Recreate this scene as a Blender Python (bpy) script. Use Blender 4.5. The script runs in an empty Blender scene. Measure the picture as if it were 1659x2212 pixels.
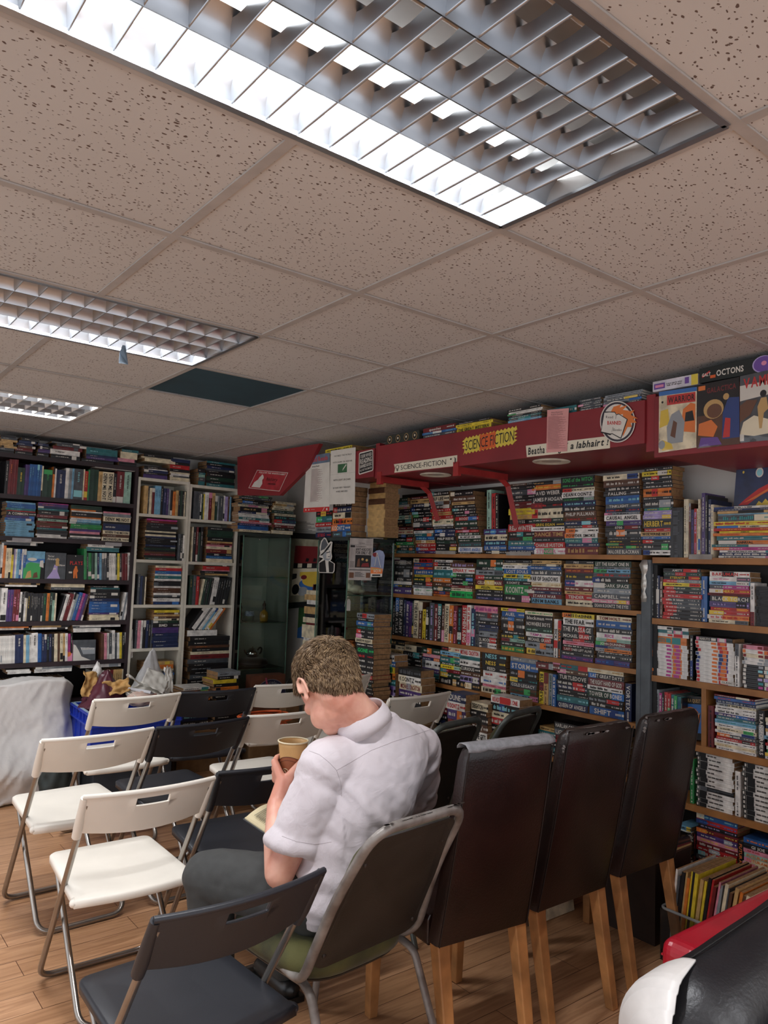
import bpy, bmesh, math, random, re
import numpy as np
from mathutils import Vector, Matrix, noise
from mathutils.bvhtree import BVHTree

sc = bpy.context.scene
COL = sc.collection
RN = random.Random(11)
PI = math.pi

# ------------------------------------------------------------------ camera
EYE = 1.53                      # metres above the floor
AZ, PITCH, ROLL, FOC = 0.6655, 0.0765, 0.0347, 1640.0
_f = np.array([math.sin(AZ)*math.cos(PITCH), math.cos(AZ)*math.cos(PITCH), math.sin(PITCH)])
_r0 = np.array([math.cos(AZ), -math.sin(AZ), 0.0])
_u0 = np.cross(_r0, _f)
_r = math.cos(ROLL)*_r0 + math.sin(ROLL)*_u0
_u = -math.sin(ROLL)*_r0 + math.cos(ROLL)*_u0
cam = bpy.data.cameras.new('camera')
cam.sensor_fit = 'HORIZONTAL'; cam.sensor_width = 36.0
cam.lens = 36.0*FOC/1659.0
cam.clip_start = 0.02
camo = bpy.data.objects.new('camera', cam); COL.objects.link(camo)
camo.matrix_world = Matrix(((_r[0], _u[0], -_f[0], 0), (_r[1], _u[1], -_f[1], 0), (_r[2], _u[2], -_f[2], EYE), (0, 0, 0, 1)))
sc.camera = camo

# ------------------------------------------------------------------ colour management, world, sampling helpers
sc.view_settings.view_transform = 'Standard'
sc.view_settings.look = 'None'
sc.view_settings.gamma = 1.0
sc.view_settings.use_curve_mapping = False
sc.view_settings.exposure = -0.62
try:
    sc.cycles.max_bounces = 7
    sc.cycles.diffuse_bounces = 4
    sc.cycles.glossy_bounces = 3
    sc.cycles.transmission_bounces = 4
    sc.cycles.transparent_max_bounces = 12
    sc.cycles.caustics_reflective = False
    sc.cycles.caustics_refractive = False
    sc.cycles.sample_clamp_indirect = 4.0
    sc.cycles.use_denoising = True
except Exception:
    pass
wd = bpy.data.worlds.new('world'); sc.world = wd; wd.use_nodes = True
wd.node_tree.nodes['Background'].inputs[0].default_value = (0.90, 0.93, 1.0, 1)
wd.node_tree.nodes['Background'].inputs[1].default_value = 2.4

TUBE_W = 22.0       # watts of each lit fluorescent tube
TUBE_COL = (0.96, 0.97, 1.0)
TUBE_EMIT = 26.0
CEIL = 2.385

# ------------------------------------------------------------------ pixel -> point helpers (photo pixels 1659 x 2212)
def _ray(px, py): return _f + _r*(px-829.5)/FOC - _u*(py-1106.0)/FOC
def atz(px, py, z):
    d = _ray(px, py); p = d*((z-EYE)/d[2]); return Vector((p[0], p[1], z))
def atx(px, py, X):
    d = _ray(px, py); p = d*(X/d[0]); return Vector((X, p[1], p[2]+EYE))
def aty(px, py, Y):
    d = _ray(px, py); p = d*(Y/d[1]); return Vector((p[0], Y, p[2]+EYE))
def colx(px, X, z):             # y on plane X at height z in pixel column px
    k = _r - _f*(px-829.5)/FOC
    return -(X*k[0] + (z-EYE)*k[2])/k[1]
def coly(px, Y, z):
    k = _r - _f*(px-829.5)/FOC
    return -(Y*k[1] + (z-EYE)*k[2])/k[0]
def depth(p): return (p[0]*_f[0] + p[1]*_f[1] + (p[2]-EYE)*_f[2])

# ------------------------------------------------------------------ materials
MATS = {}
def lin(c):
    return c/12.92 if c <= 0.04045 else ((c+0.055)/1.055)**2.4
def rgb(h):
    if isinstance(h, str):
        return tuple(lin(int(h[i:i+2], 16)/255.0) for i in (0, 2, 4)) + (1.0,)
    return tuple(h) + (1.0,)
def nd(nt, t, **kw):
    n = nt.nodes.new(t)
    for k, v in kw.items(): setattr(n, k, v)
    return n
def M(name, hexc='808080', rough=0.5, metal=0.0, var=0.12, vscale=14.0, bump=0.0, bscale=60.0, coat=0.0, emit=0.0, spec=0.5, sheen=0.0, alpha=1.0, hex2=None, detail=3.0):
    """Principled material with procedural colour mottling (and optional bump)."""
    if name in MATS: return MATS[name]
    m = bpy.data.materials.new(name); m.use_nodes = True
    nt = m.node_tree; b = nt.nodes['Principled BSDF']
    b.inputs['Roughness'].default_value = rough
    b.inputs['Metallic'].default_value = metal
    b.inputs['Specular IOR Level'].default_value = spec
    if coat: b.inputs['Coat Weight'].default_value = coat; b.inputs['Coat Roughness'].default_value = 0.12
    if sheen: b.inputs['Sheen Weight'].default_value = sheen
    c = rgb(hexc)
    tc = nd(nt, 'ShaderNodeTexCoord')
    nz = nd(nt, 'ShaderNodeTexNoise'); nz.inputs['Scale'].default_value = vscale; nz.inputs['Detail'].default_value = detail
    nt.links.new(tc.outputs['Object'], nz.inputs['Vector'])
    mx = nd(nt, 'ShaderNodeMix'); mx.data_type = 'RGBA'
    c2 = rgb(hex2) if hex2 else tuple(max(0.0, x*(1-2*var)) for x in c[:3]) + (1,)
    c1 = c if hex2 else tuple(min(1.0, x*(1+var)) for x in c[:3]) + (1,)
    mx.inputs[6].default_value = c1; mx.inputs[7].default_value = c2
    rp = nd(nt, 'ShaderNodeMapRange'); rp.inputs[1].default_value = 0.35; rp.inputs[2].default_value = 0.68
    nt.links.new(nz.outputs['Fac'], rp.inputs[0]); nt.links.new(rp.outputs[0], mx.inputs[0])
    nt.links.new(mx.outputs[2], b.inputs['Base Color'])
    if bump:
        n2 = nd(nt, 'ShaderNodeTexNoise'); n2.inputs['Scale'].default_value = bscale; n2.inputs['Detail'].default_value = 4
        nt.links.new(tc.outputs['Object'], n2.inputs['Vector'])
        bp = nd(nt, 'ShaderNodeBump'); bp.inputs['Strength'].default_value = bump; bp.inputs['Distance'].default_value = 0.004
        nt.links.new(n2.outputs['Fac'], bp.inputs['Height']); nt.links.new(bp.outputs[0], b.inputs['Normal'])
    if emit:
        b.inputs['Emission Color'].default_value = c; b.inputs['Emission Strength'].default_value = emit
    if alpha < 1: b.inputs['Alpha'].default_value = alpha
    MATS[name] = m
    return m

def glass(name, tint=(0.80, 0.88, 0.83), refl=0.10):
    if name in MATS: return MATS[name]
    m = bpy.data.materials.new(name); m.use_nodes = True; nt = m.node_tree
    for n in list(nt.nodes): nt.nodes.remove(n)
    o = nd(nt, 'ShaderNodeOutputMaterial'); t = nd(nt, 'ShaderNodeBsdfTransparent'); g = nd(nt, 'ShaderNodeBsdfGlossy')
    t.inputs[0].default_value = tint + (1,); g.inputs['Roughness'].default_value = 0.03
    fr = nd(nt, 'ShaderNodeFresnel'); fr.inputs[0].default_value = 1.45
    mx = nd(nt, 'ShaderNodeMixShader')
    nt.links.new(fr.outputs[0], mx.inputs[0]); nt.links.new(t.outputs[0], mx.inputs[1]); nt.links.new(g.outputs[0], mx.inputs[2])
    nt.links.new(mx.outputs[0], o.inputs[0])
    MATS[name] = m
    return m

# ------------------------------------------------------------------ mesh builder
class MB:
    def __init__(s): s.v = []; s.f = []; s.m = []; s.sm = []
    def add(s, vs, fs, mi=0, smooth=False):
        o = len(s.v); s.v.extend([tuple(x) for x in vs])
        for f in fs: s.f.append(tuple(i+o for i in f)); s.m.append(mi); s.sm.append(smooth)
    def box(s, x0, x1, y0, y1, z0, z1, mi=0, mat=None):
        vs = [(x0,y0,z0),(x1,y0,z0),(x1,y1,z0),(x0,y1,z0),(x0,y0,z1),(x1,y0,z1),(x1,y1,z1),(x0,y1,z1)]
        if mat is not None: vs = [tuple(mat @ Vector(v)) for v in vs]
        s.add(vs, [(0,3,2,1),(4,5,6,7),(0,1,5,4),(1,2,6,5),(2,3,7,6),(3,0,4,7)], mi)
    def hexa(s, p, mi=0):        # 8 points: bottom 4 ccw, top 4
        s.add(p, [(0,3,2,1),(4,5,6,7),(0,1,5,4),(1,2,6,5),(2,3,7,6),(3,0,4,7)], mi)
    def quad(s, a, b, c, d, mi=0): s.add([a,b,c,d], [(0,1,2,3)], mi)
    def rings(s, rings, mi=0, smooth=True, cap=True, closed=True, loop=False):
        n = len(rings[0]); vs = [p for r in rings for p in r]; fs = []
        k = len(rings)
        for i in range(k if loop else k-1):
            a = i*n; b = ((i+1) % k)*n
            for j in range(n if closed else n-1):
                j2 = (j+1) % n
                fs.append((a+j, a+j2, b+j2, b+j))
        s.add(vs, fs, mi, smooth)
        if cap and not loop:
            s.add(rings[0], [tuple(range(n-1, -1, -1))], mi)
            s.add(rings[-1], [tuple(range(n))], mi)
    def tube(s, pts, rad, n=10, mi=0, cap=True, loop=False, smooth=True, sq=None):
        """tube along a polyline; rad number or list; sq=(w,h) gives an oval/flat section"""
        P = [Vector(p) for p in pts]; k = len(P)
        R_ = rad if isinstance(rad, (list, tuple)) else [rad]*k
        T = []
        for i in range(k):
            if loop: t = P[(i+1) % k] - P[i-1]
            else: t = P[min(i+1, k-1)] - P[max(i-1, 0)]
            T.append(t.normalized() if t.length > 1e-9 else Vector((0,0,1)))
        ref = Vector((0,0,1)) if abs(T[0].z) < 0.9 else Vector((1,0,0))
        N = (ref - T[0]*ref.dot(T[0])).normalized()
        rings = []
        for i in range(k):
            N = (N - T[i]*N.dot(T[i]))
            N = N.normalized() if N.length > 1e-6 else T[i].orthogonal().normalized()
            B = T[i].cross(N)
            a, b = (R_[i], R_[i]) if sq is None else (R_[i]*sq[0], R_[i]*sq[1])
            rings.append([P[i] + N*(a*math.cos(2*PI*j/n)) + B*(b*math.sin(2*PI*j/n)) for j in range(n)])
        s.rings(rings, mi, smooth, cap, True, loop)
    def capsule(s, p0, p1, r0, r1, n=14, mi=0):
        p0, p1 = Vector(p0), Vector(p1); d = (p1-p0); L = d.length; d = d.normalized() if L > 1e-9 else Vector((0,0,1))
        pts = []; rr = []
        for a in (80, 60, 35, 0): pts.append(p0 - d*(r0*math.sin(math.radians(a)))); rr.append(r0*math.cos(math.radians(a)))
        for a in (0, 35, 60, 80): pts.append(p1 + d*(r1*math.sin(math.radians(a)))); rr.append(r1*math.cos(math.radians(a)))
        s.tube(pts, rr, n, mi)
    def ellipsoid(s, c, r, rot=None, n=20, k=12, mi=0):
        c = Vector(c); rings = []
        for i in range(1, k):
            th = PI*i/k
            ring = []
            for j in range(n):
                v = Vector((r[0]*math.sin(th)*math.cos(2*PI*j/n), r[1]*math.sin(th)*math.sin(2*PI*j/n), -r[2]*math.cos(th)))
                ring.append(c + (rot @ v if rot is not None else v))
            rings.append(ring)
        s.rings(rings, mi, True, True)
    def lathe(s, prof, n=28, c=(0,0,0), mi=0, smooth=True, cap=True):
        rings = [[(c[0]+r*math.cos(2*PI*j/n), c[1]+r*math.sin(2*PI*j/n), c[2]+z) for j in range(n)] for r, z in prof]
        s.rings(rings, mi, smooth, cap)
    def prism(s, poly, o, u, v, w, mi=0):
        """extrude a 2-D polygon (ccw) lying in u,v at o by vector w"""
        o, u, v, w = Vector(o), Vector(u), Vector(v), Vector(w); n = len(poly)
        a = [o + u*p[0] + v*p[1] for p in poly]; b = [p + w for p in a]
        s.add(a+b, [tuple(range(n-1, -1, -1)), tuple(range(n, 2*n))] + [(i, (i+1) % n, n+(i+1) % n, n+i) for i in range(n)], mi)
    def xf(s, mat, start=0):
        for i in range(start, len(s.v)): s.v[i] = tuple(mat @ Vector(s.v[i]))
    def build(s, name, mats, parent=None, loc=None, fix=True):
        me = bpy.data.meshes.new(name); me.from_pydata(s.v, [], s.f)
        for m in (mats if isinstance(mats, (list, tuple)) else [mats]): me.materials.append(m)
        me.polygons.foreach_set('material_index', s.m); me.polygons.foreach_set('use_smooth', s.sm)
        me.update()
        if fix:
            bm = bmesh.new(); bm.from_mesh(me); bmesh.ops.recalc_face_normals(bm, faces=bm.faces); bm.to_mesh(me); bm.free()
        o = bpy.data.objects.new(name, me); COL.objects.link(o)
        if parent is not None: o.parent = parent
        if loc is not None: o.location = loc
        return o

def smooth_by_angle(o, ang=40):
    try:
        o.data.shade_smooth() if hasattr(o.data, 'shade_smooth') else None
        o.data.set_sharp_from_angle(angle=math.radians(ang))
    except Exception:
        pass
def bevel(o, w=0.004, seg=2, ang=35):
    b = o.modifiers.new('bevel', 'BEVEL'); b.width = w; b.segments = seg; b.limit_method = 'ANGLE'; b.angle_limit = math.radians(ang)
    return o
def tag(o, label, cat=None, group=None, kind=None):
    if label: o['label'] = label
    if cat: o['category'] = cat
    if group: o['group'] = group
    if kind: o['kind'] = kind
    return o
def empty(name, loc=(0,0,0), rz=0.0, label=None, cat=None, group=None):
    o = bpy.data.objects.new(name, None); COL.objects.link(o); o.empty_display_size = 0.05
    o.location = loc; o.rotation_euler = (0, 0, rz)
    return tag(o, label, cat, group)
def struct(o): o['kind'] = 'structure'; return o
def copy_tree(o, parent=None):
    c = o.copy(); COL.objects.link(c)
    if parent is not None: c.parent = parent
    for ch in list(o.children): copy_tree(ch, c)
    return c
def remeshed(mb, name, vox, smooth_it, mats, parent=None):
    """fuse the overlapping closed pieces of mb into one continuous surface"""
    o = mb.build(name+'_raw', mats)
    r = o.modifiers.new('r', 'REMESH'); r.mode = 'VOXEL'; r.voxel_size = vox; r.use_smooth_shade = True
    if smooth_it:
        sm = o.modifiers.new('s', 'SMOOTH'); sm.factor = 0.5; sm.iterations = smooth_it
    dg = bpy.context.evaluated_depsgraph_get(); dg.update()
    me = bpy.data.meshes.new_from_object(o.evaluated_get(dg)); me.name = name
    raw = o.data; bpy.data.objects.remove(o); bpy.data.meshes.remove(raw)
    me.materials.clear()
    for m in (mats if isinstance(mats, (list, tuple)) else [mats]): me.materials.append(m)
    me.polygons.foreach_set('use_smooth', [True]*len(me.polygons))
    me.polygons.foreach_set('material_index', [0]*len(me.polygons))
    ob = bpy.data.objects.new(name, me); COL.objects.link(ob)
    if parent is not None: ob.parent = parent
    return ob

# ------------------------------------------------------------------ lettering (built-in font outlines turned into flat meshes)
GL = {}
def _glyphs(chars, bold):
    for ch in chars:
        cu = bpy.data.curves.new('g', 'FONT'); cu.body = ch; cu.resolution_u = 2; cu.dimensions = '2D'; cu.fill_mode = 'FRONT'
        if bold: cu.offset = 0.025
        o = bpy.data.objects.new('g', cu); COL.objects.link(o)
        dg = bpy.context.evaluated_depsgraph_get(); dg.update()
        me = bpy.data.meshes.new_from_object(o.evaluated_get(dg))
        vs = [(v.co.x, v.co.y) for v in me.vertices]; fs = [tuple(p.vertices) for p in me.polygons]
        x0 = min((v[0] for v in vs), default=0); x1 = max((v[0] for v in vs), default=0.25)
        GL[(ch, bold)] = ([(a-x0, b) for a, b in vs], fs, x1-x0)
        bpy.data.objects.remove(o); bpy.data.curves.remove(cu); bpy.data.meshes.remove(me)
_CH = "ABCDEFGHIJKLMNOPQRSTUVWXYZabcdefghijklmnopqrstuvwxyz0123456789'&-!.,í€?:="
_glyphs(_CH, False); _glyphs(_CH, True)
def text2d(t, bold=False, shear=0.0):
    x = 0.0; V = []; F_ = []
    for ch in t:
        if ch in ' _' or (ch, bold) not in GL: x += 0.28; continue
        vs, fs, w = GL[(ch, bold)]; o = len(V)
        V += [(a+x+b*shear, b) for a, b in vs]; F_ += [tuple(i+o for i in f) for f in fs]; x += w + 0.09
    return V, F_, max(x-0.09, 0.01)
def put_text(mb, t, fn, u0, u1, v0, v1, mi, bold=False, shear=0.0, fit='fit', aspect=1.0):
    """write t into the box u0..u1, v0..v1 of the surface map fn(u, v) -> point. aspect = metres of u per metre of v"""
    V, F_, w = text2d(t, bold, shear)
    H = v1-v0; W = u1-u0
    s = H/0.72
    if fit == 'stretch': su = W/w
    else: su = min(W/w, s/aspect*1.15)
    off = u0 + (W - su*w)/2 if fit != 'left' else u0
    mb.add([fn(off + a*su, v0 + b*s) for a, b in V], F_, mi)
# ================================================================== ROOM
GX, GY, GS = 1.3404, 1.2777, 0.6            # ceiling grid: one crossing and the module
XL, XR, YF, YB = -2.3, 3.52, -2.4, 5.9

def floor_mat():
    m = bpy.data.materials.new('laminate_floor'); m.use_nodes = True; nt = m.node_tree; b = nt.nodes['Principled BSDF']
    b.inputs['Roughness'].default_value = 0.36
    tc = nd(nt, 'ShaderNodeTexCoord')
    br = nd(nt, 'ShaderNodeTexBrick'); br.offset = 0.37; br.inputs['Scale'].default_value = 1.0
    br.inputs['Brick Width'].default_value = 1.28; br.inputs['Row Height'].default_value = 0.128
    br.inputs['Mortar Size'].default_value = 0.0016; br.inputs['Mortar Smooth'].default_value = 0.3; br.inputs['Bias'].default_value = 0.0
    br.inputs['Color1'].default_value = rgb('c99c76'); br.inputs['Color2'].default_value = rgb('b28660'); br.inputs['Mortar'].default_value = rgb('5e3a24')
    nt.links.new(tc.outputs['Object'], br.inputs['Vector'])
    mp = nd(nt, 'ShaderNodeMapping'); mp.inputs['Scale'].default_value = (1.3, 16.0, 1.0)
    nt.links.new(tc.outputs['Object'], mp.inputs[0])
    nz = nd(nt, 'ShaderNodeTexNoise'); nz.inputs['Scale'].default_value = 2.6; nz.inputs['Detail'].default_value = 7; nz.inputs['Distortion'].default_value = 1.2
    nt.links.new(mp.outputs[0], nz.inputs['Vector'])
    cr = nd(nt, 'ShaderNodeValToRGB'); cr.color_ramp.elements[0].position = 0.33; cr.color_ramp.elements[0].color = (0.58, 0.50, 0.44, 1)
    cr.color_ramp.elements[1].position = 0.62; cr.color_ramp.elements[1].color = (1, 1, 1, 1)
    nt.links.new(nz.outputs['Fac'], cr.inputs[0])
    mx = nd(nt, 'ShaderNodeMix'); mx.data_type = 'RGBA'; mx.blend_type = 'MULTIPLY'; mx.inputs[0].default_value = 0.75
    nt.links.new(br.outputs['Color'], mx.inputs[6]); nt.links.new(cr.outputs[0], mx.inputs[7])
    nt.links.new(mx.outputs[2], b.inputs['Base Color'])
    bp = nd(nt, 'ShaderNodeBump'); bp.inputs['Strength'].default_value = 0.25; bp.inputs['Distance'].default_value = 0.002; bp.invert = True
    nt.links.new(br.outputs['Fac'], bp.inputs['Height']); nt.links.new(bp.outputs[0], b.inputs['Normal'])
    return m

def tile_mat():
    m = bpy.data.materials.new('mineral_ceiling_tile'); m.use_nodes = True; nt = m.node_tree; b = nt.nodes['Principled BSDF']
    b.inputs['Roughness'].default_value = 0.95; b.inputs['Specular IOR Level'].default_value = 0.1
    tc = nd(nt, 'ShaderNodeTexCoord')
    n0 = nd(nt, 'ShaderNodeTexNoise'); n0.inputs['Scale'].default_value = 26; n0.inputs['Detail'].default_value = 3
    nt.links.new(tc.outputs['Object'], n0.inputs['Vector'])
    ad = nd(nt, 'ShaderNodeMix'); ad.data_type = 'VECTOR'; ad.inputs[0].default_value = 0.022
    nt.links.new(tc.outputs['Object'], ad.inputs[4]); nt.links.new(n0.outputs['Color'], ad.inputs[5])
    mp = nd(nt, 'ShaderNodeMapping'); mp.inputs['Scale'].default_value = (1.0, 1.75, 1.0); mp.inputs['Rotation'].default_value = (0, 0, 0.12)
    nt.links.new(ad.outputs[1], mp.inputs[0])
    vo = nd(nt, 'ShaderNodeTexVoronoi'); vo.inputs['Scale'].default_value = 80; vo.inputs['Randomness'].default_value = 1.0
    nt.links.new(mp.outputs[0], vo.inputs['Vector'])
    sx = nd(nt, 'ShaderNodeSeparateColor'); nt.links.new(vo.outputs['Color'], sx.inputs[0])
    th = nd(nt, 'ShaderNodeMath'); th.operation = 'MULTIPLY'; th.inputs[1].default_value = 0.33
    nt.links.new(sx.outputs[0], th.inputs[0])
    lt = nd(nt, 'ShaderNodeMapRange'); lt.inputs[3].default_value = 1.0; lt.inputs[4].default_value = 0.0
    sb = nd(nt, 'ShaderNodeMath'); sb.operation = 'SUBTRACT'; nt.links.new(vo.outputs['Distance'], sb.inputs[0]); nt.links.new(th.outputs[0], sb.inputs[1])
    nt.links.new(sb.outputs[0], lt.inputs[0]); lt.inputs[1].default_value = -0.03; lt.inputs[2].default_value = 0.03
    big = nd(nt, 'ShaderNodeTexNoise'); big.inputs['Scale'].default_value = 1.3; big.inputs['Detail'].default_value = 2
    nt.links.new(tc.outputs['Object'], big.inputs['Vector'])
    c0 = nd(nt, 'ShaderNodeMix'); c0.data_type = 'RGBA'; c0.inputs[6].default_value = rgb('c6c5c2'); c0.inputs[7].default_value = rgb('bab7b3')
    nt.links.new(big.outputs['Fac'], c0.inputs[0])
    mx = nd(nt, 'ShaderNodeMix'); mx.data_type = 'RGBA'; mx.inputs[7].default_value = rgb('66564e')
    nt.links.new(lt.outputs[0], mx.inputs[0]); nt.links.new(c0.outputs[2], mx.inputs[6])
    nt.links.new(mx.outputs[2], b.inputs['Base Color'])
    bp = nd(nt, 'ShaderNodeBump'); bp.inputs['Strength'].default_value = 0.5; bp.inputs['Distance'].default_value = 0.003; bp.invert = True
    nt.links.new(lt.outputs[0], bp.inputs['Height']); nt.links.new(bp.outputs[0], b.inputs['Normal'])
    return m

mb = MB(); mb.box(XL, XR, YF, YB, -0.06, 0.0); struct(mb.build('floor', floor_mat()))
WALL = M('painted_wall', 'd6d2ca', 0.8, var=0.05, vscale=3, bump=0.1, bscale=120)
for nm, b_ in (('wall_right', (XR, XR+0.1, YF, YB)), ('wall_back', (XL, XR+0.1, YB, YB+0.1))):
    mb = MB(); mb.box(*b_, -0.06, CEIL+0.25); struct(mb.build(nm, WALL))
mb = MB(); mb.box(XR-0.014, XR, YF, 2.0, 0, 0.12); mb.box(XR-0.02, XR, YF, 2.0, 0.1, 0.125)
struct(mb.build('baseboard_right', M('dark_skirting', '4a3226', 0.5)))

LAMPS = [(-1, 1), (2, 1), (5, 1), (-4, 1)]       # row index j of each lamp that covers cells i=-2,-1
lampcells = set()
for j in (-1, 2, 5, -4):
    for i in (-2, -1): lampcells.add((i, j))
for i in (-5, -6): lampcells.add((i, 2))
for i in (1, 2): lampcells.add((i, -4))
mb = MB()
for i in range(-7, 5):
    for j in range(-7, 9):
        if (i, j) in lampcells or (i, j) == (0, 3): continue
        x0, x1, y0, y1 = GX+GS*i, GX+GS*(i+1), GY+GS*j, GY+GS*(j+1)
        x0, x1, y0, y1 = max(x0, XL), min(x1, XR), max(y0, YF), min(y1, YB)
        if x1-x0 < 0.01 or y1-y0 < 0.01: continue
        mb.box(x0, x1, y0, y1, CEIL+0.004, CEIL+0.02)
struct(mb.build('ceiling', tile_mat()))
mb = MB()
for i in range(-6, 4):
    x = GX+GS*i
    if not XL < x < XR: continue
    for j in range(-7, 9):      # no bar runs through a lamp
        if (i-1, j) in lampcells and (i, j) in lampcells: continue
        y0, y1 = max(GY+GS*j, YF), min(GY+GS*(j+1), YB)
        if y1 > y0: mb.box(x-0.012, x+0.012, y0, y1, CEIL-0.001, CEIL+0.0035)
for j in range(-6, 8):
    y = GY+GS*j
    if not (YF < y < YB): continue
    # the long lamps leave no bar across them: bars along X are whole, bars along Y are cut by lamps
    mb.box(XL, XR, y-0.012, y+0.012, CEIL-0.0015, CEIL+0.003)
struct(mb.build('trim_1', M('ceiling_grid_bar', 'aaa5a0', 0.55, var=0.05)))
mb = MB(); mb.box(XL-.1, XR+.1, YF-.1, YB+.1, CEIL+0.235, CEIL+0.25)
struct(mb.build('trim_2', M('void_above', '2a2a2a', 0.9)))
mb = MB(); mb.box(GX+0.012, GX+GS-0.012, GY+GS*3+0.012, GY+GS*4-0.012, CEIL+0.006, CEIL+0.018)
tag(mb.build('missing_tile_panel', M('gap_shade_blue', '24424e', 0.7, var=0.1, vscale=4)), 'dark blue-green square ceiling panel among the pale speckled tiles', 'ceiling panel')  # missing tile: its dark opening and flare tint are put into the colour

ALU = M('satin_aluminium', 'b4b8bd', 0.28, 0.9, var=0.04)
ALUD = M('lamp_housing', 'cfd0d0', 0.45, 0.35, var=0.04)
TUBE_ON = M('tube_lit', 'ffffff', 0.3, var=0.0, emit=TUBE_EMIT)
TUBE_OFF = M('tube_unlit', 'e8e6e0', 0.25, var=0.03, coat=0.5)
WHITEM = M('white_enamel', 'e6e2dc', 0.35, var=0.04)
def ceiling_lamp(x0, x1, y0, y1, lit, label, white=False):
    t = empty('ceiling_lamp', ((x0+x1)/2, (y0+y1)/2, CEIL), 0, label, 'ceiling light', 'recessed louvre lights')
    W, D = (x1-x0)/2-0.013, (y1-y0)/2-0.013
    h = MB(); z1 = 0.115
    h.box(-W, W, -D, D, z1, z1+0.004)
    h.box(-W, -W+0.004, -D, D, 0, z1); h.box(W-0.004, W, -D, D, 0, z1)
    h.box(-W, W, -D, -D+0.004, 0, z1); h.box(-W, W, D-0.004, D, 0, z1)
    h.build('housing', ALUD, t)
    fr = MB()
    for a in (-1, 1):
        fr.box(-W, W, a*D-0.008, a*D+0.008, -0.004, 0.002); fr.box(a*W-0.008, a*W+0.008, -D, D, -0.004, 0.002)
    fr.build('frame', WHITEM if white else ALU, t)
    n = 4; pitch = 2*D/n
    lv = MB()
    # long curved reflector blades (V section, wide on top)
    for k in range(n+1):
        y = -D + pitch*k
        for sgn in (-1, 1):
            if (k == 0 and sgn < 0) or (k == n and sgn > 0): continue
            prof = [(0.0015, 0.001), (0.006, 0.014), (0.015, 0.03), (0.034, 0.048)]
            rows = [[(-W+0.004, y+sgn*a, b), (W-0.004, y+sgn*a, b)] for a, b in prof]
            lv.rings(rows, 0, True, False, False)
    lv.build('reflector', ALU, t)
    nc = 16; dx = 2*W/nc
    cb = MB()
    for r in range(n):
        ya, yb = -D+pitch*r, -D+pitch*(r+1); ym = (ya+yb)/2
        for k in range(1, nc):
            x = -W+dx*k
            # cross blade: V section, its upper edge cut in a curve
            S = 8
            rows = []
            for q in range(S+1):
                u = q/S; y = ya+0.0015+(pitch-0.003)*u
                top = 0.046 - 0.016*math.sin(PI*u)
                half = 0.011
                rows.append([(x-half*0.9, y, top), (x-0.0022, y, 0.006), (x, y, 0.0012), (x+0.0022, y, 0.006), (x+half*0.9, y, top)])
            cb.rings(rows, 0, True, False, False)
    cb.build('louvre', WHITEM if white else ALU, t)
    for r in range(n):
        y = -D+pitch*(r+0.5)
        tb = MB(); tb.tube([(-W+0.03, y, 0.085), (W-0.03, y, 0.085)], 0.0135, 14)
        o = tb.build('tube', TUBE_ON if r in lit else TUBE_OFF, t)
        if r in lit: o['label'] = 'lit white fluorescent tube'
        eb = MB()
        for s in (-1, 1): eb.tube([(s*(W-0.03), y, 0.085), (s*(W-0.006), y, 0.085)], 0.015, 12)
        eb.build('tube_cap', ALUD, t)
        if r in lit:
            l = bpy.data.lights.new('tube_light', 'AREA'); l.shape = 'RECTANGLE'; l.size = 2*W-0.08; l.size_y = 0.026
            l.energy = TUBE_W*lit[r]; l.color = TUBE_COL
            lo = bpy.data.objects.new('tube_light', l); COL.objects.link(lo); lo.parent = t; lo.location = (0, y, 0.069)
    return t
def lamp_at(j, lit, label, i0=-2, white=False):
    return ceiling_lamp(GX+GS*i0, GX+GS*(i0+2), GY+GS*j, GY+GS*(j+1), lit, label, white)
lamp_at(-1, {3: 2.6}, 'large recessed louvre light nearest the viewer with one glaring tube')
t_ = lamp_at(2, {3: 2.6}, 'recessed louvre light in the middle of the ceiling, a torn scrap hanging from it')
mb = MB(); p0 = atz(268, 745, CEIL)-t_.location; n_ = 5
mb.add([(p0.x-.006, p0.y, -.002), (p0.x+.006, p0.y, -.002), (p0.x+.022, p0.y+.004, -.075), (p0.x-.018, p0.y-.004, -.078), (p0.x-.012, p0.y+.010, -.03)], [(0,1,2,4), (4,2,3)])
o_ = mb.build('torn_scrap', M('dusty_film', '4c5a66', .6), t_, fix=False); so_ = o_.modifiers.new('s', 'SOLIDIFY'); so_.thickness = .001; o_['label'] = 'torn dusty scrap hanging from the frame'
lamp_at(5, {0: 1.2, 3: 1.2}, 'small far louvre light with white slats near the dark bookcase', white=True)
lamp_at(-4, {0: 2.0, 3: 2.0}, 'recessed louvre light behind the viewer')
lamp_at(-4, {0: 2.0, 3: 2.0}, 'unseen louvre light added for fill behind the viewer on the right', 1)  # unseen lamp added to brighten the fronts of the right-hand shelves
lamp_at(2, {1: 2.0}, 'recessed louvre light far to the left', -6)
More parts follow.
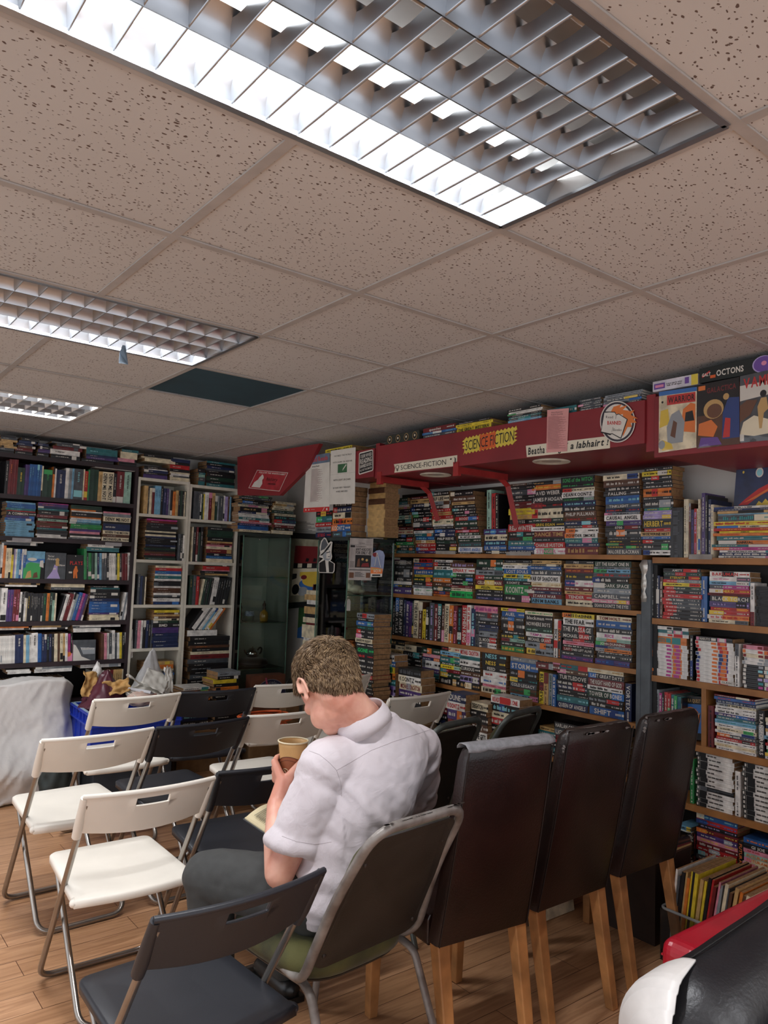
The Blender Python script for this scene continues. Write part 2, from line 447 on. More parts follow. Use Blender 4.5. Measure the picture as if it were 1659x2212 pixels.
# ================================================================== BOOKS AND BOOKCASES
PAL = dict(k=('1b1b1e','black'), n=('1f2c52','navy'), b=('2c5f9e','blue'), u=('78aecb','light blue'), t=('2f6f74','teal'), d=('1f3b2e','dark green'),
  g=('2f8a4c','green'), G=('1fb85a','bright green'), y=('e3cb3a','yellow'), a=('c9a56c','tan'), c=('e4d8b8','cream'), w=('eae7e0','white'), s=('8b9297','grey'),
  S=('4c5156','dark grey'), r=('b62a2c','red'), R=('6e2024','dark red'), o=('d97a30','orange'), p=('dd8fa0','pink'), m=('b23a84','magenta'), v=('4b3670','purple'),
  l=('a99aca','lilac'), h=('5a3b2a','brown'), q=('9cc3b0','mint green'))
def cov(k): return M('cover_'+PAL[k][1].replace(' ', '_'), PAL[k][0], 0.38, var=0.16, vscale=22, coat=0.15)
INK = dict(w='d8d4ca', k='141416', y='e2c24a', r='c23432', u='8fd0d8', o='e07a38', g='46a860', p='d98aa8', n='27407c', a='c4a066', t='3d8f90', s='9aa0a4', b='3a72b8', m='b84a90', c='e6dcc0', v='6a4a98', R='7a2428', l='b0a0d0', S='55595e', d='24503a', h='6a4632', q='9cc3b0', G='30c068')
def ink(k): return M('ink_'+k, INK.get(k, 'f2efe6'), 0.5, var=0.03)
PAGES = dict(tan=M('old_page_edges', '9a7650', 0.9, var=0.15, vscale=60, bump=0.2, bscale=300), cream=M('cream_page_edges', 'd9caa4', 0.9, var=0.10, vscale=60), white=M('white_page_edges', 'dcd8cc', 0.9, var=0.08, vscale=60))
ORD = ['zeroth','first','second','third','fourth','fifth','sixth','seventh','eighth','ninth','tenth','eleventh','twelfth','thirteenth','fourteenth','fifteenth','sixteenth','seventeenth','eighteenth','nineteenth','twentieth'] + ['%dth' % i for i in range(21, 80)]
DARK = set('knbtdRSvhmgr')

def book(name, L, T, D, ck, lk=None, text=None, pages='tan', style='', parts=True, acc=None):
    """spine on x=0 facing -x, length along y, thickness along z from 0"""
    rn = RN
    lk = lk or ('w' if ck in DARK else 'k')
    hl = L/2
    mb = MB()
    e = 0.0011
    bulge = min(0.0022, T*0.12) if T > 0.008 else 0.0006
    prof = [(0.003, 0.0)] + [(0.0022 - bulge*math.sin(PI*k/4) - 0.0006, T*k/4) for k in range(5)] + [(0.003, T)]
    prof[1] = (0.0, 0.0); prof[5] = (0.0, T)
    rings = [[(x, y, z) for x, z in prof] for y in (-hl, hl)]
    mb.rings(rings, 0, False, True, True)
    mb.box(0.003, D, -hl, hl, 0, e); mb.box(0.003, D, -hl, hl, T-e, T)
    xs = 0.0016 - bulge - 0.0012
    fn = lambda u, v: (xs, hl - u*L, v*T)
    def rect(u0, u1, v0, v1, mi, dx=0.0): mb.add([(xs+dx, hl-u0*L, v0*T), (xs+dx, hl-u1*L, v0*T), (xs+dx, hl-u1*L, v1*T), (xs+dx, hl-u0*L, v1*T)], [(0, 1, 2, 3)], mi)
    ac = acc
    if ac is None and style == '' and rn.random() < 0.30:
        ac = rn.choice([k for k in 'krRnbtyowpsgc' if k != ck])
    mats = [cov(ck), ink(lk), ink(ac or lk)]
    asp = L/T
    if style == 'manga':      # logo block left, art block right, number
        rect(0.01, 0.09, 0.12, 0.88, 2); rect(0.60, 0.84, 0.06, 0.94, 2); rect(0.62+rn.random()*0.1, 0.80, 0.1, 0.9, 1, -0.0003)
        if text: put_text(mb, text, fn, 0.11, 0.40, 0.2, 0.8, 1, True, aspect=asp)
        rect(0.43, 0.56, 0.2, 0.8, 1)
    elif style == 'game':     # dark label with logo panel on the left third, black title
        rect(0.0, 0.29, 0.0, 1.0, 2); rect(0.02, 0.06, 0.2, 0.8, 1, -0.0003); rect(0.085, 0.09, 0.05, 0.95, 1, -0.0003)
        u = 0.33
        for _ in range(rn.randint(2, 4)):
            w = 0.05+rn.random()*0.08
            if u+w > 0.8: break
            x = u
            while x < u+w: rect(x, x+0.009, 0.3, 0.68, 2); x += 0.0135
            u += w+0.02
    elif style == 'quiet' and not text:
        if rn.random() < .25: a0 = rn.choice([0, .7, .8]); rect(a0, a0+.15+.1*rn.random(), .05, .95, 2)
        if rn.random() < .75:
            u = .08+rn.random()*.1; u1 = u+.2+rn.random()*.3; lw = min(.02, .16/asp*1.6)
            while u < u1:
                for _ in range(rn.randint(2, 7)):
                    if u > u1: break
                    rect(u, u+lw*.6, .40, .56+.08*rn.random(), 1, -.0003); u += lw
                u += lw
    elif style == 'plain': pass
    else:
        if ac:
            a0 = rn.choice([0.0, 0.0, 0.32, 0.55, 0.68]); a1 = a0+0.18+rn.random()*0.2
            rect(a0, min(a1, 1.0), 0.04, 0.96, 2)
        if text:
            long_ = len(text) > 9
            put_text(mb, text, lambda u, v: (xs-0.0003, hl-u*L, v*T), 0.06, 0.94 if long_ else 0.72, 0.2, 0.8, 1, True, aspect=asp)
            if not long_:
                u = 0.76
                while u < 0.92: rect(u, u+0.008, 0.36, 0.62, 1, -0.0003); u += 0.013
        else:
            big = rn.random() < 0.28
            h = (0.27 if big else 0.16); u = 0.05+rn.random()*0.08; u1 = (0.5 if big else 0.38)+rn.random()*0.25
            lw = min(0.03, 0.62*h/asp*2.0)
            while u < u1:
                for _ in range(rn.randint(2, 7)):
                    if u > u1: break
                    hh = h*(0.75 if rn.random() < 0.5 else 1.0)
                    rect(u, u+lw*0.72, 0.5-h, 0.5-h+2*hh, 1, -0.0003); u += lw
                u += lw*1.2
            u = max(u+0.03, 0.70)
            lw *= 0.7
            while u < 0.90:
                rect(u, u+lw*0.65, 0.36, 0.62, 1, -0.0003); u += lw if rn.random() < 0.8 else lw*2.2
        if not text or len(text) <= 9: rect(0.945, 0.945+.3/asp, 0.35, 0.65, 1, -0.0003)
    if parts:
        o = mb.build(name, mats)
        pb = MB(); pb.box(0.0032, D-0.0015, -hl+0.0012, hl-0.0012, e, T-e)
        pb.build('page_block', PAGES[pages], o)
    else:
        mb.box(0.0032, D-0.0015, -hl+0.0012, hl-0.0012, e, T-e, 3)
        o = mb.build(name, mats+[PAGES[pages]])
    return o

TOK = re.compile(r'^(\d+)([a-zA-Z])(?:/([a-zA-Z]))?(?:\+([a-zA-Z]))?(?:x(\d+))?(?:\*(\d+))?(?::(\S+))?$')
def parse(items):
    out = []
    for t in items.split():
        m = TOK.match(t)
        if not m: raise ValueError(t)
        th, c, l, ac, n, hh, tx = m.groups()
        if tx and '*' in tx: tx, hh = tx.split('*')
        for _ in range(int(n or 1)): out.append((float(th), c, l, ac, float(hh) if hh else None, tx.replace('_', ' ') if tx else None))
    return out
COUNT = {}
def nxt(key): COUNT[key] = COUNT.get(key, 0)+1; return COUNT[key]
def blab(c, kind, where): return f"{PAL[c][1]} {kind} {where}"

def stack(wall, plane, z, crop, xl, xr, items, shelf, name='paperback', kind='paperback', hmax=None, D=0.115, lean=0.0, pages='tan', style='', parts=True, jit=0.005, ids=None, group=None, yaw=0.0, dlen=0.0):
    ox, oy, s = crop
    pl, pr_ = ox+xl/s, ox+xr/s
    zm = z+0.12
    if wall == 'R': a, b = colx(pl, plane, zm), colx(pr_, plane, zm)
    else: a, b = coly(pl, plane, zm), coly(pr_, plane, zm)
    mid = (a+b)/2; L0 = abs(a-b)
    p = (plane, mid, zm) if wall == 'R' else (mid, plane, zm)
    mpp = depth(p)/FOC/s
    its = parse(items); tot = sum(i[0] for i in its)*mpp
    k = 1.0 if not hmax or tot <= hmax else hmax/tot
    no = nxt(shelf) if ids is None else ids
    zz = z+0.0005
    for n, (th, c, l, ac, hh, tx) in enumerate(its):
        T = max(th*mpp*k, 0.005)
        L = L0 - RN.random()*0.012 + dlen
        o = book(name, L, T-0.0004, D-RN.random()*0.012, c, l, tx, pages, style, parts, ac)
        sh = lean*(n/max(len(its)-1, 1)) + RN.uniform(-jit, jit)
        dx = RN.uniform(0, 0.010)
        rz = RN.uniform(-0.03, 0.03) + yaw
        if wall == 'R': o.location = (plane+dx, mid-sh, zz); o.rotation_euler = (0, 0, rz)
        else: o.location = (mid+sh, plane+dx, zz); o.rotation_euler = (0, 0, PI/2+rz)
        tag(o, blab(c, kind, f"{'lying ' if not no or not isinstance(no, str) else ''}{ORD[n+1]} from bottom{' in '+ORD[no]+' stack' if not isinstance(no, str) else (', '+no if no else '')}, {shelf}"), 'book', group or f"{kind}s on the {shelf}")
        zz += T
    return zz

def row(wall, plane, z, crop, x0, items, shelf, H, name='paperback', kind='paperback', D=0.12, lean=0.0, pages='tan', style='', parts=True, group=None, which='', vert=True):
    """upright books, widths in crop pixels from x0 rightwards, H = default height in crop pixels"""
    ox, oy, s = crop
    x = x0; n = 0
    for th, c, l, ac, hh, tx in parse(items):
        pl, pr_ = ox+x/s, ox+(x+th)/s
        zm = z+0.1
        if wall == 'R': a, b = colx(pl, plane, zm), colx(pr_, plane, zm)
        else: a, b = coly(pl, plane, zm), coly(pr_, plane, zm)
        T = max(abs(a-b), 0.004)
        p = (plane, a, zm) if wall == 'R' else (a, plane, zm)
        L = (hh or H)/s*depth(p)/FOC
        o = book(name, L, T-0.0003, D-RN.random()*0.01, c, l, tx, pages, style, parts, ac)
        lr = math.radians(lean)
        up = L/2*math.cos(lr) + (T*math.sin(abs(lr)) if lr > 0 else 0) + 0.0006
        dx = RN.uniform(0, 0.008)
        if wall == 'R':
            o.matrix_world = Matrix.Translation((plane+dx, a - L/2*math.sin(lr), z+up)) @ Matrix.Rotation(PI/2+lr, 4, 'X')
        else:
            o.matrix_world = Matrix.Translation((a + L/2*math.sin(lr), plane+dx, z+up)) @ Matrix.Rotation(PI/2, 4, 'Z') @ Matrix.Rotation(PI/2+lr, 4, 'X')
        n += 1
        k = nxt('row '+shelf+which)
        tag(o, blab(c, kind, f"standing {ORD[k]} from left {which+' ' if which else ''}on {shelf}"), 'book', group or f"{kind}s standing on {shelf}")
        x += th
    return x

C1=(0,920,3.19); C2=(480,920,3.813); C3=(800,880,5.184); C4=(1080,880,4.879); C5=(760,1180,4.879); C6=(1080,1180,4.879)
C7=(1360,760,4.425); C8=(1360,1180,4.809); C9=(1300,1580,3.4986); C10=(760,1360,4.1475); C11=(800,1000,8.295); C12=(1380,1560,5.53)
L5=(280,980,6.912); L6=(260,1200,5.53); L3=(0,920,5.53); L4=(0,1160,5.53)

# ---------------------------------------------------------------- right wall bookcases
WOOD = M('pine_shelf', 'a9743f', 0.5, var=0.18, vscale=9, hex2='8a5a2e')
BACKB = M('added_dark_back', '33261d', 0.8)
GREYP = M('grey_painted_upright', '5d6468', 0.55, bump=0.1)
SX = 3.30
ZS = dict(A=1.648, B=1.375, C=1.092, D=0.833, E=0.570, F=0.300)
t = empty('bookcase', (SX, 3.2, 0), 0, 'long pine wall bookcase packed with paperbacks under the red header', 'bookcase')
YE = dict(A=4.28, B=4.36, C=4.22, D=4.2, E=4.2, F=4.2)
for k, zz in ZS.items():
    mb = MB(); mb.box(-0.012, 0.205, 2.135-3.2, YE[k]-3.2, zz-0.024, zz)
    mb.build('shelf_board', WOOD, t)
mb = MB(); mb.box(0.2, 0.212, 2.13-3.2, 4.25-3.2, 0, 2.08); mb.build('back_panel', BACKB, t)  # dark panel added to darken the gaps between the book stacks
mb = MB(); mb.box(-0.02, 0.2, 2.085-3.2, 2.135-3.2, 0, 1.625); mb.box(-0.02, 0.2, 2.135-3.2, 2.16-3.2, 0, 1.36); bevel(mb.build('upright', GREYP, t), 0.003)
mb = MB(); mb.box(0.0, 0.2, 4.2-3.2, 4.225-3.2, 0, 1.37); mb.build('upright', WOOD, t)
# torn silver tape on the upright
tp = MB(); n = 9
for i in range(n):
    z0 = 1.42+0.205*i/(n-1); w = 0.012+0.006*math.sin(i*2.1)+0.006*(i > 5)
    tp.v += [(-0.0235+0.003*math.sin(i*1.7), 2.118-3.2+w+0.004*math.sin(i*3), z0), (-0.0235+0.004*math.cos(i*2.3), 2.118-3.2-w, z0)]
for i in range(n-1): tp.f.append((2*i, 2*i+1, 2*i+3, 2*i+2)); tp.m.append(0); tp.sm.append(True)
o = tp.build('tape_strip', M('silver_tape', 'c9c6bd', 0.3, 0.4, bump=0.8, bscale=40), t); o['label'] = 'torn silver tape on the upright'
so = o.modifiers.new('s', 'SOLIDIFY'); so.thickness = 0.001

t2 = empty('bookcase', (SX, 1.5, 0), 0, 'pine bookcase at the right edge holding manga, games and discs', 'bookcase')
ZR = dict(a=1.637, b=1.346, c=1.076, d=0.795, e=0.527, f=0.255)
for k, zz in ZR.items():
    mb = MB(); mb.box(-0.012, 0.205, 0.75-1.5, 2.08-1.5, zz-0.028, zz); mb.build('shelf_board', WOOD, t2)
mb = MB(); mb.box(0.2, 0.212, 0.75-1.5, 2.08-1.5, 0, 1.62); mb.build('back_panel', M('dark_grey_back', '3b3734', 0.8), t2)
mb = MB(); mb.box(0.0, 0.2, 2.06-1.5, 2.082-1.5, 0, 1.6); mb.build('upright', M('black_upright', '1c1b1b', 0.6), t2)

SA, SB_, SC_, SD_, SE_ = ('top paperback shelf', 'second paperback shelf', 'third paperback shelf', 'fourth paperback shelf', 'fifth paperback shelf')
A = ZS['A']
stack('R', SX, A, C3, 140, 290, "45a 28k/g 50k/y 45d 45k 45p/r 35k 30R 52v 36q 55R 45R 22a 50h", SA, hmax=0.42, lean=-0.02)
stack('R', SX, A, C3, 302, 505, "32t/w 32k/w:ZYBLK 30d/w 35g 50k+r 35k 50c/r 35R 38k/a 45k/c 46q 34k 40k 24a 24w/k 34t 44d+r", SA, hmax=0.42, lean=-0.095)
stack('R', SX, A, C3, 520, 740, "30v/w 40r/w:INSIGNIA 45r/w:WITNESS_X 36a/h 40b/u 36t/w 30w/k 42k/r 55S+w 56k+r:SAVAGE 34k 32k+u 50k/w 42n 52a/k 30R", SA, hmax=0.42, lean=-0.085)
stack('R', SX, A, C3, 745, 985, "36k/w 40k+y 36k/w 34d/s 46k/w:PHILIP_REEVE 44n 40n 34k 20w 62c/d 42r 40a/r 36r/w 46k+w 42s+h 62c/k:HALF_LIFE 50k/w", SA, hmax=0.42, lean=-0.1)
stack('R', SX, A, C3, 990, 1255, "18k/w 58w/b:GLORIOUS_ANGELS 52S/t 46d/w 32w/k 36d 28r/w 36k/w 70d 46r/w:BOOST 28k/w 36k+p 32k+t 42k/w 32a/k 70h 50k", SA, hmax=0.42, lean=-0.085)
zt = stack('R', SX, A, C3, 1275, 1530, "40k+c 55b/w:J.R._WARD 55n/u 70c/k 60v/u", SA, lean=-0.01)
row('R', SX, zt, C3, 1306, "48q/k*440 48r/k*400 36k/c*390", SA, 400, which='above a short stack', lean=-2)
stack('R', SX, A, C4, 92, 375, "46n/w:WAR_OF_THE_MAPS 42b/w 54t 42k/R 52k+t 82r/w:RED_WINTER 50k/w:ABYSS 50a/y 66y/a 14R 58R/w 32k 36k/w:EDEN 60S+p 42k 28h", SA, hmax=0.425, lean=-0.01)
stack('R', SX, A, C4, 345, 690, "66w/p:STINGER 62r/w:CHARLIE_HUSTON 52k/s 66R/a:DANCE_TIME 46w/k 48k/y:GREG_EGAN 42d+R 104c+r 66k/r 66k/w:JAMES_P_HOGAN 70k/w:DAVID_WEBER 54o/y 42k/a", SA, hmax=0.425, lean=-0.025)
stack('R', SX, A, C4, 690, 1045, "82R/a 40n/w 52t/q 52w/k:POWDER_SMOKE 54w/k+o 32k+r 42n+u 46h/r 60h/w:PHILIP_PULLMAN 52k/w 56n/u 42d/g 62w/k:DEAN_KOONTZ 40c+r 52k/g 72k/g:SONS_of_the_WITCH", SA, hmax=0.425, lean=-0.04)
stack('R', SX, A, C4, 1118, 1500, "66S/w:MALORIE_BLACKMAN 32k/y 26k/r 32k/y 36k/s 76k 42k/w:0700 52v/s 62w/k:CAUSAL_ANGEL 26s 46n/r 46S/w:TINKLIGHT 84b/u 56k/w:FALLING 42k 74h 60c+n", SA, hmax=0.425, lean=-0.02)
stack('R', SX, A, C7, 132, 385, "50w/k 66k/w 42k+r 30b/w 46a/k:WOLVERINE_NEST 36r 92k/y:HERBERT 42l/w 42l/w 30t/y 82k+s 32k 82o+r 42k 40k/w 46k+r 50y/k 42k", SA, hmax=0.43, lean=-0.0, dlen=0.02)

B = ZS['B']
row('R', SX, B, C5, 262, "46w/k*120 40n/u*320 56m/l*350 26k*330", SB_, 330, which='far end')
stack('R', SX, B, C5, 432, 630, "66v/w 32k/y 32w/c 42k/w:STEN 88k 42k/s 52k/w:STEPHEN_KING", SB_, hmax=0.24)
stack('R', SX, B, C5, 645, 845, "36w/s 40w/g 26s 42k+r 54d/y 26y/k 56b/w 30r/y:ISLAND 44b/o 46r/k", SB_, hmax=0.24)
stack('R', SX, B, C5, 852, 1050, "22o/k 36R/o 46d+a 46h 46o/w 86t/u 36w/k 42k+r 26w/k", SB_, hmax=0.24)
stack('R', SX, B, C5, 1030, 1275, "72G/d 30c/k 30R 46k/w 36k 46d/w 56w/r:BINARY 56h/l", SB_, hmax=0.24)
stack('R', SX, B, C5, 1300, 1595, "36n/l 42k/w 36k/w 46y/k:ALLEN 60R/c:CELIA_FRIEDMAN 52d/w 56s+S 36k/w:OUT_INSIDER 82d/w", SB_, hmax=0.24)
stack('R', SX, B, C6, 25, 325, "76k+p 112g/w:KOONTZ 42k/w:KOONTZ 30t/u 46y+q 56b/w:LOST_SOULS 42w/k 22c/k 36k/s", SB_, hmax=0.24)
stack('R', SX, B, C6, 285, 640, "66u/k:IAIN_M_BANKS 52R/w:STARKS_WAR 36n+w 46R/w 56c/a 82w/k:WAR_OF_SHADOWS 66S/w 42b/w 26k 46a/k", SB_, hmax=0.24)
stack('R', SX, B, C6, 672, 985, "72c/k 58r/w:TENDER 36a/k 52R/c 70w/p 80k/y 50R/o 50a/h 36k/w:PIKE", SB_, hmax=0.24)
stack('R', SX, B, C6, 968, 1370, "56k/w:DEAN_KOONTZ_THE_EYES 40p/w 62S/w:CAMPBELL 56s/w 58d/w:THE_DARK_SPACE 60k/w 46S/r 40u+g 24s 62d/w:LET_THE_RIGHT_ONE_IN", SB_, hmax=0.24)

Cz = ZS['C']
row('R', SX, Cz, C5, 358, "28k 36k+s*370 26k*350 40k/w:CLOUD_ATLAS*390 50k/w:SILENT_ARMY*400 22n 38v*370 30v/m*360 18d 50c/k:THEATRE_OF_THE*390 40h+c 40y/k*310 32k*340 50S/l*390 44R/w*380 40k/w:BEN_COUNTER*390 30h+p 48c/k:DRAGON_FACTORY*400 44o/w*390 42R/p:MERCY*390 44k/t*380 60r/w:STEPHEN_KING*410 42w/r*420 44n/u*390 38S/k*400", SC_, 380)
stack('R', SX, Cz, C5, 1285, 1530, "56w+S 60k/w+r:FOOL_MOON 60s 36S/n 36n 46k/w 26s 60S/w 70p/m", SC_, hmax=0.245)
stack('R', SX, Cz, C6, 5, 250, "56g/y 50k/w 36q/k 46k/y 36k 112k+o 42S 62b/w:AUEL 36y/k", SC_, hmax=0.245)
stack('R', SX, Cz, C6, 262, 555, "66s 66s 56k/w+r:MICHAEL_GRANT 46w/m:TAMPA 56d/q 66k/w:NOWHERE_BOYS 60k/w:blackman 40c/g", SC_, hmax=0.245)
row('R', SX, Cz, C6, 560, "42w/k+r*400:SICK 40k/o+r*390:DARK", SC_, 390, which='between stacks')
stack('R', SX, Cz, C6, 650, 985, "50v/m 50k/w 46k/w:LAST_ONES_LEFT_ALIVE 30k 46p/r 30k 66k/w+r:MICHAEL_GRANT 90k+r:THE_PASSAGE 86w/k:THE_FEAR 56y/k:JAMES_DASHNER", SC_, hmax=0.245)
stack('R', SX, Cz, C6, 1005, 1385, "62v/b 60k/w 26k/w 40o/k 30s 46R/w:JOHN_DUNNING 36q/s 62w/m:RICE 62k/w 80b/w 56c/R:TOM_HOLT", SC_, hmax=0.245)

Dz = ZS['D']
stack('R', SX, Dz, C5, 345, 545, "46k 46b/w 46d 36b/u 36g/y 46a/k:THEY_ARE_GOING 46c+k 46k/a", SD_, hmax=0.235)
stack('R', SX, Dz, C5, 540, 730, "56k/w 56s/w 46k 46k 60k/s:HALO 66c+k", SD_, hmax=0.235)
stack('R', SX, Dz, C5, 730, 920, "36d/w 50t/k 46v/w 80w+S 32n/w 36p/w 62d+o", SD_, hmax=0.235)
stack('R', SX, Dz, C5, 925, 1140, "82k+a 62d+y 42R/p 46y+q 30d/w 66t/w 20a/k 46u/k 60c/r", SD_, hmax=0.235)
stack('R', SX, Dz, C5, 1120, 1345, "86k/a 82l+w 62h/w 72k/w:CURIOUS 86w/k 50t/d 92w/r:MICHAEL_CRICHTON", SD_, hmax=0.235)
stack('R', SX, Dz, C5, 1360, 1620, "76c+g 40p/r 82w/b 82w/r 66k/w:FEED 82k/y:NESS 92k/u:NESS", SD_, hmax=0.235)
stack('R', SX, Dz, C6, 95, 390, "62u+p 76h/d 60S/w:COLD_LEGACY 60k/t 92k/s 96b/w:STORM 62s/w", SD_, hmax=0.235)
zt = Dz
row('R', SX, Dz, C6, 412, "50y/k:BLUE_DEVIL*330 46a/h*330 46s/d*330 36b/w*330", SD_, 330, which='under lying books')
stack('R', SX, Dz+0.19, C6, 385, 640, "76R+s 60k/o", SD_, hmax=0.06, ids='the pair over yellow book')
stack('R', SX, Dz, C6, 595, 925, "92n/w:QUEEN_OF_ANGELS 86t/u 36k/w 56k/w 56n/w 60k+r 92k/w:TURTLEDOVE 66h/c 76t/r", SD_, hmax=0.235)
stack('R', SX, Dz, C6, 918, 1300, "112b/w:SHIFT 72k/w 62k/s 100d/w:TOWER_OF_BONES 60w/k 102R/w:THE_RIGHT_HAND_OF_GOD 76k/w:LAST_GREAT_DAYS 66c/a", SD_, hmax=0.235)
row('R', SX, Dz, C6, 1312, "66n/w:VORTEX*390", SD_, 390, which='by the upright')
Ez = ZS['E']
stack('R', SX, Ez, C6, 440, 560, "46k 46t+r 60k+u 42g+r 50t/w 42a/k", SE_, hmax=0.235, dlen=0.04)
stack('R', SX, Ez, C6, 570, 850, "66k 56k/w 60d 56R 72S/w:LIGHTS_OUT 66k/w:HARLAN_COBEN", SE_, hmax=0.235)
stack('R', SX, Ez, C6, 900, 1300, "66n 66k 66R 60c 66S 46k/w", SE_, hmax=0.235)
stack('R', SX, Ez, C5, 700, 1000, "66n 66k 66R 60c 66S 46k/w", SE_, hmax=0.235)
stack('R', SX, Ez, C5, 1010, 1340, "66n 66k 66R 60c 66S 46k/w", SE_, hmax=0.235)
Fz = ZS['F']
stack('R', SX, Fz, C6, -560, -250, "66n 66k 66R 60b 66S 46k/w", 'lowest paperback shelf', hmax=0.235)

# ---------------------------------------------------------------- end stacks and front piles
def under_box(x0, x1, y0, y1, z1, label):
    mb = MB(); mb.box(x0, x1, y0, y1, 0, z1-0.001)
    mb.box(x0-0.002, x1+0.002, (y0+y1)/2-0.03, (y0+y1)/2+0.03, z1-0.003, z1-0.0005, 1)
    o = mb.build('cardboard_box', [M('cardboard', '8a6a48', 0.85), M('parcel_tape', 'a88858', 0.3)])
    return tag(bevel(o, 0.004), label, 'box', 'cardboard boxes under the book piles')
stack('R', 2.93, 0.62, C5, 30, 215, "50d 60k 50n 50R 50k/w 36k/w 42d/w 36k/w 40r/w 56k/w 56k/w 56k/w 50k/r 66d/G:GONE 46k/w 46c/k:SHADOW_FLIGHT 46k/w+p 46k/w+r 40d/t 50b/w 32k/w 50s+r", 'tall stack before the glass cabinet', ids='', lean=-0.02, D=0.15)
under_box(2.935, 3.08, 3.845, 4.03, 0.62, 'brown cardboard box beneath the tall stack by the glass cabinet')
def pile(crop, X, xl, xr, ytop, items, which, D=0.12, base=None):
    ox, oy, s = crop
    its = parse(items)
    pt = atx(ox+(xl+xr)/2/s, oy+ytop/s, X)
    tot = sum(i[0] for i in its)*depth(pt)/FOC/s
    z0 = pt.z - tot
    stack('R', X, z0, crop, xl, xr, items, which, ids='', D=D, group='paperbacks in the piles before the shelves', jit=0.008)
    a, b = colx(ox+xl/s, X, z0), colx(ox+xr/s, X, z0)
    under_box(X+0.004, X+D+0.012, min(a, b)-0.002, max(a, b)+0.002, z0, f'brown cardboard box beneath the {which}')
pile(C5, 3.09, 245, 440, 1130, "70n 66S 60r/w:FRY 62w+k 100l+v 66t/u 62o+k 66y/k:THE_WINTER 56b+u 66w/k:STAR", 'pile with yellow spine')
pile(C5, 3.09, 480, 720, 1290, "62c 66k 66k/w:BANKS 66k/w 66v 76c/R:MICHAEL_CRICHTON 76w/k:KOONTZ 76k/S", 'pile topped by a black paperback')
pile(C10, 3.05, 838, 1000, 560, "80k/c 70a 76S 66k+R 76c+w 70k 70k/w 66R 90v+o 70w/r:KOONTZ 80n/w:DUNE", 'pile with orange and navy top book')
pile(C10, 3.09, 1048, 1200, 650, "66n 66k 60k/w:HADFIELD 66k 76w/k:ALL_THE_GIFTS 70h/w:TOW 66k/w 52k 70c/k:DEIGHTON", 'pile with cream top book', D=0.11)
pile(C10, 3.13, 1235, 1500, 605, "66n 66k 66k 60R/w 66k 60r 60c/k 70k/u 66w/r:READY_PLAYER_ONE", 'pile with red and white top book', D=0.11)
pile(C10, 3.0, 810, 935, 1470, "90t/w 70n/w 70v/w 50k/w 76k/w 90S", 'low pile by the seated man', D=0.11)

# stack resting on the second glass cabinet (spines and brown page ends)
GZ = 1.742
stack('R', 2.93, GZ, C2, 768, 900, "42n/r:STIEG 46s/S 36r/w 50t/u 46k/r", 'glass cabinet top', lean=0.0, D=0.12, group='books on top of the glass cabinet')
stack('R', 2.91, GZ, C2, 905, 1060, "46S/u 56b/w:KOONTZ 50o/k 50c+k 46n+r 40k 46d 40h 36k", 'glass cabinet top', D=0.13, group='books on top of the glass cabinet')
stack('R', 3.0, GZ, C2, 1190, 1330, "46a 46a 66a 66a 46a 46h 46a 46h 46a 36h", 'glass cabinet top', style='plain', D=0.13, group='books on top of the glass cabinet')

# ---------------------------------------------------------------- right edge bookcase contents
RA, RB, RC, RD, RE, RF = 'annuals shelf', 'upper manga shelf', 'lower manga shelf', 'magazine shelf', 'games shelf', 'discs shelf'
a_ = ZR['a']
row('R', SX, a_, C7, 388, "118k/S*475", RA, 475, name='box_file', kind='slipcase', which='edge', D=0.19)
row('R', SX, a_, C7, 510, "26c/k*560 24c/s*560 20h/R*520 30n/v*460 26r/l*470 18c*470 20c*560 12h*540 34v/w*620 24k*600 28n*560 26c/s*510", RA, 500, name='annual_book', kind='tall thin album', D=0.19, pages='cream')
stack('R', SX, a_, C7, 805, 1480, "22w/k 32n/w 22w/k 30m/w 26t/w 40o/k:ANNUAL 42t/w 28o/r 22y/k:ANNUAL 28r/y 24c/k:FAMILY_ANNUAL 40y/r 64S/t 12u/w 26a/k:ANNUAL 22n/w 22w/k", RA, name='annual_book', kind='hardback annual', D=0.2, pages='cream', jit=0.02, style='')
b_ = ZR['b']
row('R', SX, b_, C8, 168, "36c/r*440 72w/k*450 34n*440 30h*430", RB, 440, name='manga_volume', kind='comic volume')
stack('R', SX, b_, C8, 358, 730, "36k/w+r 38k/w+r 38k/w+r 38S/w+r 38S/w+r 36S/w+r 46r/w+r 38k/w+r 38d/w+r 38y/k+r 34s/w+r 38k/y+r:ETERNITY 38d/s+r 38k/w+r:AMITY", RB, name='manga_volume', kind='comic volume', hmax=0.24, dlen=0.02)
row('R', SX, b_, C8, 736, "62b/w*470", RB, 470, name='manga_volume', kind='comic volume', which='middle')
stack('R', SX, b_, C8, 815, 1245, "40c/k+S 46o/r+w 46r/w+y 34r/y+o 60v/l+k 60k/w+y:BLACK_TORCH 26R/k 46r/y+w:MY_HERO 40m/w+S 40u/k+w 46w/p+S 56w/r+k:BAKUMAN", RB, name='manga_volume', kind='comic volume', hmax=0.24, style='')
row('R', SX, b_, C8, 1246, "44w/k+R*440", RB, 440, name='manga_volume', kind='comic volume', which='right')
stack('R', SX, b_, C8, 1310, 1700, "35k/w+kx12", RB, name='manga_volume', kind='comic volume', style='manga')
c_ = ZR['c']
stack('R', SX, c_, C8, 214, 600, "38w/m+ox9 76o/t:NARUTO 36w/r 36t+p 36w/k", RC, name='manga_volume', kind='comic volume', style='manga', hmax=0.235)
row('R', SX, c_, C8, 628, "30k/w*460", RC, 460, name='manga_volume', kind='comic volume')
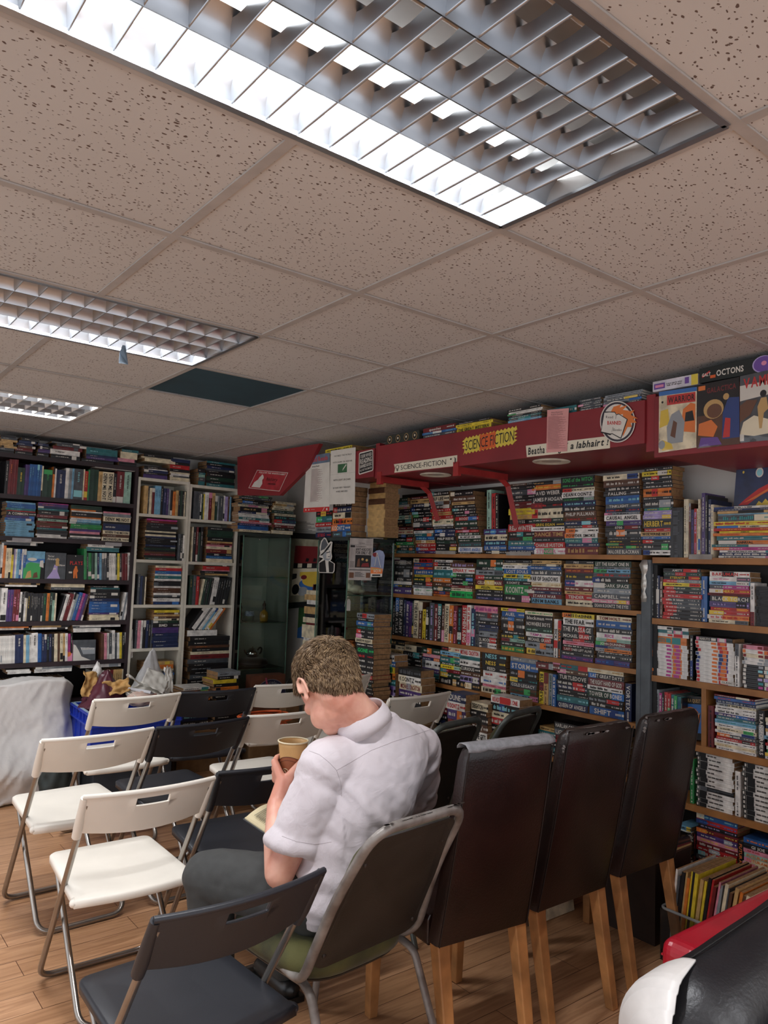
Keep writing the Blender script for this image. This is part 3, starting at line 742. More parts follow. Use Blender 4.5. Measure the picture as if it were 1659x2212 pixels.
stack('R', SX, c_, C8, 680, 1085, "39w/o+rx3 39w/o+vx2 39w/o+nx3 39w/o+rx3 44k/w+p:NARUTO", RC, name='manga_volume', kind='comic volume', style='manga', hmax=0.235)
row('R', SX, c_, C8, 1092, "44w/k+S*440", RC, 440, name='manga_volume', kind='comic volume', which='middle')
stack('R', SX, c_, C8, 1165, 1560, "42k/m+w 42k/t+w 42k/l+w 42k/a+w 42k/u+w 42k/s+w 36w/s 36w/s 40c/R 44w/r+o 44p/R", RC, name='manga_volume', kind='comic volume', style='manga', hmax=0.235)
d_ = ZR['d']
row('R', SX, d_, C8, 232, "34l/s*460 36s*470 28m*440 26k*440 34r/w*460 34r/w*455 34t/w*450 34t/w*445 34t/n*440 14k*430", RD, 450, name='comic_annual', kind='thin comic book', D=0.18, pages='white')
stack('R', SX, d_, C8, 880, 1310, "30w 36c/a 36w 30r/w 36S 30w 36c 36w 40u/t 36t/w 30v 36w/k 36w 30c 36n/s 30b/r 22R", RD, name='magazine', kind='magazine', hmax=0.24, pages='white', D=0.18)
row('R', SX, d_, C8, 815, "56R/k*420", RD, 440, name='magazine', kind='boxed set', which='middle', D=0.18)
row('R', SX, d_, C8, 1335, "62k/w*480:TRANSFORMERS", RD, 480, name='magazine', kind='boxed set', which='right', D=0.18)
stack('R', SX, d_, C8, 1400, 1800, "30w 36c 36g 36w/r 30r 36w 36u/k 40w 36a 36n 30c/r 46c/k", RD, name='magazine', kind='magazine', hmax=0.24, pages='white', D=0.18)
mb = MB(); mb.box(-0.005, 0.19, -0.011, 0.011, 0, 0.255)
o = mb.build('shelf_divider', WOOD); o.location = (SX, colx(1360+775/4.809, SX, 0.9), d_); tag(o, 'upright pine divider board on the magazine shelf', 'divider')
e_ = ZR['e']
stack('R', SX, e_, C9, 706, 995, "34w/w+kx4 34k/w+S 34w/w+kx8", RE, name='game_case', kind='game case', style='game', hmax=0.235, D=0.13, parts=False)
row('R', SX, e_, C9, 1005, "40w/k*330", RE, 330, name='game_case', kind='game case', which='middle', D=0.13, parts=False)
row('R', SX, e_, C9, 662, "30g/w*330", RE, 330, name='game_case', kind='game case', which='left', D=0.13, parts=False)
stack('R', SX, e_, C9, 1060, 1370, "35w/w+kx12", RE, name='game_case', kind='game case', style='game', hmax=0.235, D=0.13, parts=False)
f_ = ZR['f']
stack('R', SX, f_, C9, 712, 1025, "34r/w 34r/w+s 34S/w+r 34r/w+u 34r/w+s 34R/w 34p/y 34v/w 34R/y 34k/l 34r/b+n 40b/u", RF, name='disc_case', kind='disc case', hmax=0.24, D=0.13, parts=False)
row('R', SX, f_, C9, 1028, "36k/o*300:FUTURAMA", RF, 300, name='disc_case', kind='disc case', which='middle', D=0.13, parts=False)
row('R', SX, f_, C9, 690, "18k/r*260", RF, 260, name='disc_case', kind='disc case', which='left', D=0.13, parts=False)
stack('R', SX, f_, C9, 1062, 1370, "34n/o:FUTURAMA 34k/o:FUTURAMA 34k/o:FUTURAMA 34n/o:FUTURAMA 34c/o:FUTURAMA 34c/o:FUTURAMA 34q/o:FUTURAMA 36p/r 36k/w:GI_JOE 40b/o", RF, name='disc_case', kind='disc case', hmax=0.24, D=0.13, parts=False)
stack('R', SX, f_, C9, 560, 680, "34w/k+r 34k/w 34k/w 34S/r 34R/w 34w/k 34w/k 34u/k", RF, name='disc_case', kind='disc case', hmax=0.22, D=0.13, parts=False)
# ---------------------------------------------------------------- back wall: dark bookcase and two white ones
SY = 5.60
DW = M('dark_wenge', '2e2226', 0.45, var=0.2, vscale=8)
OFFW = M('white_laminate', 'd9d4c4', 0.45, var=0.05)
ZL = [2.235, 1.957, 1.673, 1.388, 1.097, 0.815, 0.53]
t = empty('bookcase', (1.5, SY, 0), 0, 'dark brown bookcase on the back wall, filled with books', 'bookcase')
xa, xb = 0.55-1.5, coly(290, SY, 1.6)-0.003-1.5
for zz in ZL + [0.25]:
    mb = MB(); mb.box(xa, xb, 0, 0.28, zz-0.03, zz); mb.build('shelf_board', DW, t)
for x0, x1 in ((xa-0.03, xa), (xb-0.022, xb)):
    mb = MB(); mb.box(x0, x1, -0.002, 0.28, 0, 2.236); mb.build('side_panel', DW, t)
mb = MB(); mb.box(xa, xb, 0.27, 0.28, 0, 2.23); mb.build('back_panel', M('dark_back', '1d1719', 0.8), t)
for px, zz in ((47, 1.645), (245, 1.645)):
    x = coly(px, SY, zz)-1.5
    mb = MB(); mb.box(x-0.06, x+0.06, -0.003, 0, zz-0.008, zz+0.018); mb.build('paper_label', M('paper_label', 'a8a6a8', 0.7), t)

def billy(px0, px1, zs, label, top):
    x0, x1 = coly(px0, SY, 1.6), coly(px1, SY, 1.6); xm = (x0+x1)/2
    t = empty('bookcase', (xm, SY, 0), 0, label, 'bookcase', 'narrow white bookcases')
    for zz in zs:
        mb = MB(); mb.box(x0-xm, x1-xm, 0.003, 0.28, zz-0.022, zz); mb.build('shelf_board', OFFW, t)
    for a in (x0-xm, x1-xm-0.018):
        mb = MB(); mb.box(a, a+0.018, 0, 0.28, 0, top); mb.build('side_panel', OFFW, t)
    mb = MB(); mb.box(x0-xm, x1-xm, 0.274, 0.28, 0, top); mb.build('back_panel', OFFW, t)
    return x0, x1
billy(290, 402.5, [2.165, 1.893, 1.548, 1.210, 0.885, 0.56, 0.2], 'narrow white bookcase against the dark bookcase', 2.166)
billy(403, 511, [2.150, 1.880, 1.545, 1.207, 0.56, 0.2], 'narrow white bookcase beside the first glass cabinet', 2.151)

D1, D2, D3, D4, D5, D6, D0 = ('top row of the dark bookcase', 'second row of the dark bookcase', 'third row of the dark bookcase', 'fourth row of the dark bookcase', 'fifth row of the dark bookcase', 'lowest row of the dark bookcase', 'dark bookcase top')
kw = dict(name='book', kind='book', D=0.17, style='quiet')
def LR(z, crop, x0, items, shelf, H, **k): return row('B', SY+0.01, z, crop, x0, items, shelf, H, **{**kw, **k})
def LS(z, crop, a, b, items, shelf, **k): return stack('B', SY+0.005, z, crop, a, b, items, shelf, **{**kw, **k})
# lying on top of the dark case
kk = dict(hmax=0.145, jit=0.02)
LS(ZL[0], L3, 0, 200, "30k 30S 25a 25a 25a 25a 30S 22k", D0, **kk)
LS(ZL[0], L3, 225, 440, "40k 40R 30h 30n/w 30n/w 40k", D0, **kk)
LS(ZL[0], L3, 470, 620, "50k 40v/h 40k/w 30n/w", D0, **kk)
LS(ZL[0], L3, 640, 1000, "50k 60w 40R/S 30S 20S", D0, **kk)
LS(ZL[0], L3, 1010, 1400, "40k 26v/w 30n/w 80t/u", D0, **kk)
LS(ZL[0], L3, 1430, 1640, "50k 40p/w 80c/a 30t", D0, **kk)
# first row, upright
LR(ZL[1], L3, 62, "40k*400 56R/o*420 50R/o*420 88d/y*330 50v/p*370 30b/u*380 30b/u*380 30b/u*380 30b/u*380 30b/u*380 18c 112d/g*330 24o 20w*350 112n/w*340 40w/k*370 36s/k*370 24u*370 110S/u*370 14c 44r/y+y*350 18g 105d*380 46a*360 66c/k:DENY_ME_NOT*360 70c/k:DENY_ME_NOT*360 40k/w*350 88R/w*380 78q/k*380", D1, 370)
LS(ZL[1]+0.245, L3, 1140, 1630, "26w/k 20w", D1, ids='pair on top', hmax=0.03, group='books lying on top of rows')
# second row, four stacks
LS(ZL[2], L3, 66, 425, "27u/kx7 30b/w 30v/b 46k/w:A_COMMON 14r 28t/u 28b/u 28b/u 20u/w", D2, hmax=0.245)
LS(ZL[2], L3, 440, 815, "26w/k 24w/k 60k/w 28t 28R 36h/a 24R 30q/k:THE_TOWER 16k 40R/w 60k 26t/u 28n/w 36v/o 14m", D2, hmax=0.245)
LS(ZL[2], L3, 835, 1215, "24S/w 20w 28k/w 30p/o 30v/w 22g 36g/w 22t 36u/w 18w/k 16o 56k/w 16w 20o 50d/a", D2, hmax=0.245)
LS(ZL[2], L3, 1228, 1560, "46c/k:MONSIEUR 36h 44c/k:WHEN_THE_MOON 80n 24k/w 60c/k:DENY_ME_NOT 16s 22s/w 20p", D2, hmax=0.245)
# third row
LR(ZL[3], L4, 8, "24w*420 34o/k*390 42c*360 26c*360 26y*360 20l 20w 34u 24b 20w 34b/w*350", D3, 350)
LR(ZL[3], L4, 1012, "34g*370 18k 40g*320 40d/w*320 28q/k 28n 26u/k 30S 30S/w 26k 26w 26w 26w 22d 26y/w 26k 34R 34R 44w/k*330", D3, 320, lean=-3, which='right part')
LS(ZL[3]+0.205, L4, 1040, 1440, "50t 36w/k", D3, ids='pair on top', hmax=0.06, group='books lying on top of rows')
LS(ZL[3]+0.225, L4, 50, 500, "36S 18w 22w/k", D3, ids='left top pile', hmax=0.05, jit=0.03, group='books lying on top of rows')
# fourth row
LR(ZL[4], L4, 10, "72w*400 36v/m*380 36v/m*380 44R/p:MARY*380 36R/p*380 24w*350 30k*350 20w 20c 30k/y*340 34k/y*340", D4, 350)
LR(ZL[4], L4, 372, "20k/wx7 46d/g*330 34o/k*330 34d/w*330 28q/k 20c", D4, 330, which='middle')
LR(ZL[4], L4, 690, "30k*300 34w*320 34R*330 22R 26w*340 30s/u 40b/w*340 36m*330 30v 24h*330", D4, 320, lean=13, which='leaning')
LS(ZL[4], L4, 1065, 1430, "36c/k 36c/k 20v 34b 34b/w 34b 34b 36n/w 36k/w 36k/w 40k/w 18t 24k/w", D4, hmax=0.25)
LR(ZL[4], L4, 1440, "22w*330 22s*330 24w*320", D4, 320, lean=8, which='right end')
LS(ZL[4]+0.235, L4, 130, 520, "22w 26a 18w", D4, ids='left top pile', hmax=0.04, jit=0.03, group='books lying on top of rows')
LS(ZL[4]+0.215, L4, 620, 1025, "34S/w 40c/k", D4, ids='middle top pair', hmax=0.05, group='books lying on top of rows')
# fifth row
LR(ZL[5], L4, 0, "19w/sx10 100n*340 30c/k*330 40u/w 30w 74w/k*350 44b*340 30n/w 30n/w 30k/u 30n/w 30k/w 40c/k 30h 34c/k 26a 30w/k 36m/R*320 24k", D5, 330, lean=-3)
LR(ZL[5], L4, 1215, "38h*300 32p/k 28w 34S 36w/k*340 28S 28w/k 28y/w 34k/w 30w/k 30h/w 36w/k*340", D5, 310, lean=-3, which='right part')
LS(ZL[5]+0.2, L4, 880, 1215, "24w/s 24w/s 24S/w 30w", D5, ids='pile over cover', hmax=0.06, group='books lying on top of rows')
LS(ZL[5]+0.225, L4, 0, 370, "24w 16o 40R/p:MARY_RICE", D5, ids='left top pile', hmax=0.05, group='books lying on top of rows')
LS(ZL[5]+0.225, L4, 400, 830, "22w/k 26a 30g/w", D5, ids='middle top pile', hmax=0.045, group='books lying on top of rows')
LS(ZL[5]+0.235, L4, 960, 1450, "30w 34c/k", D5, ids='right top pair', hmax=0.04, group='books lying on top of rows')
# lowest visible row
LR(ZL[6], L4, 10, "40c/k 40w 30S 40w/k 40u/w 40b/w 40w 30S 40w 40w 30t 40S/w 40n 40d/w 40w 40c 30w/k 40w 36k 36w", D6, 300)
LR(ZL[6], L4, 1100, "36w/k 30d 34w 36w/k 36S 36c/R 40R/w 26a 26a 26a 26a 70c/k:DENY_ME_NOT", D6, 340, which='right part')
LS(ZL[6]+0.215, L4, 90, 380, "30w 22w/s", D6, ids='left top pair', hmax=0.04, group='books lying on top of rows')
LS(ZL[6]+0.215, L4, 430, 880, "40w/k 30s/w", D6, ids='middle top pair', hmax=0.05, group='books lying on top of rows')
LS(ZL[6]+0.23, L4, 960, 1460, "40w/s", D6, ids='right top single', hmax=0.03, group='books lying on top of rows')

# face-out covers
def facebook(name, x0, x1, z0, z1, y, art, label, T=0.014, tilt=0.06):
    """book standing with its front cover to the room"""
    W, H = x1-x0, z1-z0
    mb = MB(); mb.box(0, W, 0, 0.0012, 0, H, 0); mb.box(0, W, T-0.0012, T, 0, H, 0); mb.box(0, 0.0014, 0, T, 0, H, 0)
    mats = [art[0]]
    fn = lambda u, v: (u*W, -0.0006, v*H)
    for lay, (m, kind, *a) in enumerate(art[1:]):
        if m not in mats: mats.append(m)
        mi = mats.index(m); f2 = (lambda L_: (lambda u, v: (u*W, -0.0005-0.0003*L_, v*H)))(lay)
        if kind == 'p': mb.add([f2(u, v) for u, v in a[0]], [tuple(range(len(a[0])))], mi)
        elif kind == 't': put_text(mb, a[0], f2, *a[1], mi, True, a[2] if len(a) > 2 else 0.0, aspect=W/H)
    o = mb.build(name, mats, fix=False)
    pb = MB(); pb.box(0.0015, W-0.001, 0.0013, T-0.0013, 0.001, H-0.001); pb.build('page_block', PAGES['cream'], o)
    o.location = (x0, y, z0); o.rotation_euler = (-tilt, 0, 0)
    return tag(o, label, 'book', 'books standing face-out')
def circ(cx, cy, rx, ry=None, n=20, a0=0, a1=2*PI): return [(cx+rx*math.cos(a0+(a1-a0)*i/n), cy+(ry or rx)*math.sin(a0+(a1-a0)*i/n)) for i in range(n)]
def xs_(p): return coly(p, SY, 1.45)
ik = ink
facebook('book', xs_(51.5), xs_(97), ZL[3], ZL[3]+0.19, SY+0.012, [cov('u'), (ik('b'), 'p', [(0,.6),(1,.62),(1,.72),(0,.72)]), (ik('w'), 'p', circ(.4,.7,.22,.06)), (ik('g'), 'p', [(0,0),(1,0),(1,.4),(.75,.55),(.3,.6),(0,.45)]), (ik('a'), 'p', [(.1,0),(.4,.05),(.35,.3),(.2,.25)]), (ik('h'), 'p', [(.45,.02),(.7,.05),(.65,.25),(.5,.2)]), (ik('k'), 'p', [(.8,0),(1,0),(1,.6),(.82,.5)]), (ik('w'), 'p', [(.75,.45),(.95,.4),(.93,.68),(.78,.66)])], 'face-out book with a green and white country scene on cover')
facebook('book', xs_(98), xs_(143), ZL[3], ZL[3]+0.185, SY+0.01, [cov('S'), (ik('l'), 'p', [(.1,.02),(.75,.02),(.6,.3),(.6,.5),(.45,.55),(.35,.3)]), (ik('a'), 'p', circ(.58,.72,.09,.08)), (ik('a'), 'p', [(.5,.5),(.68,.5),(.65,.68),(.5,.66)]), (ik('w'), 't', 'The bad', (.1,.4,.83,.9), .2), (ik('w'), 't', 'Flowers', (.1,.5,.72,.8), .2), (ik('w'), 't', 'New', (.68,.95,.5,.57), .2), (ik('w'), 'p', [(.4,.36),(.52,.36),(.52,.42),(.4,.42)])], 'face-out book with a pale lilac dancing figure on grey')
facebook('book', xs_(144), xs_(182), ZL[3], ZL[3]+0.175, SY+0.01, [cov('k'), (ik('r'), 't', 'PLAYS', (.2,.92,.60,.75)), (ik('o'), 'p', circ(.55,.5,.07,.05)), (ik('o'), 'p', [(.42,.05),(.5,.05),(.52,.25),(.56,.05),(.66,.06),(.62,.28),(.68,.35),(.62,.46),(.46,.46),(.4,.34)]), (ik('w'), 'p', [(.15,.25),(.34,.25),(.34,.32),(.15,.32)]), (ik('w'), 'p', circ(.5,.95,.03,.02))], 'black face-out book lettered in red with an orange figure')
facebook('book', xs_(152), xs_(219), ZL[5], ZL[5]+0.145, SY+0.012, [cov('S'), (ik('p'), 'p', [(0,0),(.26,0),(.26,1),(0,1)]), (ik('o'), 'p', circ(.12,.35,.1,.14)), (ik('r'), 'p', circ(.1,.55,.08,.1)), (ik('w'), 'p', [(.28,0),(.85,0),(.55,.2),(.45,.5),(.35,.75),(.28,.8)]), (ik('s'), 'p', [(.5,.65),(.98,.6),(.98,.3),(.6,.3)]), (ik('w'), 't', 'VideoDance', (.52,.95,.52,.62))], 'wide grey face-out book with a white cliff and pink edge', tilt=0.1)

# paperback with a blue emblem standing face-out on the magazine shelf of the right bookcase
q_ = facebook('comic_annual', 0, .125, 0, .195, 0, [cov('k'), (ik('a'), 't', 'DELTORA QUEST', (.08,.92,.86,.94)), (ik('b'), 'p', [(.05,.05),(.95,.05),(.95,.82),(.05,.82)]), (ik('o'), 'p', circ(.5,.5,.36,.25)), (ik('n'), 'p', circ(.5,.5,.28,.19)), (ik('u'), 'p', circ(.45,.55,.10,.07)), (ik('k'), 'p', [(.05,.05),(.95,.05),(.95,.16),(.05,.16)])], 'black face-out paperback with a gold ringed blue emblem')
q_.location = (SX+.055, colx(1360+520/4.809, SX+.05, .9), ZR['d']+.001); q_.rotation_euler = (0, -.08, -PI/2)
q_['group'] = 'books standing face-out'
# narrow white cases
WA, WB = 'first white bookcase', 'second white bookcase'
def WR(z, crop, x0, items, shelf, H, **k): return row('B', SY+0.008, z, crop, x0, items, shelf, H, **{**dict(name='softcover_book', kind='book', D=0.17, style='quiet'), **k})
def WS(z, crop, a, b, items, shelf, **k): return stack('B', SY+0.006, z, crop, a, b, items, shelf, **{**dict(name='softcover_book', kind='book', D=0.17, style='quiet', ids=''), **k})
zA = [2.165, 1.893, 1.548, 1.210, 0.885, 0.56]; zB = [2.150, 1.880, 1.545, 1.207, 0.56]
WS(zA[0], L5, 215, 575, "56v/k 30k/w 40n/w 14w 40k/w", 'top of the '+WA, hmax=0.13)
WS(zA[0]+0.125, L5, 220, 680, "50c/a 20c 40k", 'top of the '+WA, hmax=0.075, ids='upper pile', jit=0.02)
WS(zA[0], L5, 655, 860, "30c/k 24c/k 24S 30w/k 24c 46k 60r 40k 50n", 'top of the '+WA, hmax=0.205, dlen=0.05)
WS(zB[0], L5, 1150, 1580, "46t/w 40k/w 60d 60k 30k/w 30S 40n 40k 30t", 'top of the '+WB, hmax=0.22)
WS(zB[0], L5, 1030, 1140, "60t 60S 40q 30t 60k", 'top of the '+WB, hmax=0.21)
WR(zA[1], L5, 212, "60a/k*420 24k*410 36c/k*390 44R*390 44u/n*430 44u/n*430 40k*430 46n/l*400 36v/l*400 26s*390 34k*380 40o/k*360 40a/k*380 30k*370 30d/a*380 30k*380 24c*370 30k/w*380 26t*360 30t*360", 'top bay of the '+WA, 390)
WR(zB[1], L5, 955, "66S/w*420 34S*400 22w*380 24d 22y*380 56w/s*410 50R/p*410 46a*410 40d 20s 66S 22w*380 46l*370 24h 20u 22k*360", 'top bay of the '+WB, 370)
WS(zA[2], L5, 230, 700, "36d/s 30k/s 30R/s 30h/s 26k/s 26d/s 26k/s 26n/s 26k/s 26k/s 26k/s 26k/s 22n/s 30c/k 30k/a 24c 40k/w 40k/s 40k/s 36R/w 24m/p", 'second bay of the '+WA, hmax=0.31)
WR(zA[2], L5, 720, "40S*400 30k*400 50w/k*380", 'second bay of the '+WA, 390)
WR(zB[2], L5, 925, "24c*520 40k*520 30R*520 30d/g*440 40k*520", 'second bay of the '+WB, 500)
WS(zB[2], L5, 1150, 1540, "56c/k 40b/u 40k/w:BMD 60R/a 40c/k 24p 30R/c 24a 60k/w 30d 70d/k 50k/w", 'second bay of the '+WB, hmax=0.3)
WR(zA[3], L6, 208, "30S/w*360 24n*340 26k*340 18c*330", 'third bay of the '+WA, 340)
WS(zA[3], L6, 400, 725, "36n/b 40w/k+S 14k 22S 26w/k 24h 36h 22w 46k/S 16k 24w/k 36t 22w 36b/u 36r/w 26c/k", 'third bay of the '+WA, hmax=0.31)
WR(zB[3], L6, 822, "40d/a*350 40S/a*350 36r*340", 'third bay of the '+WB, 340)
WR(zB[3], L6, 940, "26c*310 26d*320 26k/s*320 26d*320 26k*320 30w/k*330 34w*330 26k/s 30k/w 30k/s 26k/w 34k/w*330", 'third bay of the '+WB, 320, lean=9, which='leaning')
WS(zB[3]+0.235, L6, 970, 1300, "24a 36k/w 14p 56r 20d", 'third bay of the '+WB, hmax=0.085, ids='pile on top', jit=0.02)
WR(zA[4], L6, 180, "24S*340 40p/c*330 24w 36k/w*330 30n*330 30k*330 20S", 'fourth bay of the '+WA, 330)
WS(zA[4], L6, 385, 700, "52n/s 40n/w 40n/w 40n/w 66v/b 52k/w:BMD 30d 24c/k 26h 22a/k 22h 30y/h", 'fourth bay of the '+WA, hmax=0.31)
WS(zA[5], L6, 280, 640, "46w 46S 40u/w 50w/s 30b/w 24S 26c 46o/r 40a/y", 'lowest bay of the '+WA, hmax=0.31)
# leaning magazines and heap in the second white case
WS(zB[4], L6, 810, 1300, "60n 60k 60S/w 50k 60k/s 40k 60S/w 60R/k 40c 46k/w 36h/o 60k/w 60k", 'lowest bay of the '+WB, hmax=0.40, jit=0.02)
WS(zB[4]+0.405, L6, 810, 1180, "70w/c", 'lowest bay of the '+WB, ids='thick one', hmax=0.045)
WR(zB[4]+0.45, L6, 815, "46k/w*330 46w/S*350 30S*330 24w*320 24w 24u/n 30c 30w/y*300 26o/h", 'leaning bay of the '+WB, 310, lean=36, which='leaning')
# floor stacks before the white cases
stack('B', 5.30, 0.30, L6, 1115, 1400, "56k/w 48k/w 50k/w 48k/w 50k/w 48k/w 50k/w 48k/w 50k/w 40o/k 40k/w 46y/k 40k/w 50s/k", 'pile before the white bookcases', name='softcover_book', style='quiet', kind='magazine bundle', D=0.2, ids='right column', hmax=0.52, jit=0.02)
stack('B', 5.32, 0.30, L6, 720, 1050, "60b/k 60k 100n/u 66c/k:DENY_ME_NOT 66c/k:DENY_ME_NOT 22o 40n/b 36k/S 30h/o 30w", 'pile before the white bookcases', name='softcover_book', kind='book', D=0.2, ids='left column', hmax=0.46, jit=0.01)
under = lambda a, b, z: under_box(a, b, 5.31, 5.53, z, 'cardboard box under the piles before the white bookcases')
under(coly(260+720/5.53, 5.3, .4)-0.01, coly(260+1400/5.53, 5.3, .4)+0.01, 0.30)
# books on the first glass cabinet
GT = 1.80
stack('B', 5.5, GT, C2, 140, 400, "30c/k 46b/n 30n/l 26p/h 22w/t 30t/w 22w/s 26w/k 24n 60k/a 24c 20S 30k/w 24k/a 26S 26d", 'pile on the first glass cabinet', name='softcover_book', kind='book', D=0.2, ids='left column', hmax=0.30, jit=0.02)
stack('B', 5.5, GT, C2, 420, 600, "40c/w 30k 30R/w 20w 40n/t 40k/t 26c 36d/s 24c 24c 24a 24c", 'pile on the first glass cabinet', name='softcover_book', kind='book', D=0.2, ids='right column', hmax=0.27, jit=0.015)
# ================================================================== RED HEADER AND SIGNS
REDP = M('dark_red_paint', '84262c', 0.45, var=0.1, vscale=3, bump=0.05)
HX = 2.78
def header(name, y0, y1, z0, z1, label, X=HX):
    t = empty(name, (X, (y0+y1)/2, z0), 0, label, 'bulkhead', 'red box headers along the wall')
    mb = MB(); mb.box(0, 0.02, y0-(y0+y1)/2, y1-(y0+y1)/2, 0, z1-z0); bevel(mb.build('front_board', REDP, t), 0.002)
    mb = MB(); mb.box(0.021, XR-X-0.002, y0-(y0+y1)/2, y1-(y0+y1)/2, 0.01, 0.03); mb.build('soffit_board', REDP, t)
    mb = MB(); mb.box(0.021, XR-X-0.002, y0-(y0+y1)/2, y1-(y0+y1)/2, z1-z0-0.02, z1-z0); mb.build('top_board', REDP, t)
    return t
header('header_box', 1.80, 3.62, 2.095, 2.280, 'long dark red header box carrying the science fiction signs')
header('header_box', 3.66, 4.06, 2.095, 2.272, 'short red header box behind the pinned posters')
header('header_box', 0.70, 1.755, 2.03, 2.285, 'red header box at right edge behind three bagged comics')
for y0, y1, z0, lab in ((3.62, 3.66, 2.085, 'red joint strip left of the long header'), (1.756, 1.80, 2.06, 'red joint strip between the long header and the comics')):
    mb = MB(); mb.box(HX+0.012, HX+0.05, y0+0.001, y1-0.001, z0, 2.30); tag(mb.build('joint_strip', REDP), lab, 'trim strip')
# recessed unlit downlights on the soffit
for y, lab in ((3.31, 'unlit round white downlight under the left half of the red header'), (2.45, 'unlit round white downlight under the right half of the red header')):
    t = empty('downlight', (2.975, y, 2.1045), 0, lab, 'downlight', 'round downlights under the red header')
    mb = MB(); mb.lathe([(0.055, 0), (0.09, 0.0), (0.094, -0.004), (0.09, -0.008), (0.075, -0.009), (0.058, -0.003)], 32); mb.build('rim', M('white_plastic_rim', 'd9d3c0', 0.4), t)
    mb = MB(); mb.lathe([(0.057, -0.002), (0.04, -0.004), (0.001, -0.005)], 32); mb.build('lens', M('downlight_lens', 'b9b5a6', 0.3, coat=0.5), t)
# brackets
def bracket(y, x1, z1, lab):
    mb = MB(); mb.box(HX-0.004, HX+0.018, y-0.02, y+0.02, 2.045, 2.12); mb.box(HX, x1-0.12, y-0.018, y+0.018, 2.058, 2.093)
    mb.tube([(x1-0.17, y, 2.075), (x1-0.10, y, 2.03), (x1-0.02, y, z1)], 0.02, 4, smooth=False)
    tag(mb.build('shelf_bracket', M('red_bracket', '9c2a28', 0.5)), lab, 'bracket', 'red brackets under the header')
bracket(colx(985, HX, 2.06), 3.285, 1.80, 'red wooden bracket under the header beside the white science fiction strip')
bracket(colx(905, 3.1, 2.0), 3.285, 1.86, 'thin red bracket under the left end of the long header')
# slanted red panel near the far corner
PX_ = 2.755
pts = [atx(*p, PX_) for p in ((513, 986), (513, 1070), (604, 1070), (664, 1010), (690, 958))]
mb = MB(); pts = [Vector((p.x, p.y, min(p.z, CEIL-0.003))) for p in pts]
n = len(pts); b2 = [p+Vector((0.03, 0, 0)) for p in pts]
mb.add([tuple(p) for p in pts+b2], [tuple(range(n)), tuple(range(2*n-1, n-1, -1))] + [(i, n+i, n+(i+1) % n, (i+1) % n) for i in range(n)])
tag(mb.build('red_panel', REDP), 'slanted dark red panel near the ceiling in the far corner', 'panel')

def sign(name, X, quad, base, art, label, cat, outline=None, thick=0.0012, group=None, wall='R', extra=None):
    if wall == 'R': TL, TR, BR, BL = [atx(*q, X) for q in quad]; off = Vector((-1, 0, 0))
    else: TL, TR, BR, BL = [aty(*q, X) for q in quad]; off = Vector((0, -1, 0))
    def P(u, v, d=0.0):
        a = BL.lerp(BR, u); b = TL.lerp(TR, u); return a.lerp(b, v) + off*d
    W = ((BL-BR).length+(TL-TR).length)/2; H = ((TL-BL).length+(TR-BR).length)/2
    ol = outline or [(0,0),(1,0),(1,1),(0,1)]
    mb = MB(); n = len(ol)
    fr = [P(u, v, thick) for u, v in ol]; bk = [P(u, v, 0.0002) for u, v in ol]
    mb.add(fr+bk, [tuple(range(n)), tuple(range(2*n-1, n-1, -1))] + [(i, (i+1) % n, n+(i+1) % n, n+i) for i in range(n)])
    mats = [base]
    for lay, (m, kind, *a) in enumerate(art):
        if m not in mats: mats.append(m)
        mi = mats.index(m); d = thick+0.0004+0.00012*lay
        if kind == 'p': mb.add([P(u, v, d) for u, v in a[0]], [tuple(range(len(a[0])))], mi)
        elif kind == 't': put_text(mb, a[0], lambda u, v: P(u, v, d), *a[1], mi, a[3] if len(a) > 3 else False, a[2] if len(a) > 2 else 0.0, fit=a[4] if len(a) > 4 else 'fit', aspect=W/H)
        elif kind == 'lines':           # ruled text lines
            u0, u1, v0, v1, k, hh = a[0]
            for i in range(k):
                v = v1-(v1-v0)*i/k; ue = u0+(u1-u0)*(0.55+0.45*((i*37) % 11)/10)
                mb.add([P(u0, v, d), P(ue, v, d), P(ue, v+hh, d), P(u0, v+hh, d)], [(0,1,2,3)], mi)
    o = mb.build(name, mats, fix=False)
    return tag(o, label, cat, group)
def q3(c, *pts): return [(c[0]+x/c[2], c[1]+y/c[2]) for x, y in pts]
PAPER = M('white_paper', 'd8d4ca', 0.7, var=0.03); SIGNW = M('sign_white', 'ddd6c0', 0.6, var=0.03); PINKP = M('pink_paper', 'd79a96', 0.5, var=0.05, coat=0.3)
K_, W_, R_, Y_, O_ = ink('k'), ink('w'), ink('r'), M('sign_yellow', 'd6c24a', 0.6, var=0.03), M('sign_orange', 'd2602c', 0.6, var=0.03)
SX1, SX2, SX3 = HX-0.0005, HX-0.003, HX-0.0045
S2 = (980, 820, 6.381)
def ring_art(cx, cy, rx, ry, w, n=20): 
    o = circ(cx, cy, rx, ry, n)
    return [[o[i], o[(i+1) % n], ((o[(i+1) % n][0]-cx)*(1-w)+cx, (o[(i+1) % n][1]-cy)*(1-w)+cy), ((o[i][0]-cx)*(1-w)+cx, (o[i][1]-cy)*(1-w)+cy)] for i in range(n)]
art = [(K_, 't', 'SCIENCE-FICTION', (.115, .84, .25, .78), 0.0, False, 'stretch')]
art += [(K_, 'p', q) for q in ring_art(.06, .6, .032, .22, .22)] + [(K_, 'p', [(.055,.12),(.063,.12),(.063,.4),(.055,.4)]), (K_, 'p', [(.04,.24),(.08,.24),(.08,.3),(.04,.3)])]
art += [(K_, 'p', [(.955,.9),(.985,.7),(.985,.3),(.955,.1),(.972,.3),(.972,.7)]), (K_, 'p', circ(.915, .7, .012, .08, 6))]
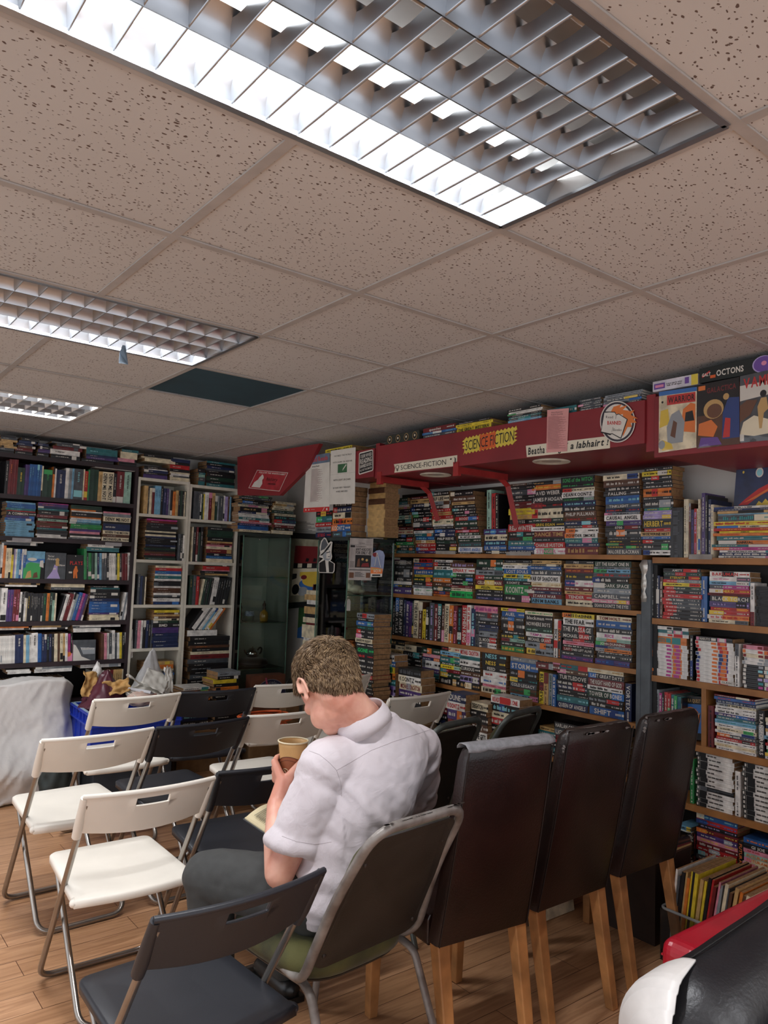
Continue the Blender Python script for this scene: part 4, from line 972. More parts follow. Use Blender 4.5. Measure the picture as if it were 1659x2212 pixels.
sign('shop_sign', SX1, q3(C3, (265,637),(975,535),(970,655),(270,732)), SIGNW, art, 'white strip sign reading SCIENCE-FICTION with planet and moon', 'sign', outline=[(0,0),(1,0),(1,1),(0,1),(.018,.5)])
zig = []
for i in range(15): zig += [(i/15, -0.02), ((i+.5)/15, 0.09)]
zig += [(1, -0.02)]
for i in range(1, 5): zig += [(0.965, (i-.5)/5), (1.02, i/5)]
zig += [(1, 1.02)]
for i in range(15): zig += [(1-(i+.5)/15, 0.91), (1-(i+1)/15, 1.02)]
for i in range(1, 5): zig += [(0.035, 1-(i-.5)/5), (-0.02, 1-i/5)]
zig = zig[:-1]
def clipx(poly, a, b): return [(min(max(x, a), b), y) for x, y in poly]
oz = [(.33,.04),(.36,.0),(.385,.09),(.41,0),(.435,.09),(.46,0),(.485,.09),(.51,0),(.535,.09),(.56,0),(.585,.09),(.61,0),(.635,.09),(.635,.9),(.61,1),(.585,.91),(.56,1),(.535,.91),(.51,1),(.485,.91),(.46,1),(.435,.91),(.41,1),(.385,.91),(.36,1),(.33,.95)]
sign('shop_sign', SX1, q3(C3, (1040,345),(1635,208),(1632,408),(1040,528)), Y_, [(O_, 'p', oz), (M('ink_sign', '1c1a26', 0.5), 't', 'SCIENCE FICTION', (.045, .965, .2, .82), 0.05, False, 'stretch')], 'jagged yellow and orange sign reading SCIENCE FICTION', 'sign', outline=zig)
sign('shop_sign', SX1, q3(C4, (275,405),(1160,300),(1160,430),(285,525)), SIGNW, [(K_, 't', 'Beatha', (.02, .235, .2, .82), .25, True, 'stretch'), (K_, 't', 'teanga', (.25, .48, .2, .75), .25, True, 'stretch'), (K_, 't', 'í a labhairt !', (.495, .98, .28, .85), .25, True, 'stretch')], 'white strip sign in italic lettering, half behind pink notice', 'sign')
sign('notice', SX2, q3(C4, (500,28),(727,8),(708,462),(490,478)), PINKP, [(K_, 't', 'This is Dynamite !', (.1, .85, .915, .945)), (K_, 't', 'Read it Carefully', (.1, .85, .865, .895)), (M('ink_faint', '8a4a4c', 0.6), 'lines', (.06, .93, .06, .83, 42, .006))], 'long pink notice in clear film pinned over the white strip', 'notice')
# round book badge
BQ = q3((1240,820,8.295), (470,385),(1165,385),(1165,1115),(470,1115))
fl = M('flame_orange', 'd87838', 0.6, var=0.04); dk = M('badge_dark', '34303a', 0.6, var=0.03)
oc = circ(.455, .49, .44, .495, 40)
art = [(W_, 'p', circ(.455, .49, .455, .51, 40)), (dk, 'p', circ(.455, .49, .43, .485, 40)), (W_, 'p', circ(.455, .49, .38, .435, 40)),
  (fl, 'p', [(.28,.72),(.36,.86),(.57,.92),(.52,.84),(.72,.9),(.60,.78),(.78,.76),(.62,.68),(.5,.66),(.4,.7)]), (fl, 'p', [(.6,.7),(.75,.74),(.9,.78),(.80,.66),(.98,.57),(.85,.57),(.95,.47),(.80,.46),(.83,.36),(.72,.36),(.6,.12),(.6,.4)]),
  (K_, 'p', [(.105,.72),(.12,.74),(.25,.74),(.40,.735),(.435,.67),(.5,.69),(.72,.555),(.725,.54),(.56,.075),(.52,.085),(.32,.19),(.27,.16),(.02,.22),(.02,.25)]),
  (W_, 'p', [(.12,.71),(.25,.72),(.39,.715),(.43,.65),(.5,.67),(.70,.545),(.545,.1),(.325,.21),(.28,.2),(.035,.25)]), (K_, 'p', [(.425,.66),(.435,.66),(.42,.56),(.412,.56)]), (K_, 'p', [(.345,.36),(.355,.36),(.32,.24),(.312,.24)]),
  (K_, 't', 'Read', (.15, .36, .575, .64)), (R_, 't', 'BANNED', (.2, .56, .42, .51), 0.0, True, 'stretch'), (K_, 't', 'Books', (.36, .57, .26, .33))]
sign('badge_sign', SX3, BQ, dk, art, 'round badge of a burning open book reading Read BANNED Books', 'sign', outline=oc)
sign('sticker', SX1, q3(C2, (1128,222),(1243,192),(1245,368),(1125,405)), W_, [(K_, 'p', [(.08,.05),(.93,.05),(.96,.1),(.96,.9),(.93,.94),(.08,.94),(.05,.9),(.05,.1)]), (W_, 't', 'I SURVIVED', (.1, .92, .73, .88), 0, True, 'stretch'), (W_, 't', 'READING', (.1, .92, .47, .69), 0, True, 'stretch'), (W_, 't', 'BANNED BOOKS', (.1, .92, .28, .43), 0, True, 'stretch'), (W_, 't', 'ALL I GOT WAS SMARTER', (.1, .92, .13, .22), 0, True, 'stretch')], 'black sticker with white rim reading I SURVIVED READING BANNED BOOKS', 'sticker', outline=[(0,.06),(.06,0),(.94,0),(1,.06),(1,.94),(.94,1),(.06,1),(0,.94)])
P3 = (640,940,7.541)
sign('poster', HX-0.004, q3(P3, (565,257),(968,197),(955,1113),(543,1130)), PAPER, [(K_, 't', 'WE NEED THE WORLD', (.15, .85, .875, .905), 0, False, 'stretch'), (K_, 't', 'WITH HOPE OR DESPAIR', (.1, .88, .755, .785), 0, False, 'stretch'), (M('leaf_print', '3f6b48', 0.6), 'p', [(.31,.57),(.68,.57),(.68,.73),(.31,.73)]), (W_, 'p', [(.5,.6),(.66,.7),(.64,.72),(.52,.64)]), (M('paper_edge', 'a9a69c', 0.7), 'p', [(0,.545),(1,.555),(1,.558),(0,.548)]), (K_, 't', 'WITH LIGHT OR DARK', (.14, .84, .425, .46), 0, False, 'stretch'), (K_, 't', 'BY OUR EVERY THOUGHT,', (.14, .84, .285, .315), 0, False, 'stretch'), (K_, 't', 'WORD AND DEED', (.26, .72, .215, .245), 0, False, 'stretch')], 'white poster of spaced capital lines around a green leaf picture', 'poster')
GB = M('poster_blue', '66788c', 0.6)
sign('poster', HX-0.002, q3(P3, (172,352),(548,285),(543,1240),(118,1258)), PAPER, [(GB, 'p', [(0,.84),(1,.84),(1,1),(0,1)]), (R_, 't', 'Good Reads', (.1, .92, .885, .965), 0, True), (K_, 't', 'Group Reads', (.22, .62, .79, .815), .15, True), (M('ink_text', '8e6a68', 0.6), 'lines', (.25, .72, .17, .75, 46, .005)), (R_, 'p', [(0,0),(1,0),(1,.078),(0,.078)]), (W_, 'p', [(.74,.012),(.76,.012),(.83,.07),(.81,.07)]), (W_, 'p', [(.88,.02),(.93,.02),(.93,.055),(.88,.055)]), (W_, 'p', [(.08,.03),(.12,.03),(.12,.055),(.08,.055)]), (W_, 'p', [(.2,.03),(.24,.03),(.24,.055),(.2,.055)]), (W_, 'p', [(.3,.04),(.45,.04),(.45,.045),(.3,.045)])], 'tall poster with grey-blue heading and red foot, left of the leaf poster', 'poster')
# posters on the wall and the slanted panel
sign('poster', PX_-0.001, q3(C2, (290,363),(545,385),(473,540),(218,512)), M('poster_red', 'a83038', 0.5), [(W_, 'p', q) for q in ([(0,0),(1,0),(1,.025),(0,.025)],[(0,.975),(1,.975),(1,1),(0,1)],[(0,0),(.012,0),(.012,1),(0,1)],[(.988,0),(1,0),(1,1),(.988,1)])] + [(W_, 't', 'FOLLOW THE WHITE RABBIT', (.1, .95, .85, .93), 0, True, 'stretch'), (W_, 'p', [(.08,.08),(.36,.08),(.38,.3),(.32,.5),(.34,.6),(.3,.72),(.24,.8),(.22,.7),(.19,.62),(.18,.5),(.1,.35)]), (M('ink_dark_red', '5a1a20', 0.6), 't', 'history', (.42, .82, .5, .68), 0, True), (K_, 't', 'section', (.5, .84, .3, .42), 0, True)], 'red poster with white border and a white rabbit on the slanted panel', 'poster')
mb = MB()
sign('notice', XR-0.002, [(632,1080),(690,1080),(690,1160),(628,1160)], PAPER, [(K_, 't', 'Dear', (.3,.9,.85,.95)), (K_, 'lines', (.15, .9, .1, .4, 9, .012))], 'white notice taped on the wall behind the hanging posters', 'notice')
# game boxes and bagged comics on the right header
def gbox(name, quad, X, D, mats, art, label):
    TL, TR, BR, BL = [atx(*q, X) for q in quad]
    y0, y1 = TR.y, TL.y; z0 = max((BL.z+BR.z)/2, 2.287); z1 = min((TL.z+TR.z)/2, CEIL-0.006)
    t = empty(name, (X, (y0+y1)/2, z0), 0, label, 'box')
    mb = MB(); mb.box(0, D, y0-(y0+y1)/2, y1-(y0+y1)/2, 0.001, z1-z0); hl = (y1-y0)/2; H = z1-z0
    ms = [mats]
    for lay, (m, kind, *a) in enumerate(art):
        if m not in ms: ms.append(m)
        mi = ms.index(m); d = -0.0006-0.0002*lay
        fn = lambda u, v: (d, hl-u*2*hl, v*H)
        if kind == 'p': mb.add([fn(u, v) for u, v in a[0]], [tuple(range(len(a[0])))], mi)
        else: put_text(mb, a[0], fn, *a[1], mi, True, aspect=2*hl/H)
    mb.build('lid', ms, t, fix=False)
    mb = MB(); mb.box(0.003, D-0.002, 0.002-hl, hl-0.002, 0.0002, 0.02); mb.build('tray', mats, t)
gbox('game_box', q3(C7, (222,300),(655,195),(660,305),(225,388)), HX+0.004, 0.26, M('box_white', 'cfcdd6', 0.5), [(ink('v'), 'p', [(.03,.2),(.28,.2),(.28,.75),(.03,.75)]), (ink('p'), 'p', [(.06,.35),(.25,.35),(.25,.6),(.06,.6)]), (K_, 't', 'A clever game for curious', (.31,.66,.52,.66)), (K_, 't', 'folk of all ages', (.31,.66,.34,.48)), (ink('v'), 'p', [(.72,.25),(.81,.25),(.81,.85),(.72,.85)]), (Y_, 'p', [(.86,0),(1,0),(1,1),(.86,1)])], 'flat white and lilac game box on the right header')
gbox('game_box', q3(C7, (668,185),(1500,-25),(1500,150),(672,300)), HX+0.002, 0.26, M('box_black', '1c2220', 0.45), [(W_, 't', 'OCTONS', (.21,.53,.28,.68)), (R_, 'p', [(.03,.45),(.13,.75),(.13,.62),(.04,.32)]), (W_, 't', 'GALT', (.035,.14,.4,.62)), (O_, 'p', [(.135,.2),(.20,.2),(.20,.4),(.135,.4)]), (ink('l'), 'p', circ(.75, .5, .12, .55, 24)), (ink('v'), 'p', circ(.755, .5, .11, .5, 24)), (ink('p'), 'p', circ(.76, .55, .03, .15, 10))], 'black game box lettered OCTONS on the right header')
def comic(quad, base, art, label):
    o = sign('comic_book', HX-0.003, quad, base, art, label, 'comic', thick=0.002, group='bagged comics on the right header')
    TL, TR, BR, BL = [atx(*q, HX-0.0065) for q in quad]
    N = 14; G = []
    for i in range(N+1):
        for j in range(N+1):
            u, v = i/N, j/N; p = BL.lerp(BR, u).lerp(TL.lerp(TR, u), v)
            w = 0.0 if i in (0, N) or j in (0, N) else (0.0042*(noise.noise(Vector((u*2.2+3*len(label), v*9.0+u*2.5, 0.3))))+0.001)
            G.append(p + Vector((-abs(w), 0, 0)))
    mb = MB(); mb.add(G, [(i*(N+1)+j, (i+1)*(N+1)+j, (i+1)*(N+1)+j+1, i*(N+1)+j+1) for i in range(N) for j in range(N)], 0, True)
    s = mb.build('plastic_sleeve', glass('clear_sleeve', (0.97, 0.97, 0.97)), o); s['label'] = 'creased clear plastic sleeve'
    return o
comic(q3(C7, (285,385),(645,335),(640,915),(280,965)), cov('c'), [(ink('b'), 'p', [(0,.93),(1,.93),(1,1),(0,1)]), (ink('r'), 'p', [(.22,.76),(.97,.76),(.97,.92),(.22,.92)]), (K_, 't', 'WARRIOR', (.25,.95,.79,.89), 0, True, 'stretch'), (ink('y'), 'p', [(.02,.4),(.3,.45),(.25,.7),(.05,.68)]), (ink('o'), 'p', [(.6,.3),(.97,.25),(.97,.72),(.85,.75),(.65,.66),(.62,.5)]), (ink('k'), 'p', [(.7,.45),(.95,.45),(.9,.62),(.72,.6)]), (ink('s'), 'p', [(.25,.12),(.65,.12),(.7,.45),(.55,.66),(.35,.6),(.22,.4)]), (ink('h'), 'p', [(.32,.25),(.45,.2),(.5,.45),(.4,.5)]), (ink('y'), 'p', [(.1,.02),(.4,.03),(.35,.12),(.1,.2)]), (ink('s'), 'p', circ(.09,.12,.09,.07)), (K_, 'p', circ(.1,.82,.03,.02,8))], 'bagged comic lettered WARRIOR in red with a grey armoured figure')
comic(q3(C7, (650,320),(1050,240),(1055,880),(645,925)), cov('h'), [(ink('k'), 'p', [(0,.5),(1,.5),(1,1),(0,1)]), (ink('R'), 't', 'GALACTICA', (.24,.93,.84,.92), 0, True, 'stretch'), (ink('o'), 'p', [(.03,.9),(.2,.9),(.2,.97),(.03,.97)]), (ink('a'), 'p', circ(.4,.58,.24,.15)), (ink('h'), 'p', circ(.42,.55,.18,.11)), (ink('n'), 'p', [(.6,.1),(1,.1),(1,.7),(.75,.72),(.62,.5)]), (ink('o'), 'p', [(.03,.2),(.4,.15),(.5,.3),(.35,.42),(.05,.38)]), (ink('r'), 'p', [(.62,.12),(.78,.12),(.8,.4),(.68,.42)]), (ink('a'), 'p', circ(.7,.74,.07,.05)), (ink('v'), 'p', [(.05,.02),(.6,.02),(.5,.14),(.1,.16)])], 'bagged comic lettered GALACTICA with a large tan head and explosion')
comic(q3(C7, (1058,235),(1400,160),(1400,838),(1058,870)), cov('S'), [(W_, 'p', [(0,.62),(1,.66),(1,.85),(0,.85)]), (ink('r'), 't', 'VAMPIRE', (.1,1.3,.8,.95), 0, True, 'stretch'), (ink('c'), 'p', [(0,.12),(.4,.08),(.9,.1),(.8,.3),(.4,.38),(.1,.3)]), (ink('a'), 'p', [(.55,.18),(.62,.18),(.68,.4),(.8,.45),(.75,.62),(.6,.62),(.5,.5)]), (ink('k'), 'p', circ(.66,.68,.09,.05)), (ink('h'), 'p', [(0,.3),(.3,.4),(.5,.6),(.2,.62),(0,.55)]), (W_, 'p', [(0,.02),(.12,.02),(.12,.12),(0,.12)])], 'bagged comic with red lettered title at the right edge of the header')
# books lying on top of the long header
def HS(px0, px1, items, lab, D=0.17, z=2.281, **k): return stack('R', HX+0.015, z, (0,0,1.0), px0, px1, items, 'red header top', name='hardback_book', kind='book', D=D, ids=lab, hmax=k.pop('hmax', 0.095), group='books lying on the red header', **k)
gb = MB(); y0, y1 = colx(908, HX+.02, 2.33), colx(836, HX+.02, 2.33)
gb.box(HX+0.012, HX+0.2, y0, y1, 2.2812, 2.335)
ms = [M('box_olive', '2c3029', 0.6), ink('a'), ink('k'), ink('c')]
for i in range(4):
    u = (i+.5)/4; yy = y1-(y1-y0)*u
    gb.add([(HX+0.0115, yy+0.02*math.cos(a), 2.308+0.022*math.sin(a)) for a in [2*PI*k/16 for k in range(16)]], [tuple(range(16))], 1)
    gb.add([(HX+0.0112, yy+0.017*math.cos(a), 2.308+0.019*math.sin(a)) for a in [2*PI*k/16 for k in range(16)]], [tuple(range(16))], 2)
    gb.add([(HX+0.0109, yy+0.006*math.cos(a), 2.31+0.007*math.sin(a)) for a in [2*PI*k/16 for k in range(16)]], [tuple(range(16))], 3)
tag(gb.build('slipcase', ms, fix=False), 'dark slipcase patterned with four discs at the left end of the header', 'box')
HS(912, 985, "7S/w 5b/u 10R/w:speeches", 'the dark pile by slipcase', D=0.16)
HS(984, 1062, "11y/k:THE_GREAT_WESTERN 6y/k 4k", 'the yellow pile', D=0.2)
HS(1095, 1170, "6u/w 4k 4t 4k 3w/k 4w 6k", 'the blue-based pile', D=0.2)
HS(1182, 1246, "17t/w", 'the teal album by pink notice', D=0.2)
HS(1250, 1300, "5S/w 5S/w 5S/w 5S/w 5S", 'the grey pile', D=0.2)
HS(1302, 1385, "6S/w 5s 5S 5s 5s", 'the pale-edged pile', D=0.2, pages='white')
HS(702, 762, "8c/R 8y/k", 'the pair above the leaf poster', D=0.2, z=2.273)
# annual with a space picture leaning above the annuals shelf
AN = q3(C7, (1045,1000),(1400,930),(1400,1480),(1005,1480))
sign('annual_book', 3.38, AN, cov('n'), [(ink('R'), 'p', [(.06,.82),(.85,.86),(.85,.95),(.1,.92)]), (ink('r'), 'p', [(.12,.02),(.3,.15),(.6,.32),(1,.45),(1,.32),(.6,.18),(.35,.03)]), (ink('o'), 'p', [(.25,.07),(.5,.18),(.95,.36),(.95,.33),(.55,.15)]), (ink('y'), 'p', [(.55,.02),(.62,.1),(.7,.06),(.78,.14),(.86,.08),(.98,.16),(.98,0)]), (ink('w'), 'p', circ(.62,.62,.1,.09)), (ink('u'), 'p', circ(.62,.62,.07,.065)), (ink('y'), 'p', circ(.2,.66,.03,.03,5)), (ink('y'), 'p', circ(.4,.75,.02,.02,5))], 'large dark blue annual with a red rocket leaning over the lying annuals', 'book', thick=0.012)
# shelf label, card signs by the cabinet
sign('shelf_label', SX-0.0125, q3(C8, (945,1392),(1080,1412),(1078,1448),(945,1425)), PAPER, [(K_, 't', 'CLASIC', (.1, .95, .25, .75), 0, True, 'stretch')], 'white handwritten card reading CLASIC on the manga shelf edge', 'label')
for q, lab in ((((730,1605),(955,1608),(955,1645),(733,1642)), 'blank grey strip on the shelf edge, left of the two'),):
    sign('shelf_label', SX-0.0125, q3(C3, *q), M('grey_card', '9a9690', 0.6), [], lab, 'label')
sign('shelf_label', SX-0.0125, q3(C4, (65,1522),(328,1522),(328,1562),(65,1560)), M('grey_card', '9a9690', 0.6), [], 'blank grey strip on the shelf edge, nearer the middle', 'label')
sign('shelf_label', SX-0.0125, q3(C7, (570,1935),(790,1935),(788,1985),(565,1982)), M('grey_card', '9a9690', 0.6), [], 'blank grey strip below the upright albums', 'label')
Z7 = (640,1140,7.541)
sign('poster_card', 2.895, q3(Z7, (878,165),(1258,180),(1222,858),(845,850)), M('newsprint', 'a9a19c', 0.7), [(K_, 'p', [(.02,.845),(.98,.845),(.98,.85),(.02,.85)]), (K_, 't', 'Daily Books', (.35,.72,.87,.9)), (K_, 't', 'The 31st anniversary', (.28,.72,.79,.825)), (K_, 't', 'ANY 4 BOOKS', (.29,.95,.70,.77), 0, True, 'stretch'), (K_, 't', 'FOR ONLY €5', (.29,.95,.62,.69), 0, True, 'stretch'), (ink('k'), 'p', [(.28,.3),(.95,.3),(.95,.6),(.28,.6)]), (ink('h'), 'p', [(.35,.32),(.5,.32),(.48,.52),(.4,.5)]), (ink('a'), 'p', circ(.6,.5,.05,.03)), (ink('a'), 'p', circ(.78,.48,.05,.03)), (ink('R'), 'p', [(.55,.32),(.9,.32),(.85,.42),(.6,.4)]), (K_, 'p', [(.05,.78),(.25,.78),(.25,.83),(.05,.83)]), (M('ink_grey', '8b8480', 0.6), 'p', [(.05,.3),(.24,.3),(.24,.45),(.05,.45)]), (K_, 'p', [(.04,.235),(.95,.235),(.95,.25),(.04,.25)]), (ink('h'), 'p', [(.05,.05),(.25,.05),(.25,.18),(.05,.18)]), (ink('h'), 'p', [(.78,.06),(.95,.06),(.95,.18),(.78,.18)]), (K_, 'lines', (.3,.75,.06,.18, 6, .008))], 'grey newspaper-style card offering books, on the glass cabinet', 'sign')
sign('poster_card', 2.888, q3(Z7, (1225,360),(1440,365),(1400,800),(1212,800)), M('scifi_sky', '8a96b4', 0.6), [(ink('o'), 'p', [(0,.0),(1,0),(1,.3),(.6,.34),(0,.36)]), (ink('a'), 'p', [(.05,.25),(.95,.25),(.95,.3),(.05,.33)]), (W_, 't', 'SCI FI', (.25,.85,.17,.27), 0, True, 'stretch'), (ink('w'), 'p', [(0,0),(1,0),(1,.12),(0,.12)]), (K_, 'p', [(.15,.03),(.85,.03),(.85,.09),(.15,.09)]), (ink('R'), 'p', circ(.32,.82,.2,.08)), (W_, 'p', [(.44,.9),(.48,.9),(.85,.35),(.8,.35)]), (W_, 'p', [(.44,.9),(.47,.9),(.35,.4),(.31,.4)])], 'arched card with a desert spacecraft reading SCI FI', 'sign', outline=[(0,0),(.95,0),(1.05,.35),(1.05,.8),(.9,.95),(.65,1),(.4,.98),(.15,.88),(0,.7)])
port = [(.05,.02),(.9,.02),(.98,.08),(1,.28),(.72,.37),(.80,.40),(.84,.48),(.80,.58),(.82,.72),(.86,.88),(.76,.90),(.62,.84),(.48,.98),(.36,1),(.18,.9),(.08,.72),(.12,.55),(.04,.45),(.3,.42),(.02,.3),(0,.08)]
sign('portrait_cutout', 2.893, q3(Z7, (360,155),(630,165),(628,752),(365,745)), W_, [(ink('k'), 'p', [(.06,.04),(.88,.04),(.94,.1),(.95,.28),(.65,.36),(.4,.38),(.05,.29),(.03,.1)]), (W_, 'p', [(.5,.04),(.66,.04),(.62,.3),(.66,.38),(.42,.38)]), (ink('s'), 'p', [(.36,.38),(.62,.36),(.74,.4),(.78,.5),(.72,.62),(.6,.72),(.4,.66),(.26,.5)]), (W_, 'p', [(.5,.42),(.7,.42),(.72,.55),(.66,.66),(.5,.64)]), (ink('k'), 'p', [(.1,.5),(.24,.5),(.5,.7),(.72,.82),(.82,.87),(.7,.74),(.5,.62)]), (ink('S'), 'p', [(.14,.62),(.22,.86),(.36,.97),(.46,.94),(.6,.8),(.4,.68)]), (ink('k'), 'p', [(.5,.56),(.74,.6),(.74,.62),(.5,.585)]), (ink('k'), 'p', [(.6,.46),(.72,.47),(.72,.485),(.6,.48)])], 'black and white cut-out of a man in a hat on the glass cabinet', 'cut-out', outline=port)
# ================================================================== CHAIRS
CHROME = M('satin_steel_tube', '9d9892', 0.28, 0.9, var=0.05)
WPL = M('white_plastic', 'ece6da', 0.38, var=0.03, vscale=5); BPL = M('black_plastic', '22242a', 0.42, var=0.06, vscale=5, bump=0.06, bscale=400)
def arc(p, q, r_, k=6):
    return None
def round_path(pts, rad, k=6):
    P = [Vector(p) for p in pts]; out = [P[0]]
    for i in range(1, len(P)-1):
        a = (P[i-1]-P[i]); b = (P[i+1]-P[i]); r = min(rad, a.length*0.45, b.length*0.45)
        p0, p1 = P[i]+a.normalized()*r, P[i]+b.normalized()*r
        for j in range(k+1):
            t_ = j/k; out.append(p0*(1-t_)**2 + P[i]*2*t_*(1-t_) + p1*t_*t_)
    out.append(P[-1]); return out
def folding_chair(pl, label):
    """origin on the floor below the middle of the back's top edge; front = +y"""
    t = empty('folding_chair', (0,0,0), 0, label, 'chair', 'folding chairs')
    mb = MB(); mb.tube(round_path([(-.208,.015,.745), (-.205,.47,.012), (.205,.47,.012), (.208,.015,.745)], .06), .0105, 10); mb.build('front_frame', CHROME, t)
    mb = MB(); mb.tube(round_path([(-.172,.46,.425), (-.172,.06,.012), (.172,.06,.012), (.172,.46,.425)], .06), .0105, 10); mb.build('rear_frame', CHROME, t)
    # seat: rounded slab, slightly dished, rear edge curved
    def seat_outline(g):
        o = []
        for cx, a0 in ((.158, 0), (-.158, 90)):
            for k in range(7):
                a = math.radians(a0+90*k/6); o.append((cx+(.034-g)*math.cos(a), .468+(.034-g)*math.sin(a)))
        for k in range(9):
            u = k/8; x = -.212+g+(.424-2*g)*u; o.append((x, .072+g-0.022*math.sin(PI*u)))
        return o
    ol = seat_outline(0); oi = seat_outline(.008)
    mb = MB()
    r0 = [(x, y, .422) for x, y in oi]; r1 = [(x, y, .426) for x, y in ol]; r2 = [(x, y, .447) for x, y in ol]; r3 = [(x, y, .4525) for x, y in oi]
    cy = .28; r4 = [(x*.8, cy+(y-cy)*.8, .4500) for x, y in oi]; r5 = [(x*.3, cy+(y-cy)*.3, .4470) for x, y in oi]
    mb.rings([r0, r1, r2, r3, r4, r5], 0, True, True)
    mb.v = [(x, y, z-.030+.018*max(0, (y-.07)/.43)) for x, y, z in mb.v]
    o = mb.build('seat', pl, t)
    for s in (-1, 1):
        mb = MB(); mb.capsule((s*.21, .085, .409), (s*.203, .10, .409), .014, .014, 10); mb.build('hinge', pl, t)
    # backrest: curved shell with a grip slot
    us = [-1, -.93, -.8, -.6, -.4, -.26, -.25, -.13, 0, .13, .25, .26, .4, .6, .8, .93, 1]
    vs = [0, .08, .3, .5, .66, .70, .84, .88, .95, 1]
    def P(u, v, off):
        x = .226*u
        zt = .772 - .0*abs(u); zb = .640 - .018*(1-u*u)
        z = zb+(zt-zb)*v
        y = .078 - .078*v - .034*(1-u*u) + (off if abs(u) < .98 else off*.9)
        return (x, y, z)
    F = []; nu, nv = len(us), len(vs)
    mb = MB()
    a = [P(u, v, -.007) for u in us for v in vs]; b = [P(u, v, .007) for u in us for v in vs]
    fs = []; N = nu*nv
    hole = lambda i, j: -.255 < (us[i]+us[i+1])/2 < .255 and .66 < (vs[j]+vs[j+1])/2 < .86
    pres = {(i, j) for i in range(nu-1) for j in range(nv-1) if not hole(i, j)}
    for i, j in pres:
        q = (i*nv+j, (i+1)*nv+j, (i+1)*nv+j+1, i*nv+j+1)
        fs.append(q); fs.append(tuple(N+k for k in reversed(q)))
        for di, dj, e0, e1 in ((0,-1,q[0],q[1]), (1,0,q[1],q[2]), (0,1,q[2],q[3]), (-1,0,q[3],q[0])):
            if (i+di, j+dj) not in pres: fs.append((e1, e0, N+e0, N+e1))
    mb.add(a+b, fs, 0, True)
    # rounded lip along the top and sleeves over the posts
    o = mb.build('backrest', pl, t); smooth_by_angle(o, 35)
    bevel(o, .003, 2, 50)
    for s in (-1, 1):
        mb = MB(); mb.tube([(s*.213, .090, .621), (s*.215, .065, .66), (s*.220, .004, .768)], [.0155, .0165, .012], 12); mb.build('sleeve', pl, t)
    mb = MB(); mb.tube([P(u, 1, 0) for u in us], .0088, 8); mb.build('top_lip', pl, t)
    return t
protoW = folding_chair(WPL, None); protoB = folding_chair(BPL, None)
usedW = usedB = False
def put_fold(kind, x, y, ang, label, sx=1.0, sz=1.0):
    global usedW, usedB
    if kind == 'W': o = protoW if not usedW else copy_tree(protoW); usedW = True
    else: o = protoB if not usedB else copy_tree(protoB); usedB = True
    o.location = (x, y, 0); o.rotation_euler = (0, 0, math.radians(ang)); o.scale = (sx, sx if sz == 1.0 else 1, sx if sz == 1.0 else sz)
    o['label'] = label; o['group'] = ('white' if kind == 'W' else 'black') + ' folding chairs in rows'
    return o
put_fold('W', 1.035, 2.535, -1, 'white folding chair nearest the viewer, with a marked backrest')
put_fold('W', 1.10, 3.285, 1.6, 'white folding chair directly before the nearest white one', 1.035)
put_fold('W', 1.54, 4.025, 1.5, 'white folding chair standing before the blue crate', 1.05)
put_fold('B', 0.90, 1.615, 3.2, 'black folding chair at the bottom edge, closest of all')
put_fold('B', 1.525, 2.575, -1, 'black folding chair at the left of the seated man, beside the nearest white one')
put_fold('B', 1.580, 3.30, 3, 'black folding chair in the middle of the second row', 1.035)
put_fold('B', 2.02, 4.07, -5, 'black folding chair in the back row before the white bookcases', 1.04)
put_fold('W', 2.060, 3.34, -2, 'white folding chair just beyond the coffee cup', 1.03)
put_fold('W', 2.575, 4.20, -4, 'white folding chair in the back row holding coiled orange cable', 1.02)
put_fold('W', 2.735, 3.11, 3, "white folding chair beyond the man's right shoulder", 1.0, 1.12)
put_fold('W', 2.69, 3.74, 10, 'white folding chair half hidden behind the neck of the man', 0.95, 1.14).scale.y = .84

